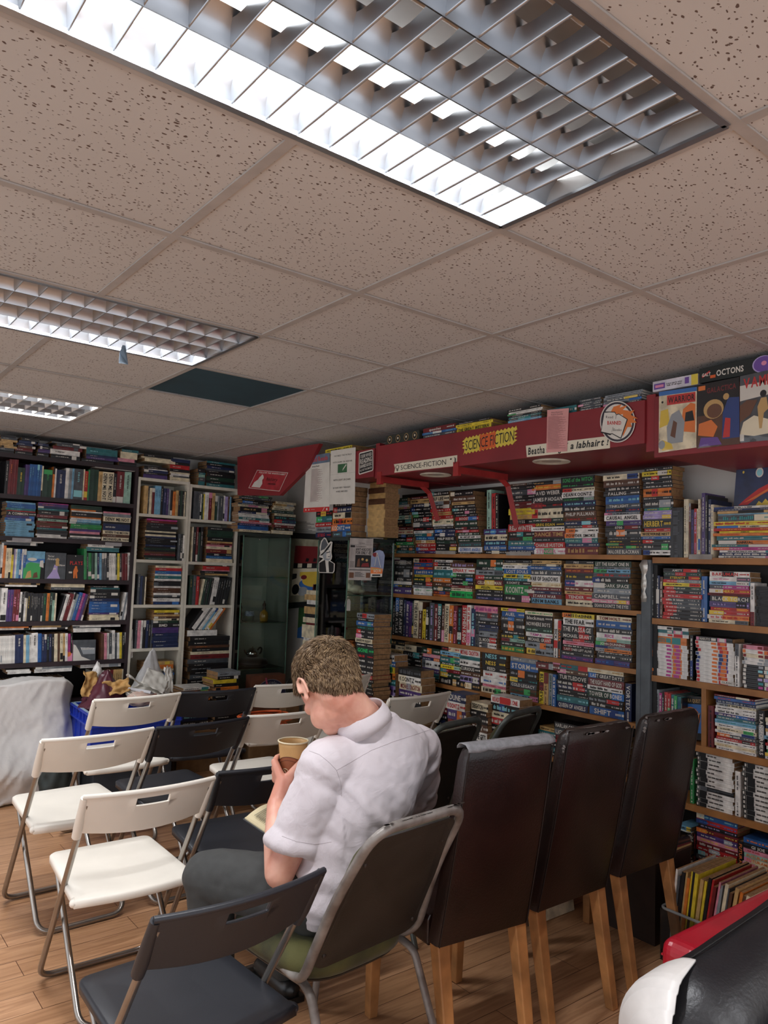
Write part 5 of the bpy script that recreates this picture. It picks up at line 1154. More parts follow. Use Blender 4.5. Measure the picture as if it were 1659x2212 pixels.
# ---- high-backed leather dining chairs
LEA = M('dark_brown_leather', '23130f', 0.38, var=0.25, vscale=6, bump=0.25, bscale=160, coat=0.1)
OAK = M('light_oak_leg', 'b07a48', 0.5, var=0.2, vscale=10)
def wear_mat():
    m = M('worn_leather_edge', '8f8a86', 0.7, var=0.1, hex2='3a2620', vscale=30, bump=0.5, bscale=120); return m
WEAR = wear_mat(); GREYTOP = M('grey_worn_edge', '7e7d80', 0.8, var=0.12, vscale=60, bump=0.4, bscale=250)
SEAM = M('leather_seam', '1a0f0c', 0.5)
def dining_chair(label, worn, W=.38):
    t = empty('dining_chair', (0,0,0), 0, label, 'chair', 'high-backed leather dining chairs')
    hw = W/2
    # back slab: rear face leans from y=0 at z .40 to y=-.115 at z 1.02
    zs = [.40, .43, .55, .7, .85, .97, 1.0, 1.018]
    rings = []
    for z in zs:
        f = (z-.40)/.62; y0 = -.115*f - .006*math.sin(PI*f); T = .066-.012*f
        w = hw*(1.0-.03*f)
        ins = 0 if z < 1.0 else (.006 if z < 1.01 else .022)
        c = .014
        a, b = y0+ins*.6, y0+T-ins*.6; w -= ins
        rings.append([(-w+c, a, z), (w-c, a, z), (w-.004, a+.004, z), (w, a+c, z), (w, b-c, z), (w-c, b, z), (-w+c, b, z), (-w, b-c, z), (-w, a+c, z), (-w+.004, a+.004, z)])
    mb = MB(); mb.rings(rings, 0, True, True); o = mb.build('backrest', LEA, t); smooth_by_angle(o, 45)
    # stitched seams down the two rear edges, worn top edge
    for s in (-1, 1):
        pts = []; mb = MB()
        for z in zs[:-1]:
            f = (z-.40)/.62; w = hw*(1.0-.03*f); pts.append((s*(w-.006), -.115*f-.006*math.sin(PI*f)-.0005+.001, z))
        mb.tube(pts, .0022, 6); mb.build('seam', SEAM, t)
    f = 1.0; w = hw*.97
    mb = MB()
    if worn == 'grey':
        rows = []
        for x in np.linspace(-w, w, 25):
            e = .004*noise.noise(Vector((x*40, 1, 0))); e2 = .010*noise.noise(Vector((x*25, 5, 2)))
            rows.append([(x, -.1145, 1.000+e2*.5), (x, -.1125, 1.010+e*.3), (x, -.100, 1.0200), (x, -.085, 1.0212), (x, -.070, 1.0200), (x, -.0615, 1.011), (x, -.0605, 1.004+e2*.3)])
        mb.rings(rows, 0, True, False, False); o = mb.build('worn_edge', GREYTOP, t)
        so = o.modifiers.new('s', 'SOLIDIFY'); so.thickness = .002; so.offset = 1; o['label'] = 'grey scuffed top edge'
    else:
        rr = random.Random(len(label)+(3 if worn == 'chips' else 0))
        for k in range(14 if worn == 'chips' else 9):
            x = -w+2*w*rr.random(); L = .008+.022*rr.random(); n = 10
            pts = [(x+L*math.cos(2*PI*i/n)*(.6+.5*rr.random()), .0045*math.sin(2*PI*i/n)*(.6+.6*rr.random())) for i in range(n)]
            mb.add([(px, -.103+py, 1.0188+.0008*k/14-.001) for px, py in pts], [tuple(range(n))], 0)
            if k % 2: mb.add([(px, -.1165-0.0003, 1.000+py) for px, py in pts], [tuple(range(n))], 0)
        for i in range(4):
            zc, L, n = .950+.068*rr.random(), .003+.007*rr.random(), 9
            f_ = (zc-.40)/.62
            mb.add([(-w+.0005+.004*rr.random()*0-.0012, -.115*f_+.008+.006*math.cos(2*PI*k/n)*(.5+rr.random()), zc+L*math.sin(2*PI*k/n)*(.6+.6*rr.random())) for k in range(n)], [tuple(range(n))], 0)
        o = mb.build('worn_edge', WEAR, t, fix=False); o['label'] = 'pale chipped patches on the top edge'
    # seat
    mb = MB(); mb.rings([[(sx*(hw-i), y, z) for sx, y in ((-1,.055),(1,.055),(1,.43-i),(-1,.43-i))] for z, i in ((.385,.004),(.39,0),(.46,0),(.475,.008),(.482,.03))], 0, False, True)
    bevel(mb.build('seat', LEA, t), .01, 3)
    def leg(x, y0, y1, z1):
        a, b = .023, .017
        mb = MB(); mb.hexa([(x-b, y1-b, 0), (x+b, y1-b, 0), (x+b, y1+b, 0), (x-b, y1+b, 0), (x-a, y0-a, z1), (x+a, y0-a, z1), (x+a, y0+a, z1), (x-a, y0+a, z1)])
        bevel(mb.build('leg', OAK, t), .004, 2)
    for s in (-1, 1):
        leg(s*(hw-.027), .028, -.045, .402); leg(s*(hw-.027), .40, .405, .386)
    return t
def put_dining(o, x, y, ang): o.location = (x, y, 0); o.rotation_euler = (0, 0, math.radians(ang))
c1 = dining_chair('leather dining chair with a grey scuffed top edge, next to the seated man', 'grey', .365); put_dining(c1, 1.815, 1.725, -6)
c2 = dining_chair('leather dining chair with chipped top edge, middle of the three', 'chips', .39); put_dining(c2, 2.27, 1.735, 0)
c3 = dining_chair('leather dining chair nearest the manga shelves, least worn of three', 'few', .385); put_dining(c3, 2.765, 1.755, 0)
mb = MB(); mb.box(-.05, .05, -.08, .08, 0, .022); o = mb.build('pouch', M('black_vinyl', '131316', 0.35, coat=0.3)); o.location = (1.70, 2.02, .4825); o.rotation_euler = (0, 0, .5)
tag(bevel(o, .008, 3), 'small black pouch lying on the seat of the grey-edged dining chair', 'pouch')

# ---- banquet stacking chairs
GFR = M('grey_painted_frame', '8f8a85', 0.45, 0.25, var=0.12, hex2='6a625c', vscale=18, bump=0.2, bscale=80)
def olive():
    m = M('olive_velvet', '45431c', 0.8, var=0.3, vscale=9, sheen=0.12, bump=0.15, bscale=300); return m
OLV = olive(); DKBACK = M('dark_back_board', '2b2824', 0.5, var=0.25, vscale=5, bump=0.12, bscale=200)
CHIP = M('bare_metal_chip', '3a302a', 0.6, 0.3)
def stacking_chair(label, dark):
    """origin on the floor under the bottom of the back; front = +y"""
    t = empty('stacking_chair', (0,0,0), 0, label, 'chair', 'banquet stacking chairs')
    fr = dark
    wb, wt = .222, .182; yb, yt = 0.0, -.215; zb, zt = .43, .86
    def bp(u, v, off=0.0):      # point on the back plane
        w = wb+(wt-wb)*v; return (u*w, yb+(yt-yb)*v+.02*math.sin(PI*v)+off, zb+(zt-zb)*v)
    path = [(-.19,.16,.405), (-.2,.05,.40), bp(-1, .02), bp(-1, .5), bp(-1, 1.0), bp(1, 1.0), bp(1, .5), bp(1, .02), (.2,.05,.40), (.19,.16,.405)]
    mb = MB(); mb.tube(round_path(path, .085, 7), .0125, 12, sq=(.95, 1.25)); mb.build('back_frame', fr, t)
    for s in (-1, 1):
        mb = MB(); mb.tube(round_path([(s*.185,.30,.405), (s*.19,.05,.398), (s*.2,-.01,.38), (s*.215,-.17,.0)], .05), .0115, 10, sq=(.9, 1.2)); mb.build('leg', fr, t)
        mb = MB(); mb.tube(round_path([(s*.185,.10,.40), (s*.2,.40,.405), (s*.205,.46,.0)], .06), .0115, 10, sq=(.9, 1.2)); mb.build('leg', fr, t)
        mb = MB(); mb.tube([(s*.186, .05, .385), (s*.186, .40, .385)], .008, 8); mb.build('seat_rail', fr, t)
    mb = MB(); mb.tube([(-.19,.2,.386), (.19,.2,.386)], .008, 8); mb.build('crossbar', fr, t)
    # back pad: flat board behind, velvet in front
    def outline(v0, v1, g, k=7):
        pts = []
        for (cu, cv, a0) in ((1, 0, -90), (1, 1, 0), (-1, 1, 90), (-1, 0, 180)):
            for i in range(k):
                a = math.radians(a0+90*i/(k-1)); ru, rv = .30, .13
                uu = cu*(1-ru-g)+ru*math.cos(a); vv = v0+(v1-v0)*(cv*(1-2*rv)+rv)+rv*(v1-v0)*math.sin(a)
                pts.append((uu, vv))
        return pts
    po = outline(.02, .93, .04); pi = outline(.05, .90, .12)
    mb = MB(); mb.rings([[bp(u, v, -.004) for u, v in pi], [bp(u, v, -.004) for u, v in po], [bp(u, v, .008) for u, v in po]], 0, False, True); mb.build('back_board', DKBACK, t)
    mb = MB(); mb.rings([[bp(u, v, .009) for u, v in po], [bp(u, v, .026) for u, v in po], [bp(u, v, .038) for u, v in pi]], 0, True, True); mb.build('back_pad', OLV, t)
    # seat cushion, rounded plan
    def so(g, z):
        r_ = []
        for i in range(32):
            a = 2*PI*i/32; c, s = math.cos(a), math.sin(a)
            r_.append(((.215-g)*math.copysign(abs(c)**.55, c), .215+(.225-g)*math.copysign(abs(s)**.55, s), z))
        return r_
    mb = MB(); mb.rings([so(.02,.395), so(.004,.40), so(0,.42), so(.004,.445), so(.03,.462), so(.08,.468)], 0, True, True); mb.build('seat_cushion', OLV, t)
    mb = MB(); mb.rings([so(.016,.386), so(.010,.3945)], 0, False, True); mb.build('seat_pan', DKBACK, t)
    # chips in the paint and screws
    mb = MB(); rr = random.Random(4)
    for i in range(26):
        u = -1+2*rr.random(); x, y, z = bp(u*.86, 1.0); n = 7; L = .004+.008*rr.random()
        z += .0122
        mb.add([(x+L*math.cos(2*PI*k/n)*(.5+rr.random()), y-.006+.009*rr.random()*0+.005*math.sin(2*PI*k/n), z+.0006) for k in range(n)], [tuple(range(n))], 0)
    for s in (-1, 1):
        for v in (.12, .55, .75):
            x, y, z = bp(s*.80, v, -.007); mb.ellipsoid((x, y, z), (.007, .004, .007), None, 10, 6)
    mb.build('chipped_paint', CHIP, t)['kind'] = 'stuff'
    return t
s1 = stacking_chair('grey framed stacking chair with a chipped frame under the seated man', GFR); s1.location = (1.40, 1.805, 0); s1.rotation_euler = (0, 0, math.radians(6))
DKF = M('dark_green_grey_frame', '5c625e', 0.35, 0.4, var=0.15)
s2 = stacking_chair('dark stacking chair with olive back, behind the right shoulder of the man', DKF); s2.location = (2.31, 2.60, 0); s2.scale = (.97, .93, 1.03); s2.rotation_euler = (0, 0, math.radians(10))
s3 = copy_tree(s2); s3.location = (2.77, 2.64, 0); s3.rotation_euler = (0, 0, math.radians(13)); s3['label'] = 'dark stacking chair between the paperback piles and the leather chairs'
# ================================================================== PERSON
def skin_mat():
    m = bpy.data.materials.new('skin'); m.use_nodes = True; nt = m.node_tree; b = nt.nodes['Principled BSDF']
    b.inputs['Roughness'].default_value = 0.48; b.inputs['Subsurface Weight'].default_value = 0.12; b.inputs['Subsurface Radius'].default_value = (0.012, 0.004, 0.002); b.inputs['Subsurface Scale'].default_value = 1.0
    tc = nd(nt, 'ShaderNodeTexCoord'); nz = nd(nt, 'ShaderNodeTexNoise'); nz.inputs['Scale'].default_value = 11; nz.inputs['Detail'].default_value = 4
    nt.links.new(tc.outputs['Object'], nz.inputs['Vector'])
    cr = nd(nt, 'ShaderNodeValToRGB'); e = cr.color_ramp.elements
    e[0].position = 0.36; e[0].color = rgb('c98a76'); e[1].position = 0.66; e[1].color = rgb('e3b19c')
    nt.links.new(nz.outputs['Fac'], cr.inputs[0]); nt.links.new(cr.outputs[0], b.inputs['Base Color'])
    n2 = nd(nt, 'ShaderNodeTexNoise'); n2.inputs['Scale'].default_value = 260; nt.links.new(tc.outputs['Object'], n2.inputs['Vector'])
    bp = nd(nt, 'ShaderNodeBump'); bp.inputs['Strength'].default_value = 0.08; bp.inputs['Distance'].default_value = 0.002
    nt.links.new(n2.outputs['Fac'], bp.inputs['Height']); nt.links.new(bp.outputs[0], b.inputs['Normal'])
    return m
SKIN = skin_mat()
person = empty('person', (1.40, 1.93, 0), 0, 'seated person in white short-sleeved shirt bent over a book, holding a paper cup', 'person')
PO = Vector((1.40, 1.93, 0))
V = Vector
HC = V((1.360, 1.972, 1.158))                       # head centre
fa, fp = math.radians(12), math.radians(-50)        # facing azimuth (from +y, + = to +x) and pitch
HF = V((math.sin(fa)*math.cos(fp), math.cos(fa)*math.cos(fp), math.sin(fp)))
HRt = V((math.cos(fa), -math.sin(fa), 0)); HRt = (HRt + V((0, 0, 0.05))).normalized()
HU = HRt.cross(HF).normalized(); HRt = HF.cross(HU).normalized()
HM = Matrix((HRt, HF, HU)).transposed() @ Matrix.Scale(1.09, 3)              # local (right, forward, up) -> world
def hp(x, y, z): return HC + HM @ V((x, y, z))
C7 = V((1.478, 1.900, 1.095)); SHL = V((1.305, 1.905, .945)); SHR = V((1.735, 1.975, .935))
ELL = V((1.190, 1.945, .650)); WRL = V((1.272, 2.118, .785)); ELR = V((1.795, 2.06, .665)); WRR = V((1.585, 2.245, .655))
HIPL = V((1.305, 1.945, .565)); HIPR = V((1.50, 1.965, .565)); KNL = V((1.115, 2.235, .560)); KNR = V((1.50, 2.39, .545))
ANL = V((1.16, 2.22, .10)); ANR = V((1.52, 2.42, .10))
CUP = V((1.357, 2.168, .83)); CUPH = .132            # base centre of the paper cup

b = MB()
# trunk
b.capsule((1.40, 1.94, .56), (1.415, 1.94, .72), .115, .115, 20); b.capsule((1.415, 1.94, .72), (1.50, 1.955, .90), .115, .11, 20)
b.capsule((1.39, 1.945, .92), (1.64, 1.975, .915), .075, .075, 16); b.capsule((1.50, 1.95, .90), (1.478, 1.925, 1.03), .085, .068, 16)
b.capsule(C7+V((0, .02, -.07)), hp(0, -.034, -.05), .069, .062, 20)      # neck
b.capsule(C7+V((0, .04, -.03)), hp(0, .0, -.07), .055, .050, 20)
# head
def he(c, r, n=24, k=16): b.ellipsoid(hp(*c), r, HM, n, k)
he((0, -.012, .035), (.076, .098, .088)); he((0, .035, .03), (.068, .068, .080)); he((0, -.035, .005), (.070, .078, .075)); he((0, -.050, -.038), (.058, .050, .052)); he((0, .03, -.045), (.060, .062, .062)); he((0, .062, -.083), (.030, .028, .024))
he((.035, .035, -.06), (.030, .045, .035)); he((-.035, .035, -.06), (.030, .045, .035))
b.capsule(hp(0, .092, .022), hp(0, .114, -.018), .009, .013); he((.011, .104, -.022), (.009, .010, .008)); he((-.011, .104, -.022), (.009, .010, .008))
b.capsule(hp(-.04, .088, .036), hp(.04, .088, .036), .009, .009)                     # brow
b.capsule(hp(-.022, .090, -.050), hp(.022, .090, -.050), .007, .007); b.capsule(hp(-.02, .088, -.060), hp(.02, .088, -.060), .008, .008)   # lips
he((.040, .062, -.012), (.024, .026, .020)); he((-.040, .062, -.012), (.024, .026, .020))                # cheeks
for s in (-1, 1):                                                                     # ears: rim, inner fold, lobe
    pts = []
    for k in range(11):
        a = math.radians(-60+ 250*k/10); pts.append(hp(s*(.080+.010*math.sin(a*.5+.4)), -.008-.018*math.cos(a)*-1*-1, .004+.031*math.sin(a)))
    b.tube(pts, .0052, 8)
    b.ellipsoid(hp(s*.078, -.006, .004), (.006, .017, .028), HM, 12, 8)
    b.ellipsoid(hp(s*.079, .001, -.023), (.0065, .011, .013), HM, 10, 8)
# arms
b.capsule(SHL, ELL, .058, .044, 18); b.capsule(ELL, ELL.lerp(WRL, .45), .044, .043, 18); b.capsule(ELL.lerp(WRL, .4), WRL, .043, .029, 18)
b.capsule(SHR, ELR, .058, .044, 18); b.capsule(ELR, ELR.lerp(WRR, .45), .044, .042, 18); b.capsule(ELR.lerp(WRR, .4), WRR, .042, .029, 18)
# legs under the trousers
b.capsule(HIPL, KNL, .085, .058, 16); b.capsule(KNL, ANL, .055, .038, 16); b.capsule(HIPR, KNR, .085, .058, 16); b.capsule(KNR, ANR, .055, .038, 16)
# left hand: palm on the near-left side of the cup, fingers wrapped round it
def cup_r(z): return .0325+.0165*(z-CUP.z)/CUPH
def onc(ang, z, off):        # point at an angle round the cup axis
    r = cup_r(z)+off; return V((CUP.x+r*math.cos(ang), CUP.y+r*math.sin(ang), z))
pa = math.radians(205)       # palm centre direction as seen from the cup axis
def finger(angs, zs, rr, offs=None):
    pts = [onc(math.radians(a), z, (offs[i] if offs else .0088)) for i, (a, z) in enumerate(zip(angs, zs))]
    for i in range(len(pts)-1): b.capsule(pts[i], pts[i+1], rr[i], rr[i+1], 12)
    return pts[-1]
kn = []
for i, (z, f) in enumerate(((.905, 1.0), (.884, 1.08), (.864, 1.02), (.846, .86))):
    st = 168-4*i
    tips = finger([st, st-34*f, st-66*f, st-92*f], [z-.006, z, z+.002, z+.002], [.0105, .0092, .0085, .0072], [.020, .012, .0095, .0085]); kn.append(onc(math.radians(st), z-.006, .020))
palm_c = onc(pa, .860, .024)
for k in kn: b.capsule(palm_c+V((-.004, -.012, -.012)), k, .016, .0125, 12)
b.capsule(WRL, palm_c+V((0, -.006, -.01)), .027, .021, 16); b.capsule(WRL+V((.01, .01, .0)), onc(math.radians(232), .862, .018), .022, .015, 14)
tb = [onc(math.radians(228), .862, .020), onc(math.radians(252), .890, .013), onc(math.radians(275), .908, .0098), onc(math.radians(293), .918, .0090)]
for i, r_ in enumerate((.0145, .0118, .0108)): b.capsule(tb[i], tb[i+1], r_, (.0118, .0108, .0085)[i], 12)
# right hand lying along the book page
d = (V((1.47, 2.30, .665))-WRR).normalized(); side = V((0, 0, 1)).cross(d).normalized()
pc = WRR+d*.055
b.capsule(WRR, pc, .026, .030, 16); b.capsule(pc-side*.018, pc+side*.02, .022, .020, 14)
for i, (o_, L, r_) in enumerate(((-.030, .070, .0088), (-.010, .080, .0092), (.010, .074, .009), (.029, .058, .008))):
    p0 = pc+d*.022+side*o_; p1 = p0+d*L*.5+V((0, 0, .006)); p2 = p0+d*L+V((0, 0, -.008)); b.capsule(p0, p1, r_+.001, r_, 12); b.capsule(p1, p2, r_, r_-.0012, 12)
p0 = WRR+d*.03+side*.03; p1 = p0+d*.035+side*.028; p2 = p1+d*.03+side*.006; b.capsule(p0, p1, .0125, .0105, 12); b.capsule(p1, p2, .0105, .0085, 12)
b.xf(Matrix.Translation(-PO))
body = remeshed(b, 'body', .0040, 5, SKIN, person)
def rel(o): return o
# eyes
for s in (-1, 1):
    e = MB(); e.ellipsoid(hp(s*.031, .0815, .016)-PO, (.0125, .0115, .010), HM, 14, 10); e.build('eye', M('eye_white', 'dedad2', 0.2), person)

# ---------------------------------------------------------------- trousers and shoes
TR = M('dark_grey_trousers', '3a3b3a', 0.85, var=0.05, vscale=40, bump=0.15, bscale=500)
b = MB()
b.capsule((1.32, 1.935, .565), (1.49, 1.95, .565), .118, .118, 18); b.capsule((1.38, 1.93, .62), (1.44, 1.935, .63), .135, .135, 18)
for H_, K_2, A_ in ((HIPL, KNL, ANL), (HIPR, KNR, ANR)):
    b.capsule(H_, H_.lerp(K_2, .5), .108, .094, 20); b.capsule(H_.lerp(K_2, .5), K_2, .094, .080, 20); b.ellipsoid(K_2+V((0, .008, -.004)), (.080, .080, .076))
    b.capsule(K_2+V((0, 0, -.03)), K_2.lerp(A_, .5), .074, .066, 18); b.capsule(K_2.lerp(A_, .5), A_+V((0, 0, .01)), .066, .060, 18)
b.xf(Matrix.Translation(-PO))
trs = remeshed(b, 'trousers', .007, 6, TR, person)
me = trs.data
co = np.empty(len(me.vertices)*3); me.vertices.foreach_get('co', co); co = co.reshape(-1, 3)
no = np.empty(len(me.vertices)*3); me.vertices.foreach_get('normal', no); no = no.reshape(-1, 3)
for i in range(len(co)):
    p = V(co[i]); d_ = .005*noise.noise(V((p.x*9+p.y*4, p.y*5, p.z*12))) + .0025*noise.noise(p*34); co[i] += no[i]*d_
me.vertices.foreach_set('co', co.ravel()); me.update()
for A_ in (ANL, ANR):
    s = MB(); s.capsule(A_+V((0, -.03, -.06))-PO, A_+V((.0, .16, -.065))-PO, .040, .034, 16); s.box(A_.x-.042-PO.x, A_.x+.042-PO.x, A_.y-.07-PO.y, A_.y+.195-PO.y, .0, .022)
    s.build('shoe', M('black_shoe', '151515', 0.35), person)

# ---------------------------------------------------------------- shirt
def shirt_mat():
    m = bpy.data.materials.new('white_shirt_cotton'); m.use_nodes = True; nt = m.node_tree; b_ = nt.nodes['Principled BSDF']
    b_.inputs['Roughness'].default_value = 0.85; b_.inputs['Sheen Weight'].default_value = 0.15
    tc = nd(nt, 'ShaderNodeTexCoord'); wv = nd(nt, 'ShaderNodeTexNoise'); wv.inputs['Scale'].default_value = 7; nt.links.new(tc.outputs['Object'], wv.inputs['Vector'])
    mx = nd(nt, 'ShaderNodeMix'); mx.data_type = 'RGBA'; mx.inputs[6].default_value = rgb('d0c9cd'); mx.inputs[7].default_value = rgb('c6bdc1')
    nt.links.new(wv.outputs['Fac'], mx.inputs[0]); nt.links.new(mx.outputs[2], b_.inputs['Base Color'])
    mp = nd(nt, 'ShaderNodeMapping'); mp.inputs['Rotation'].default_value = (0.3, 0.9, 0.5); mp.inputs['Scale'].default_value = (10, 34, 22)
    nt.links.new(tc.outputs['Object'], mp.inputs[0])
    n2 = nd(nt, 'ShaderNodeTexNoise'); n2.inputs['Scale'].default_value = 1.0; n2.inputs['Detail'].default_value = 3; n2.inputs['Distortion'].default_value = 1.5; nt.links.new(mp.outputs[0], n2.inputs['Vector'])
    bp = nd(nt, 'ShaderNodeBump'); bp.inputs['Strength'].default_value = 0.35; bp.inputs['Distance'].default_value = 0.006
    nt.links.new(n2.outputs['Fac'], bp.inputs['Height']); nt.links.new(bp.outputs[0], b_.inputs['Normal'])
    return m
SHIRT = shirt_mat()
b = MB()
ax = V((.986, .165, 0)); ay = V((-.165, .986, 0))       # shoulder line and its front
def ring(c, rx, ry, tilt=0.0, n=40, back=1.0):
    out = []
    for j in range(n):
        a = 2*PI*j/n; ca, sa = math.cos(a), math.sin(a)
        x = rx*math.copysign(abs(ca)**.82, ca); y = ry*math.copysign(abs(sa)**.9, sa)*(back if sa < 0 else 1.0)
        out.append(V(c)+ax*x+ay*y+V((0, 0, tilt*x)))
    return out
T = [((1.395, 1.925, .500), .160, .120), ((1.395, 1.925, .53), .172, .133), ((1.40, 1.925, .60), .178, .140), ((1.42, 1.925, .70), .178, .142), ((1.455, 1.930, .80), .190, .148), ((1.495, 1.938, .88), .200, .150), ((1.515, 1.942, .94), .205, .140), ((1.52, 1.942, .985), .188, .122), ((1.512, 1.935, 1.025), .142, .100), ((1.495, 1.922, 1.06), .095, .080), ((1.482, 1.912, 1.085), .070, .070)]
b.rings([ring(*q) for q in T], 0, True, True)
CFL = ELL.lerp(SHL, .22)+V((.012, -.002, .0)); CFR = ELR.lerp(SHR, .25)
b.capsule((1.475, 1.915, 1.035), SHL.lerp(SHR, .20)+V((0, -.01, .01)), .060, .078, 24); b.capsule((1.475, 1.915, 1.035), SHL.lerp(SHR, .82)+V((0, -.012, .018)), .062, .080, 24)
b.capsule(SHL+V((.055, .008, .005)), SHL, .080, .080, 24); b.capsule(SHR-V((.055, .008, -.005)), SHR, .080, .078, 24)
def sleeve(sh, cf, r0, r1):
    d_ = (cf-sh); b.tube([sh-d_*.15, sh+d_*.2, sh+d_*.55, sh+d_*.86, sh+d_*.875, cf], [r0*.9, r0, (r0+r1)/2+.004, r1, r1+.0045, r1+.005], 28)
sleeve(SHL, CFL, .078, .071); sleeve(SHR, CFR, .076, .068)
b.xf(Matrix.Translation(-PO))
shirt = remeshed(b, 'shirt', .0055, 7, SHIRT, person)
me = shirt.data
co = np.empty(len(me.vertices)*3); me.vertices.foreach_get('co', co); co = co.reshape(-1, 3)
no = np.empty(len(me.vertices)*3); me.vertices.foreach_get('normal', no); no = no.reshape(-1, 3)
crease = lambda n_: math.copysign(abs(n_)**1.4, n_)*1.5-.25*max(0, .22-abs(n_))*2
arm = SHL+V((.045, .03, -.11))-PO; arm2 = SHR+V((-.05, .03, -.11))-PO
for i in range(len(co)):
    p = V(co[i]); z = p.z
    # drapes hanging from the yoke, tension folds running into the armpits, loose folds at the waist
    dr = max(0.0, min(1.0, (.97-z)/.12))*max(0.0, min(1.0, (z-.55)/.2))
    d_ = dr*.0085*noise.noise(V((p.x*20, p.y*20, z*2.6)))
    for a_, sgn in ((arm, 1), (arm2, -1)):
        q = p-a_; r_ = math.hypot(q.dot(ax), q.z)
        if q.y > .12: continue
        w = math.exp(-(r_/.17)**2); hx = q.dot(ax)*sgn; pe = hx*.62+q.z*.78+.02*noise.noise(p*8); al = hx*.78-q.z*.62
        d_ += w*.017*crease(noise.noise(V((pe*24, al*4.5, sgn*3.0))))
    wa = math.exp(-((z-.66)/.12)**2); d_ += wa*.020*crease(noise.noise(V((p.x*5+p.z*9, p.y*6, z*15))))
    sl = (p-(SHL-PO)).dot(ax)
    if sl < -.005 and z < .93: d_ += .0085*crease(noise.noise(V((p.x*15+p.z*9, p.y*11, z*11-p.x*15))))
    d_ += .0014*noise.noise(p*42)
    co[i] += no[i]*d_
me.vertices.foreach_set('co', co.ravel()); me.update()
# seams lie on the cloth: drop points onto it and run fine raised stitch lines along
bv = BVHTree.FromPolygons([tuple(V(c)+PO) for c in co], [tuple(p.vertices) for p in me.polygons])
SEAMM = M('shirt_seam', 'b4abaf', 0.9, var=0.05)
def drop(pxs, name='seam', r=.0007, lift=.0002, n=10):
    P = []
    pts = []
    for (x0, y0), (x1, y1) in zip(pxs[:-1], pxs[1:]):
        for k in range(n): pts.append((x0+(x1-x0)*k/n, y0+(y1-y0)*k/n))
    pts.append(pxs[-1]); eye = V((0, 0, EYE))
    for q in pts:
        h = bv.ray_cast(eye, V(_ray(*q)).normalized())
        if h[0] is not None and (not P or (h[0]-P[-1]).length < .06): P.append(h[0]+h[1]*lift)
    if len(P) > 2:
        m_ = MB(); m_.tube([p-PO for p in P], r, 6); o = m_.build(name, SEAMM, person)
drop([(727, 1664), (760, 1645), (800, 1622), (850, 1602), (900, 1586), (935, 1574)])
drop([(609, 1806), (640, 1818), (680, 1824), (716, 1819)])
drop([(668, 1622), (690, 1630), (712, 1648), (727, 1664), (736, 1690), (738, 1720)])
# collar
na = C7+V((0, .02, -.07)); nb_ = hp(0, -.034, -.05); cn = ((nb_-na).normalized()*.75+V((0, .10, .65))).normalized(); ct = na.lerp(nb_, .36)+V((0.004, -.004, .012)); cu_ = (ax-cn*ax.dot(cn)).normalized(); cv_ = cn.cross(cu_)
def cring(r1, r2, h, a0=-1.12*PI, a1=.12*PI, n=36, drop_=0.0):
    out = []
    for j in range(n+1):
        a = a0+(a1-a0)*j/n; out.append(ct+cu_*(r1*math.cos(a))+cv_*(r2*math.sin(a))+cn*(h-drop_*abs(math.cos(a))**2)-PO)
    return out
col = MB(); col.rings([cring(.093, .092, -.034, drop_=.010), cring(.089, .088, -.010), cring(.079, .079, .012), cring(.0765, .0765, .0155), cring(.074, .074, .010), cring(.075, .075, -.035)], 0, True, False, False)
o = col.build('collar', SHIRT, person); so = o.modifiers.new('s', 'SOLIDIFY'); so.thickness = .0015

# ---------------------------------------------------------------- hair: a close cap plus many fine locks
def hair_mat(nm, c1, c2):
    return M(nm, c1, 0.45, hex2=c2, vscale=55, spec=0.35)
HAIR = hair_mat('dark_blond_hair', '8b7358', '54412f'); HAIR2 = hair_mat('light_blond_hair', 'a08664', '6a543c'); HAIRU = M('hair_underlayer', '54422f', 0.9, hex2='3c2d20', vscale=55, spec=.1)
hr = random.Random(5)
ZK = [(-.14, -.092), (-.085, -.088), (-.055, -.060), (-.035, -.022), (-.018, -.006), (.006, .006), (.016, .0), (.030, .004), (.038, .030), (.055, .055), (.075, .072), (.11, .080)]
def hairline(y):
    if y <= ZK[0][0]: return ZK[0][1]
    for (a, za), (c, zc) in zip(ZK[:-1], ZK[1:]):
        if y <= c: return za+(zc-za)*(y-a)/(c-a)
    return ZK[-1][1]
HI = HM.inverted()
bm_ = body.data; nv_ = len(bm_.vertices)
hv = {}
for v in bm_.vertices:
    L_ = HI @ (v.co+PO-HC)
    if abs(L_.x) > .11 or L_.z < -.10 or L_.z > .16 or abs(L_.y) > .14: continue
    m_ = L_.z-hairline(L_.y)+.010*noise.noise(L_*32)
    if abs(L_.x) > .0735 and -.034 < L_.y < .026 and L_.z < .041: continue      # the ear itself
    if m_ > 0: hv[v.index] = (L_, (HI @ v.normal).normalized(), m_)
hb = MB()
cap_faces = [tuple(p.vertices) for p in bm_.polygons if all(i in hv for i in p.vertices)]
idx = {}
for f_ in cap_faces:
    for i in f_:
        if i not in idx:
            L_, n_, m_ = hv[i]; idx[i] = len(idx)
            h_ = .0065*min(1, m_/.02)+.008*max(0, min(1, (L_.z-.06)/.05)); hb.v.append(tuple(HC+HM @ (L_+n_*h_)-PO))
for f_ in cap_faces: hb.f.append(tuple(idx[i] for i in f_)); hb.m.append(0); hb.sm.append(True)
pool = list(idx.keys())
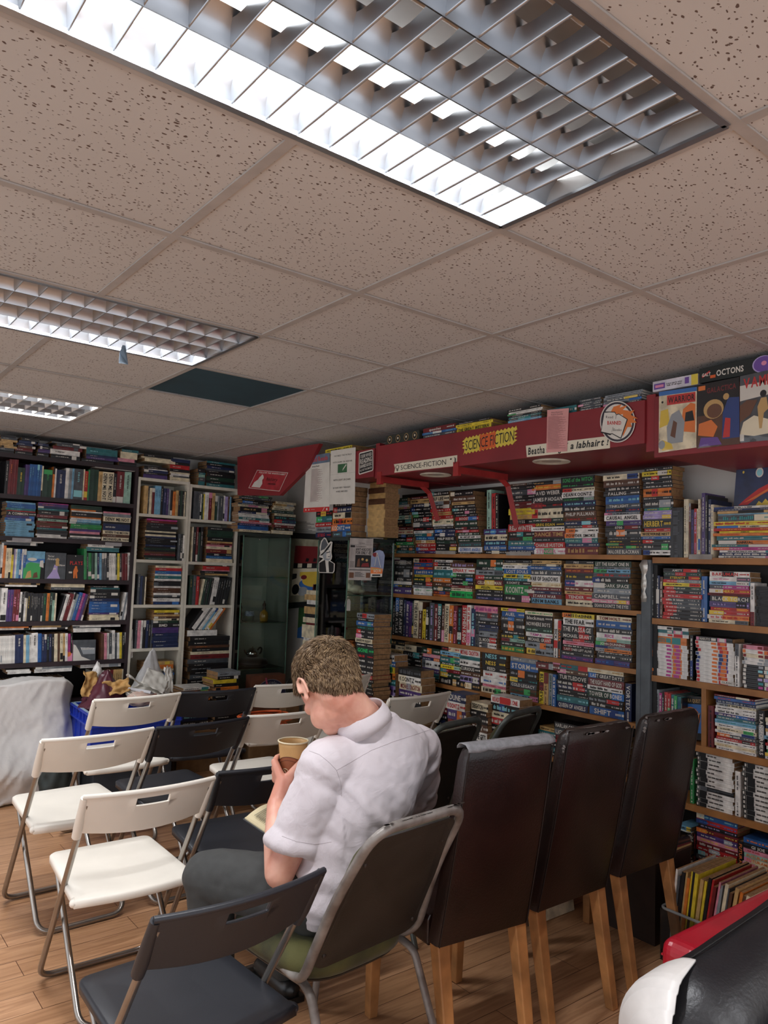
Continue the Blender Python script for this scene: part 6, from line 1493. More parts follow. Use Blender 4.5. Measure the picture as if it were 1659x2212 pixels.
for _ in range(14000):
    L_, nn, m_ = hv[hr.choice(pool)]
    p = L_+V((hr.uniform(-.002, .002), hr.uniform(-.002, .002), hr.uniform(-.002, .002)))
    top = max(0.0, min(1.0, (L_.z-.03)/.09)); low = max(0.0, min(1.0, (.02-L_.z)/.09)); front = max(0.0, (L_.y-.05)/.05)
    Ln = (.017+.028*top+.010*hr.random()+.014*min(1, front))*(1-.36*low)*min(1.0, .45+m_/.02)
    down = V((0, 0, -1)); down = down-nn*down.dot(nn); down = down.normalized() if down.length > .05 else V((0, 0, 0))
    fw = V((.35*math.sin(L_.x*40+1), 1.0, .1)); fw = fw-nn*fw.dot(nn); fw = fw.normalized() if fw.length > .05 else V((0, 0, 0))
    sw = 3.2*noise.noise(L_*13); sdv = nn.cross(fw if top > .4 else down)
    flow = fw*(1.1*top)+down*(1.0-.75*top)+sdv*sw*.45+V((hr.uniform(-.5, .5), hr.uniform(-.5, .5), hr.uniform(-.5, .5)))*.55
    flow = flow-nn*flow.dot(nn)
    if flow.length < .05: continue
    flow = flow.normalized(); lift = .34+.55*top+.25*hr.random()*top-.16*low
    p = p+nn*(.004*min(1, m_/.02)+.006*top)
    d0 = (nn*lift+flow*.8).normalized(); d1 = (nn*(lift*.2)+flow).normalized(); d2 = (nn*(-.12)+flow+down*.3).normalized()
    w = .0021*(1-.5*low)*hr.uniform(.6, 1.3); sd = nn.cross(flow).normalized()*w; up_ = nn*w*.6
    q1 = p+d0*Ln*.4; q2 = q1+d1*Ln*.35; q3_ = q2+d2*Ln*.25
    mi = 1 if hr.random() < .55 else (2 if hr.random() < .62 else 0)
    W_p = [HC+HM @ v-PO for v in (p-sd, p+sd, p+up_, q1-sd*.9, q1+sd*.9, q1+up_, q2-sd*.55, q2+sd*.55, q2+up_*.6, q3_)]
    hb.add(W_p, [(0,1,4,3), (1,2,5,4), (2,0,3,5), (3,4,7,6), (4,5,8,7), (5,3,6,8), (6,7,9), (7,8,9), (8,6,9)], mi, True)
hb.build('hair', [HAIRU, HAIR, HAIR2], person, fix=False)

# ---------------------------------------------------------------- paper cup held in the hand
t = empty('paper_cup', CUP, 0, 'large paper coffee cup held in the left hand of the seated person', 'cup')
KR = M('kraft_cup', 'c39a62', 0.55, var=0.06); CR = M('cup_cream', 'dccfae', 0.5, var=0.03); BR_ = M('cup_print_brown', '8a4f30', 0.55, var=0.05); BR2 = M('cup_print_dark', '5d2f1c', 0.55)
mb = MB()
prof = [(cup_r(CUP.z+z)-.0004, z) for z in np.linspace(0, CUPH, 10)]
mb.lathe(prof+[(cup_r(CUP.z+CUPH)-.002, CUPH), (cup_r(CUP.z+CUPH*.8)-.002, CUPH*.8), (cup_r(CUP.z+CUPH*.68)-.002, CUPH*.69)], 40, (0,0,0), 0, True, False); mb.lathe([(.0005, .003), (.032, .003)], 40, cap=False)
mb.build('body', [KR], t)
mb = MB(); R0 = cup_r(CUP.z+CUPH)
mb.tube([(R0*math.cos(2*PI*i/40), R0*math.sin(2*PI*i/40), CUPH) for i in range(40)], .0026, 8, loop=True); mb.build('rim', CR, t)
mb = MB(); mb.lathe([(.0005, .113), (cup_r(CUP.z+.113)-.0024, .113)], 40, cap=False); mb.build('coffee', M('black_coffee', '2a140c', 0.08, coat=0.5), t)
# printed band with arch and beans around the lower half
def cp(a, z, d=.0003): r_ = cup_r(CUP.z+z)+d; return (r_*math.cos(a), r_*math.sin(a), z)
mb = MB(); N = 72
top = lambda a: .072+.016*abs(math.cos(a*1.5+.55))
mb.rings([[cp(2*PI*j/N, .004) for j in range(N)], [cp(2*PI*j/N, .03) for j in range(N)], [cp(2*PI*j/N, top(2*PI*j/N)) for j in range(N)]], 0, True, False)
mb.tube([cp(2*PI*j/N, top(2*PI*j/N)+.001, .0004) for j in range(N)], .0011, 5, 1, loop=True)
mb.tube([cp(2*PI*j/N, top(2*PI*j/N)-.010, .0004) for j in range(N)], .0008, 5, 1, loop=True)
for c in (3.55, 4.35, 5.15, 0.2, 1.4, 2.6):
    mb.tube([cp(c+.28*math.cos(x), .040+.010*math.sin(x), .0004) for x in [2*PI*i/20 for i in range(20)]], .0009, 5, 2, loop=True)
    mb.tube([cp(c-.2+.4*i/8, .036+.008*math.sin(i/8*PI*1.6), .0004) for i in range(9)], .0009, 5, 2)
mb.build('printed_band', [BR_, BR2, CR], t)

# open paperback on the lap
OB = V((1.425, 2.285, .665))
t = empty('open_book', OB, math.radians(24), 'open paperback lying on the lap under the left arm of the person', 'book')
t.rotation_euler = (math.radians(20), math.radians(-4), math.radians(24))
pm = M('book_page', 'd9cca6', 0.9, var=0.05); pt = M('page_print', '8d8570', 0.9)
for s in (-1, 1):
    mb = MB(); rows = []
    for i in range(13):
        u = i/12; x = s*.128*u; h = .014*math.sin(PI*min(1, u*1.0+.08))**.7*(1-.25*u) + .004
        rows.append([(x, -.095, .0), (x, -.095, h), (x, .095, h), (x, .095, .0)])
    mb.rings(rows, 0, False, True)
    for k in range(24):
        y = .075-.150*k/23; mb.add([(s*.022, y, .0205), (s*.108, y, .0165), (s*.108, y-.0028, .0165), (s*.022, y-.0028, .0205)], [(0,1,2,3)], 1)
    o = mb.build('pages', [pm, pt], t, fix=False)
mb = MB(); mb.box(-.132, .132, -.098, .098, -.0025, -.0003); mb.build('cover', cov('S'), t)
# ================================================================== GLASS CABINETS AND THEIR CONTENTS
GLS = glass('cabinet_glass', (0.93, 0.965, 0.94)); FROST = M('frosted_grey_pane', 'a3aca0', 0.35, var=.06, vscale=3); GED = M('glass_edge_green', '5f8170', 0.15, var=0.05)  # frosted panes made opaque and pale to brighten the dark cabinet interior
def cabinet(x0, x1, y0, y1, H, shelves, label, base=.09, frosted=False):
    t = empty('glass_cabinet', ((x0+x1)/2, (y0+y1)/2, 0), 0, label, 'display cabinet', 'glass display cabinets')
    w, d = (x1-x0)/2, (y1-y0)/2
    fr = M('cabinet_grey_frame', '6c7570', 0.4, 0.4)
    mb = MB(); mb.box(-w, w, -d, d, 0, base); mb.build('base', fr, t)
    mb = MB(); mb.box(-w, w, -d, d, H-.022, H); mb.build('top_frame', M('cabinet_top', '2c3531', 0.5), t)
    for nm, b_ in (('side_pane', (-w, -w+.004, -d+.005, d-.005)), ('side_pane', (w-.004, w, -d+.005, d-.005)), ('back_pane', (-w+.005, w-.005, d-.004, d)), ('door_pane', (-w+.005, w-.005, -d, -d+.004))):
        mb = MB(); mb.box(b_[0], b_[1], b_[2], b_[3], base+.001, H-.023); mb.build(nm, FROST if frosted and (nm == 'back_pane' or b_[0] > 0) else GLS, t)
    for sx in (-1, 1):
        for sy in (-1, 1):
            mb = MB(); mb.box(sx*w-.003, sx*w+.003, sy*d-.003, sy*d+.003, base, H-.022); mb.build('edge_strip', GED, t)
    for z in shelves:
        mb = MB(); mb.box(-w+.006, w-.006, -d+.006, d-.006, z-.006, z); mb.build('glass_shelf', GLS, t)
        mb = MB()
        mb.box(-w+.006, w-.006, -d+.0045, -d+.0058, z-.006, z, 0); mb.box(-w+.0045, -w+.0058, -d+.006, d-.006, z-.006, z, 0); mb.build('shelf_edge', GED, t)
    mb = MB(); mb.ellipsoid((-w*.35, -d-.008, H-.05), (.008, .008, .008)); mb.build('lock', CHROME, t)
    return t
cabinet(2.892, 3.33, 5.50, 5.86, 1.795, [1.44, 1.07, .70], 'tall glass cabinet in the corner, holding a teapot', frosted=True)
cabinet(2.90, 3.285, 4.06, 4.415, 1.740, [1.36, .95], 'tall glass cabinet with the newspaper-style card, behind the man')
# contents of the first cabinet
def tea(label, x, y, z):
    t = empty('teapot', (x, y, z), .2, label, 'teapot'); m = M('polished_steel', 'c9ccd0', 0.12, 1.0, var=0.02)
    mb = MB(); mb.lathe([(.028,0),(.045,.004),(.056,.02),(.058,.034),(.050,.052),(.034,.064),(.030,.066)], 32); mb.build('body', m, t)
    mb = MB(); mb.lathe([(.031,.066),(.026,.072),(.012,.076),(.004,.078),(.007,.084),(.0005,.088)], 24); mb.build('lid', m, t)
    mb = MB(); mb.tube([(-.05,0,.028),(-.075,0,.042),(-.088,0,.066)], [.011,.008,.006], 10); mb.build('spout', m, t)
    mb = MB(); mb.tube(round_path([(.05,0,.05),(.078,0,.078),(.10,0,.066),(.092,0,.03),(.056,0,.02)], .03), .0075, 10); mb.build('handle', M('black_handle', '17181a', 0.4), t)
def at1(px, z, Y=5.68): return coly(px, Y, z)
tb_ = empty('round_tin', (at1(548, .8), 5.68, .701), 0, 'dark round cushion-like tin under the teapot', 'tin')
mb = MB(); mb.lathe([(.09,0),(.115,.01),(.12,.035),(.11,.055),(.07,.068),(.0005,.07)], 32); mb.build('body', M('dark_velvet_tin', '211a1c', 0.8, sheen=.3), tb_)
mb = MB(); mb.lathe([(.121,.02),(.1225,.026),(.121,.032)], 32, cap=False); mb.build('band', M('tin_band', '3c3032', 0.5), tb_)
tea('shiny steel teapot with a black handle in the corner glass cabinet', at1(546, .87), 5.68, .772)
t = empty('mug', (at1(536, 1.12), 5.66, 1.0705), 0, 'mug printed with blue hills in the corner glass cabinet', 'mug')
mb = MB(); mb.lathe([(.036,0),(.040,.003),(.040,.045)], 28, cap=True); mb.build('lower_band', M('mug_green', '27402f', 0.4), t)
mb = MB(); mb.lathe([(.0402,.045),(.0402,.075),(.036,.083),(.028,.088)], 28, cap=False); mb.build('upper_band', M('mug_blue', '2c4668', 0.4, hex2='a8b4c4', vscale=40), t)
mb = MB(); mb.lathe([(.034,.086),(.03,.088),(.0005,.088)], 24, cap=False); mb.build('inside', M('mug_dark', '1c1a18', 0.6), t)
t = empty('perfume_bottle', (at1(565, 1.12), 5.64, 1.0705), 0, 'amber bottle with a figure-shaped stopper in the corner glass cabinet', 'bottle')
am = M('amber_bottle', 'b98a34', 0.2, coat=.5)
mb = MB(); mb.lathe([(.03,0),(.034,.01),(.036,.05),(.030,.075),(.014,.09),(.010,.095)], 24); mb.build('body', am, t)
mb = MB(); mb.lathe([(.012,.095),(.016,.105),(.008,.118),(.014,.13),(.015,.142),(.006,.155),(.008,.162),(.0005,.172)], 20); mb.build('stopper', M('brown_stopper', '4a3026', 0.4), t)
t = empty('statuette', (at1(506, 1.12)+.02, 5.62, 1.0705), 0, 'slim dark statuette at the left of the corner glass cabinet', 'statuette')
mb = MB(); mb.lathe([(.026,0),(.028,.012),(.016,.02),(.019,.06),(.012,.09),(.017,.115),(.009,.135),(.011,.148),(.0005,.162)], 20); mb.build('figure', M('dark_bronze', '4b3a28', 0.45, .3), t)
mb = MB(); mb.lathe([(.032,0),(.032,.008),(.0005,.009)], 24); mb.build('plinth', M('plinth_black', '181615', 0.5), t)
# card box reading Bracelets
t = empty('display_box', (3.10, 5.39, .30), 0, 'brown display box with a dark arched sign reading Bracelets', 'box')
BX = M('brown_display_card', '6a3f2c', 0.7)
mb = MB(); mb.box(-.16, .14, -.05, .05, 0, .37); mb.build('body', BX, t)
NB = M('navy_arch', '2c2c48', 0.6); mb = MB()
inn = [(.01+.10*math.cos(a), .19+.10*math.sin(a)) for a in [PI*i/24 for i in range(25)]]; out_ = [(.01+.145*math.cos(a), .19+.145*math.sin(a)) for a in [PI*i/24 for i in range(25)]]
for i in range(24): mb.add([(x, -.0512, z) for x, z in (inn[i], out_[i], out_[i+1], inn[i+1])], [(0,1,2,3)], 0)
ca = lambda u, v: (.01+(.103+.038*v)*math.cos(PI*(1-u)), -.0518, .19+(.103+.038*v)*math.sin(PI*(1-u)))
put_text(mb, '-Bracelets-', ca, .10, .92, .15, .85, 1, False, aspect=9)
for i in range(24):
    for P_ in (inn, out_):
        a, b_ = P_[i], P_[i+1]; mb.tube([(a[0], -.0515, a[1]), (b_[0], -.0515, b_[1])], .0014, 4, 1)
mb.build('arch_sign', [NB, ink('s')], t, fix=False)
mb = MB(); rr = random.Random(2)
for i in range(9): mb.tube([(.01+.012*(i-4), -.054, .20), (.01+.012*(i-4)+.006, -.056, .13+.02*rr.random())], .003, 6)
mb.build('bracelet_row', M('bead_gold', 'a8905a', 0.3, .5), t)
mb = MB()
for i in range(12): mb.tube([(-.045+.004*rr.random()*i/3, -.056, .35), (-.05+.05*rr.random(), -.06, .28), (-.05+.05*rr.random(), -.056, .15+.05*rr.random())], .0016, 5)
mb.build('thread_tassel', M('pink_thread', 'b0506a', 0.8), t)
o = under_box(2.94, 3.25, 5.32, 5.46, .299, 'cardboard box under the bracelet display')
mb = MB(); mb.tube([(.04*math.cos(2*PI*i/28), 0, .055+.05*math.sin(2*PI*i/28)) for i in range(28)], .005, 8, loop=True); mb.tube([(.022, 0, .015), (.024, 0, -.035)], .004, 8); mb.tube([(-.022, 0, .015), (-.024, 0, -.035)], .004, 8); mb.box(-.035, .035, -.02, .02, -.04, -.032)
o = mb.build('table_mirror', M('black_wire', '20201f', 0.4)); p_ = aty(627, 1485, 5.2); o.location = (p_.x, 5.2, p_.z-.04); tag(o, 'small round black wire stand by the corner cabinet', 'stand')
under_box(p_.x-.06, p_.x+.06, 5.15, 5.25, p_.z-.082, 'cardboard box below the small wire stand')
# contents of the second cabinet
def at2(px, py, X): return atx(px, py, X)
cw = M('white_ceramic', 'd8d4c8', 0.3, coat=.3)
zz = 1.361
def put2(px, X): return colx(px, X, 1.42)
y_ = put2(727, 3.03)
t = empty('figurine_cup', (3.03, y_, zz), 0, 'white ceramic cup with a seated figure in the glass cabinet', 'figurine')
mb = MB(); mb.lathe([(.022,0),(.026,.004),(.030,.045),(.031,.05),(.028,.05),(.025,.01),(.0005,.008)], 24); mb.build('cup', cw, t)
mb = MB(); mb.lathe([(.012,.03),(.016,.06),(.010,.085),(.006,.095),(.012,.108),(.012,.118),(.0005,.128)], 16); mb.build('figure', M('ceramic_blush', 'c9b8ac', 0.35), t)
mb = MB()
for k in range(9): mb.capsule((.020*math.cos(k*.7), .020*math.sin(k*.7), .045), (.026*math.cos(k*.7), .026*math.sin(k*.7), .068), .006, .004, 8)
mb.build('ruffle', cw, t)
y_ = put2(772, 3.12)
mb = MB(); mb.ellipsoid((0,0,.032), (.052,.04,.032)); mb.ellipsoid((-.035,.02,.042), (.024,.02,.03)); mb.ellipsoid((.03,-.02,.02), (.03,.03,.02)); mb.ellipsoid((-.045,.03,.066), (.010,.012,.016))
o = remeshed(mb, 'ceramic_animal', .003, 4, M('pale_ceramic', 'cfc9ae', 0.35)); o.location = (3.12, y_+.02, zz+.001); tag(o, 'pale ceramic animal lying on the cabinet shelf', 'figurine')
y_ = put2(722, 3.12)
mb = MB(); mb.lathe([(.05,0),(.062,.01),(.066,.06),(.06,.09),(.064,.094),(.058,.094),(.052,.02),(.0005,.012)], 28)
o = mb.build('copper_bowl', M('copper', 'b4683c', 0.25, .9, bump=.3, bscale=60)); o.location = (3.12, 4.25, .951); tag(o, 'hammered copper bowl low in the glass cabinet', 'bowl')
mb = MB(); mb.box(-.022, .022, -.004, .004, 0, .06); mb.box(-.015, .015, -.0046, -.004, .008, .052, 1)
o = mb.build('tiny_frame', [cw, ink('S')]); o.location = (3.0, 4.11, .951); tag(o, 'tiny white framed picture low in the glass cabinet', 'frame')
mb = MB(); mb.box(-.013, .013, -.0012, .0012, -.075, -.012); mb.add([(-.013, -.0012, -.012), (.013, -.0012, -.012), (.006, -.0012, .0), (-.006, -.0012, .0)], [(0,1,2,3)]); mb.tube([(0, 0, -.004), (-.006, -.004, .012), (-.02, -.003, -.012), (-.026, -.003, -.05)], .0012, 6)
o = mb.build('price_tag', M('grey_tag', '9b9890', 0.7), fix=False); o.location = (2.898, 4.03, 1.335); o.rotation_euler = (0, 0, -.9); tag(o, 'grey card tag on a string at the cabinet edge', 'tag')
# old books stacked between the cabinet and the corner
stack('R', 3.30, .90, C2, 690, 1000, "60c/a 24w/k 110c/h 18R 44c/h 30k/c 60a 20k/w 36w/k 46a/h 36c", 'old book pile beside the cabinet', name='hardback_book', kind='hardback', D=.16, ids='', pages='cream', jit=.02, yaw=.1, style='plain')
stk_y0, stk_y1 = colx(480+1000/3.813, 3.3, .95), colx(480+690/3.813, 3.3, .95)
under_box(3.3, 3.47, min(stk_y0, stk_y1), max(stk_y0, stk_y1), .90, 'tall cardboard box beneath the old book pile')
mb = MB()
for i in range(7):
    a = -.5+i/6; mb.box(-.002, .002, -.012, .012, 0, .16, i % 2, Matrix.Translation((0, .02*i-.06, 0)) @ Matrix.Rotation(a*.35, 4, 'X'))
o = mb.build('striped_fan', [ink('R'), ink('c')]); p_ = atx(682, 1300, 3.36); o.location = (3.36, p_.y, p_.z-.02); tag(o, 'red and cream striped paper fan on the old books', 'fan')
# framed picture on the wall
FQ = [(622,1150),(790,1160),(778,1303),(606,1316)]
TL, TR, BR, BL = [atx(*q, 3.47) for q in FQ]
t = empty('framed_picture', (0,0,0), 0, 'black framed picture with a cream mount and a red-topped scene', 'picture')
def PP(u, v, d=0): return BL.lerp(BR, u).lerp(TL.lerp(TR, u), v)+V((-d, 0, 0))
mb = MB(); fw, fh = .055, .075
for a in (((0,0),(1,0),(1,fh),(0,fh)), ((0,1-fh),(1,1-fh),(1,1),(0,1)), ((0,fh),(fw,fh),(fw,1-fh),(0,1-fh)), ((1-fw,fh),(1,fh),(1,1-fh),(1-fw,1-fh))):
    mb.hexa([PP(u, v, 0) for u, v in a]+[PP(u, v, .03) for u, v in a])
mb.build('frame', M('black_frame', '16181a', 0.4), t)
mb = MB(); mb.add([PP(.05,.07,.008), PP(.95,.07,.008), PP(.95,.93,.008), PP(.05,.93,.008)], [(0,1,2,3)]); mb.build('mount', M('cream_mount', '9c9880', 0.7), t, fix=False)
mb = MB(); ms = [ink('c'), ink('R'), ink('k'), ink('b'), ink('y'), ink('s'), ink('g')]
def pa_(mi, d, *q): mb.add([PP(u, v, .009+d) for u, v in q], [tuple(range(len(q)))], mi)
pa_(0, 0, (.14,.17),(.86,.17),(.86,.83),(.14,.83)); pa_(1, .0004, (.14,.6),(.86,.6),(.86,.83),(.14,.83)); pa_(2, .0008, (.14,.53),(.86,.53),(.86,.6),(.14,.6))
for i in range(5): pa_(0, .0012, (.2+.13*i,.54),(.26+.13*i,.54),(.26+.13*i,.595),(.2+.13*i,.595)); pa_(2, .0012, (.3+.1*i,.62),(.34+.1*i,.62),(.35+.1*i,.66),(.31+.1*i,.67))
pa_(3, .0008, *circ(.5,.32,.26,.1)); pa_(4, .0010, *circ(.48,.36,.2,.09)); pa_(4, .0008, (.24,.42),(.7,.44),(.7,.49),(.24,.48)); pa_(2, .0012, *circ(.2,.25,.05,.07)); pa_(5, .001, *circ(.3,.22,.07,.06)); pa_(6, .0014, *circ(.56,.36,.05,.03)); pa_(1, .0014, *circ(.3,.41,.04,.03)); pa_(2, .0012, (.14,.38),(.2,.4),(.2,.46),(.14,.46))
mb.build('print', ms, t, fix=False)
sign('wall_print', XR-.003, [(646,1308),(700,1308),(698,1382),(642,1378)], M('print_green', '3f6a3c', 0.6), [(ink('b'), 'p', [(0,0),(1,0),(1,.45),(.5,.5),(0,.3)]), (ink('g'), 'p', [(.2,.5),(1,.6),(1,1),(.3,1)])], 'green and blue print on the wall under the framed picture', 'print')

# ================================================================== LEFT SIDE: SHEETS, CRATE, BAGS, CABLE
CLOTH = M('white_sheet', 'd3d0cc', 0.9, var=0.05, vscale=5, bump=1.0, bscale=22)
# dust sheet hung over boxes before the dark bookcase
x0, x1 = .55, 1.61; NX, NZ = 90, 60
G = []
def sheet_pt(u, w):          # u along x, w: 0 back of the top -> 1 floor in front
    x = x0+(x1-x0)*u; h = .715+.012*math.sin(u*9)
    if w < .22: f = w/.22; y, z = 5.56-.20*f, h+.008*math.sin(f*6+u*11)
    else:
        f = (w-.22)/.78; z = h*(1-f)+.012*f; y = 5.36-.05*math.sin(f*1.4)-.16*f**1.6-.10*math.exp(-((f-.72)/.2)**2)
    fold = .040*noise.noise(V((x*6+z*2.6, z*2.4, 1.3)))+.024*abs(noise.noise(V((x*15-z*7, z*6, 7.1))))+.012*abs(noise.noise(V((x*28+z*16, z*22-x*9, 3))))
    edge = max(0, (u-.93)/.07)
    return (x+.02*noise.noise(V((z*6, w*4, 2)))+(.02+.10*w**2)*edge*.4, y+fold*(.3+w)+.10*edge, z+fold*.25*(1-w)-.05*edge if w > .22 else z+fold*.35-.05*edge)
mb = MB()
for i in range(NX+1):
    for j in range(NZ+1): G.append(sheet_pt(i/NX, j/NZ))
mb.add(G, [(i*(NZ+1)+j, (i+1)*(NZ+1)+j, (i+1)*(NZ+1)+j+1, i*(NZ+1)+j+1) for i in range(NX) for j in range(NZ)], 0, True)
o = mb.build('dust_sheet', CLOTH); so = o.modifiers.new('s', 'SOLIDIFY'); so.thickness = .004
tag(o, 'large crumpled white dust sheet hanging before the dark bookcase', 'sheet')
# cloth lying on the floor beside it
mb = MB(); G = []; NA, NB_ = 60, 24
for i in range(NA+1):
    for j in range(NB_+1):
        u, v = i/NA, j/NB_; x = 1.42+.72*u; y = 5.02+.26*v+.06*math.sin(u*5)
        e = min(u, 1-u, v, 1-v); z = .006+min(1, e*7)*(.035+.045*noise.noise(V((x*6, y*9, 2)))+.02*noise.noise(V((x*18, y*20, 5))))
        G.append((x, y, max(z, .003)))
mb.add(G, [(i*(NB_+1)+j, (i+1)*(NB_+1)+j, (i+1)*(NB_+1)+j+1, i*(NB_+1)+j+1) for i in range(NA) for j in range(NB_)], 0, True)
tag(mb.build('floor_cloth', CLOTH), 'white cloth lying crumpled on the floor behind the folding chairs', 'cloth')

# blue folding crate
def crate_pt(px, py, z): return atz(px, py, z)
ZT = .56
cA, cB, cC = crate_pt(143, 1509, ZT), crate_pt(199, 1545, ZT), crate_pt(388, 1521, ZT)
e1 = (cA-cB); e2 = (cC-cB)
e1 = e1.normalized()*min(e1.length, .50); e2 = V((-e1.y, e1.x, 0)).normalized()*(-min(e2.length, .58)) if (V((-e1.y, e1.x, 0))).dot(e2) < 0 else V((-e1.y, e1.x, 0)).normalized()*min(e2.length, .58)
BLUE = M('blue_crate_plastic', '2440b4', 0.42, var=0.06); BLUEL = M('pale_crate_rim', 'a9c4d8', 0.4)
crate = empty('folding_crate', cB-V((0, 0, ZT)), 0, 'blue plastic crate filled with paper and wrappings behind the folding chairs', 'crate')
def cp3(u, v, z): return e1*u+e2*v+V((0, 0, z))
def wall_(p0, p1, nrm):
    m_ = MB(); d_ = (p1-p0); L = d_.length; dn = d_.normalized()
    def bx(a, b_, z0, z1, o0, o1, mi=0):
        q = [p0+dn*a*L+nrm*o0, p0+dn*b_*L+nrm*o0, p0+dn*b_*L+nrm*o1, p0+dn*a*L+nrm*o1]
        m_.hexa([p+V((0,0,z0)) for p in q]+[p+V((0,0,z1)) for p in q], mi)
    bx(0, 1, .26, ZT-.080, -.010, -.002); bx(0, 1, ZT-.08, ZT-.07, -.010, .013); bx(0, 1, ZT-.012, ZT, -.014, .014, 0); bx(0, 1, ZT-.07, ZT-.012, -.010, -.002)
    bx(0, 1, ZT-.0005, ZT+.002, -.013, .006, 1)
    for k in range(7): bx(k/6*.985, k/6*.985+.012, ZT-.07, ZT-.012, -.002, .012)
    for k in range(1, 4): bx(k/4-.012, k/4+.012, .27, ZT-.08, -.002, .004)
    return m_
nb = [(V((0,0,0)), e2, -e1), (e2, e2+e1, e2), (e2+e1, e1, e1), (e1, V((0,0,0)), -e2)]
for p0, p1, nn in nb: wall_(p0, p1, nn.normalized()).build('side_wall', [BLUE, BLUEL], crate)
m_ = MB(); m_.hexa([cp3(u, v, .25) for u, v in ((0.01,0.01),(.99,0.01),(.99,.99),(0.01,.99))]+[cp3(u, v, .26) for u, v in ((0.01,0.01),(.99,0.01),(.99,.99),(0.01,.99))]); m_.build('bottom', BLUE, crate)
m_ = MB()
for k, (u, c_) in enumerate(((.46, 1), (.62, 0), (.80, 0))):
    q = e2*u; n_ = -e1.normalized()*.0045
    m_.add([q+n_*1.05+V((0,0,.36))+e2.normalized()*a for a in (-.03,)]+[q+n_*1.05+V((0,0,.36))+e2.normalized()*.03, q+n_*1.05+V((0,0,.45)), ], [(0,1,2)], k % 2)
    m_.add([q*0+e2*(u-.12)+n_*1.05+V((0,0,.40))+e2.normalized()*.018*math.cos(a)+V((0,0,.012*math.sin(a))) for a in [2*PI*i/12 for i in range(12)]], [tuple(range(12))], 1)
m_.build('printed_marks', [M('mark_brown', '4a2c2a', 0.5), M('mark_dark', '1c2460', 0.5)], crate, fix=False)
mc = crate.location+e1*.5+e2*.5
o = MB(); o.hexa([crate.location+cp3(u, v, 0) for u, v in ((.06,.06),(.94,.06),(.94,.94),(.06,.94))]+[crate.location+cp3(u, v, .2495) for u, v in ((.06,.06),(.94,.06),(.94,.94),(.06,.94))])
tag(bevel(o.build('storage_box', M('dark_storage', '2b3138', 0.6)), .006), 'dark storage box on the floor under the blue crate', 'box')
# contents: wrapping bag, tan paper, papers, keyboard, plastic film
def lump(name, c, r, amp, freq, mat, label, cat, seed=0, peak=0.0, squash=0.0):
    m2 = MB(); n, k = 40, 26; rings = []
    for i in range(1, k):
        th = PI*i/k; ring_ = []
        for j in range(n):
            ph = 2*PI*j/n; s = V((math.sin(th)*math.cos(ph), math.sin(th)*math.sin(ph), -math.cos(th)))
            f = 1+amp*noise.noise(s*freq+V((seed, 0, 0)))+amp*.5*noise.noise(s*freq*2.7+V((0, seed, 0)))
            z = s.z*r[2]*f
            if s.z > 0: z += peak*max(0, s.z)**3; 
            w = 1-(.55*max(0, s.z)**1.2 if peak else 0)
            ring_.append((c[0]+s.x*r[0]*f*w, c[1]+s.y*r[1]*f*w, c[2]+max(z, -r[2]*(.75 if squash else 1))))
        rings.append(ring_)
    m2.rings(rings, 0, True, True); return tag(m2.build(name, mat), label, cat)
def on(u, v, z): return crate.location+cp3(u, v, z)
p_ = on(.62, .28, .56); lump('wrapping_bag', (p_.x, p_.y, .57), (.16, .15, .12), .28, 2.2, M('dark_plum_wrap', '5a2b38', 0.35, bump=.4, bscale=30), 'plum coloured crumpled wrapping bag in the blue crate', 'bag', 3, .10)
p_ = on(.70, .16, .60)
def sheet_obj(name, c, w, h, rx, ry, rz, mat, label, cat, amp=.02, seed=0, holes=False):
    m2 = MB(); n = 16; G = []
    for i in range(n+1):
        for j in range(n+1):
            u, v = i/n-.5, j/n-.5; G.append((w*u*(1+.15*noise.noise(V((v*4, seed, 1)))), h*v*(1+.15*noise.noise(V((u*4, 3, seed)))), amp*noise.noise(V((u*4+seed, v*4, .5)))+amp*.4*noise.noise(V((u*11, v*11+seed, 2)))))
    m2.add(G, [(i*(n+1)+j, (i+1)*(n+1)+j, (i+1)*(n+1)+j+1, i*(n+1)+j+1) for i in range(n) for j in range(n)], 0, True)
    o = m2.build(name, mat); o.location = c; o.rotation_euler = (rx, ry, rz); s = o.modifiers.new('s', 'SOLIDIFY'); s.thickness = .0015
    return tag(o, label, cat)
TAN = M('tan_paper', 'c79c5e', 0.7, bump=.4, bscale=40)
sheet_obj('torn_paper', (p_.x-.02, p_.y-.02, .70), .13, .17, 1.2, .2, .2, TAN, 'torn tan paper hanging over the left side of the crate', 'paper', .035, 4)
p2 = on(.45, .36, .60); sheet_obj('torn_paper', (p2.x, p2.y, .685), .17, .10, 1.0, -.2, -.3, TAN, 'torn tan paper scrap over the plum bag in the crate', 'paper', .035, 9)
p3 = on(.70, .22, .6); lump('plastic_bag', (p3.x, p3.y+.05, .765), (.04, .04, .05), .2, 2, M('white_plastic_film', 'd9d7d3', 0.3, bump=.3), 'white plastic tip sticking up behind the plum bag', 'bag', 6, .03)
m2 = MB(); m2.box(-.045, .045, -.19, .19, 0, .018); m2.box(-.036, .036, -.17, .0, .0182, .021, 1)
o = m2.build('plastic_tray', [M('pale_grey_plastic', 'bfbfc2', 0.4), M('grey_panel', '8d8f94', 0.4)]); p4 = on(.5, .5, .62); o.location = (p4.x, p4.y, .655); o.rotation_euler = (.1, .42, .75); tag(bevel(o, .006, 3), 'long pale grey plastic tray slanting out of the crate', 'tray')
WP = M('crisp_white_paper', 'e2dfd6', 0.7, var=.02)
pq = on(.42, .72, .62)
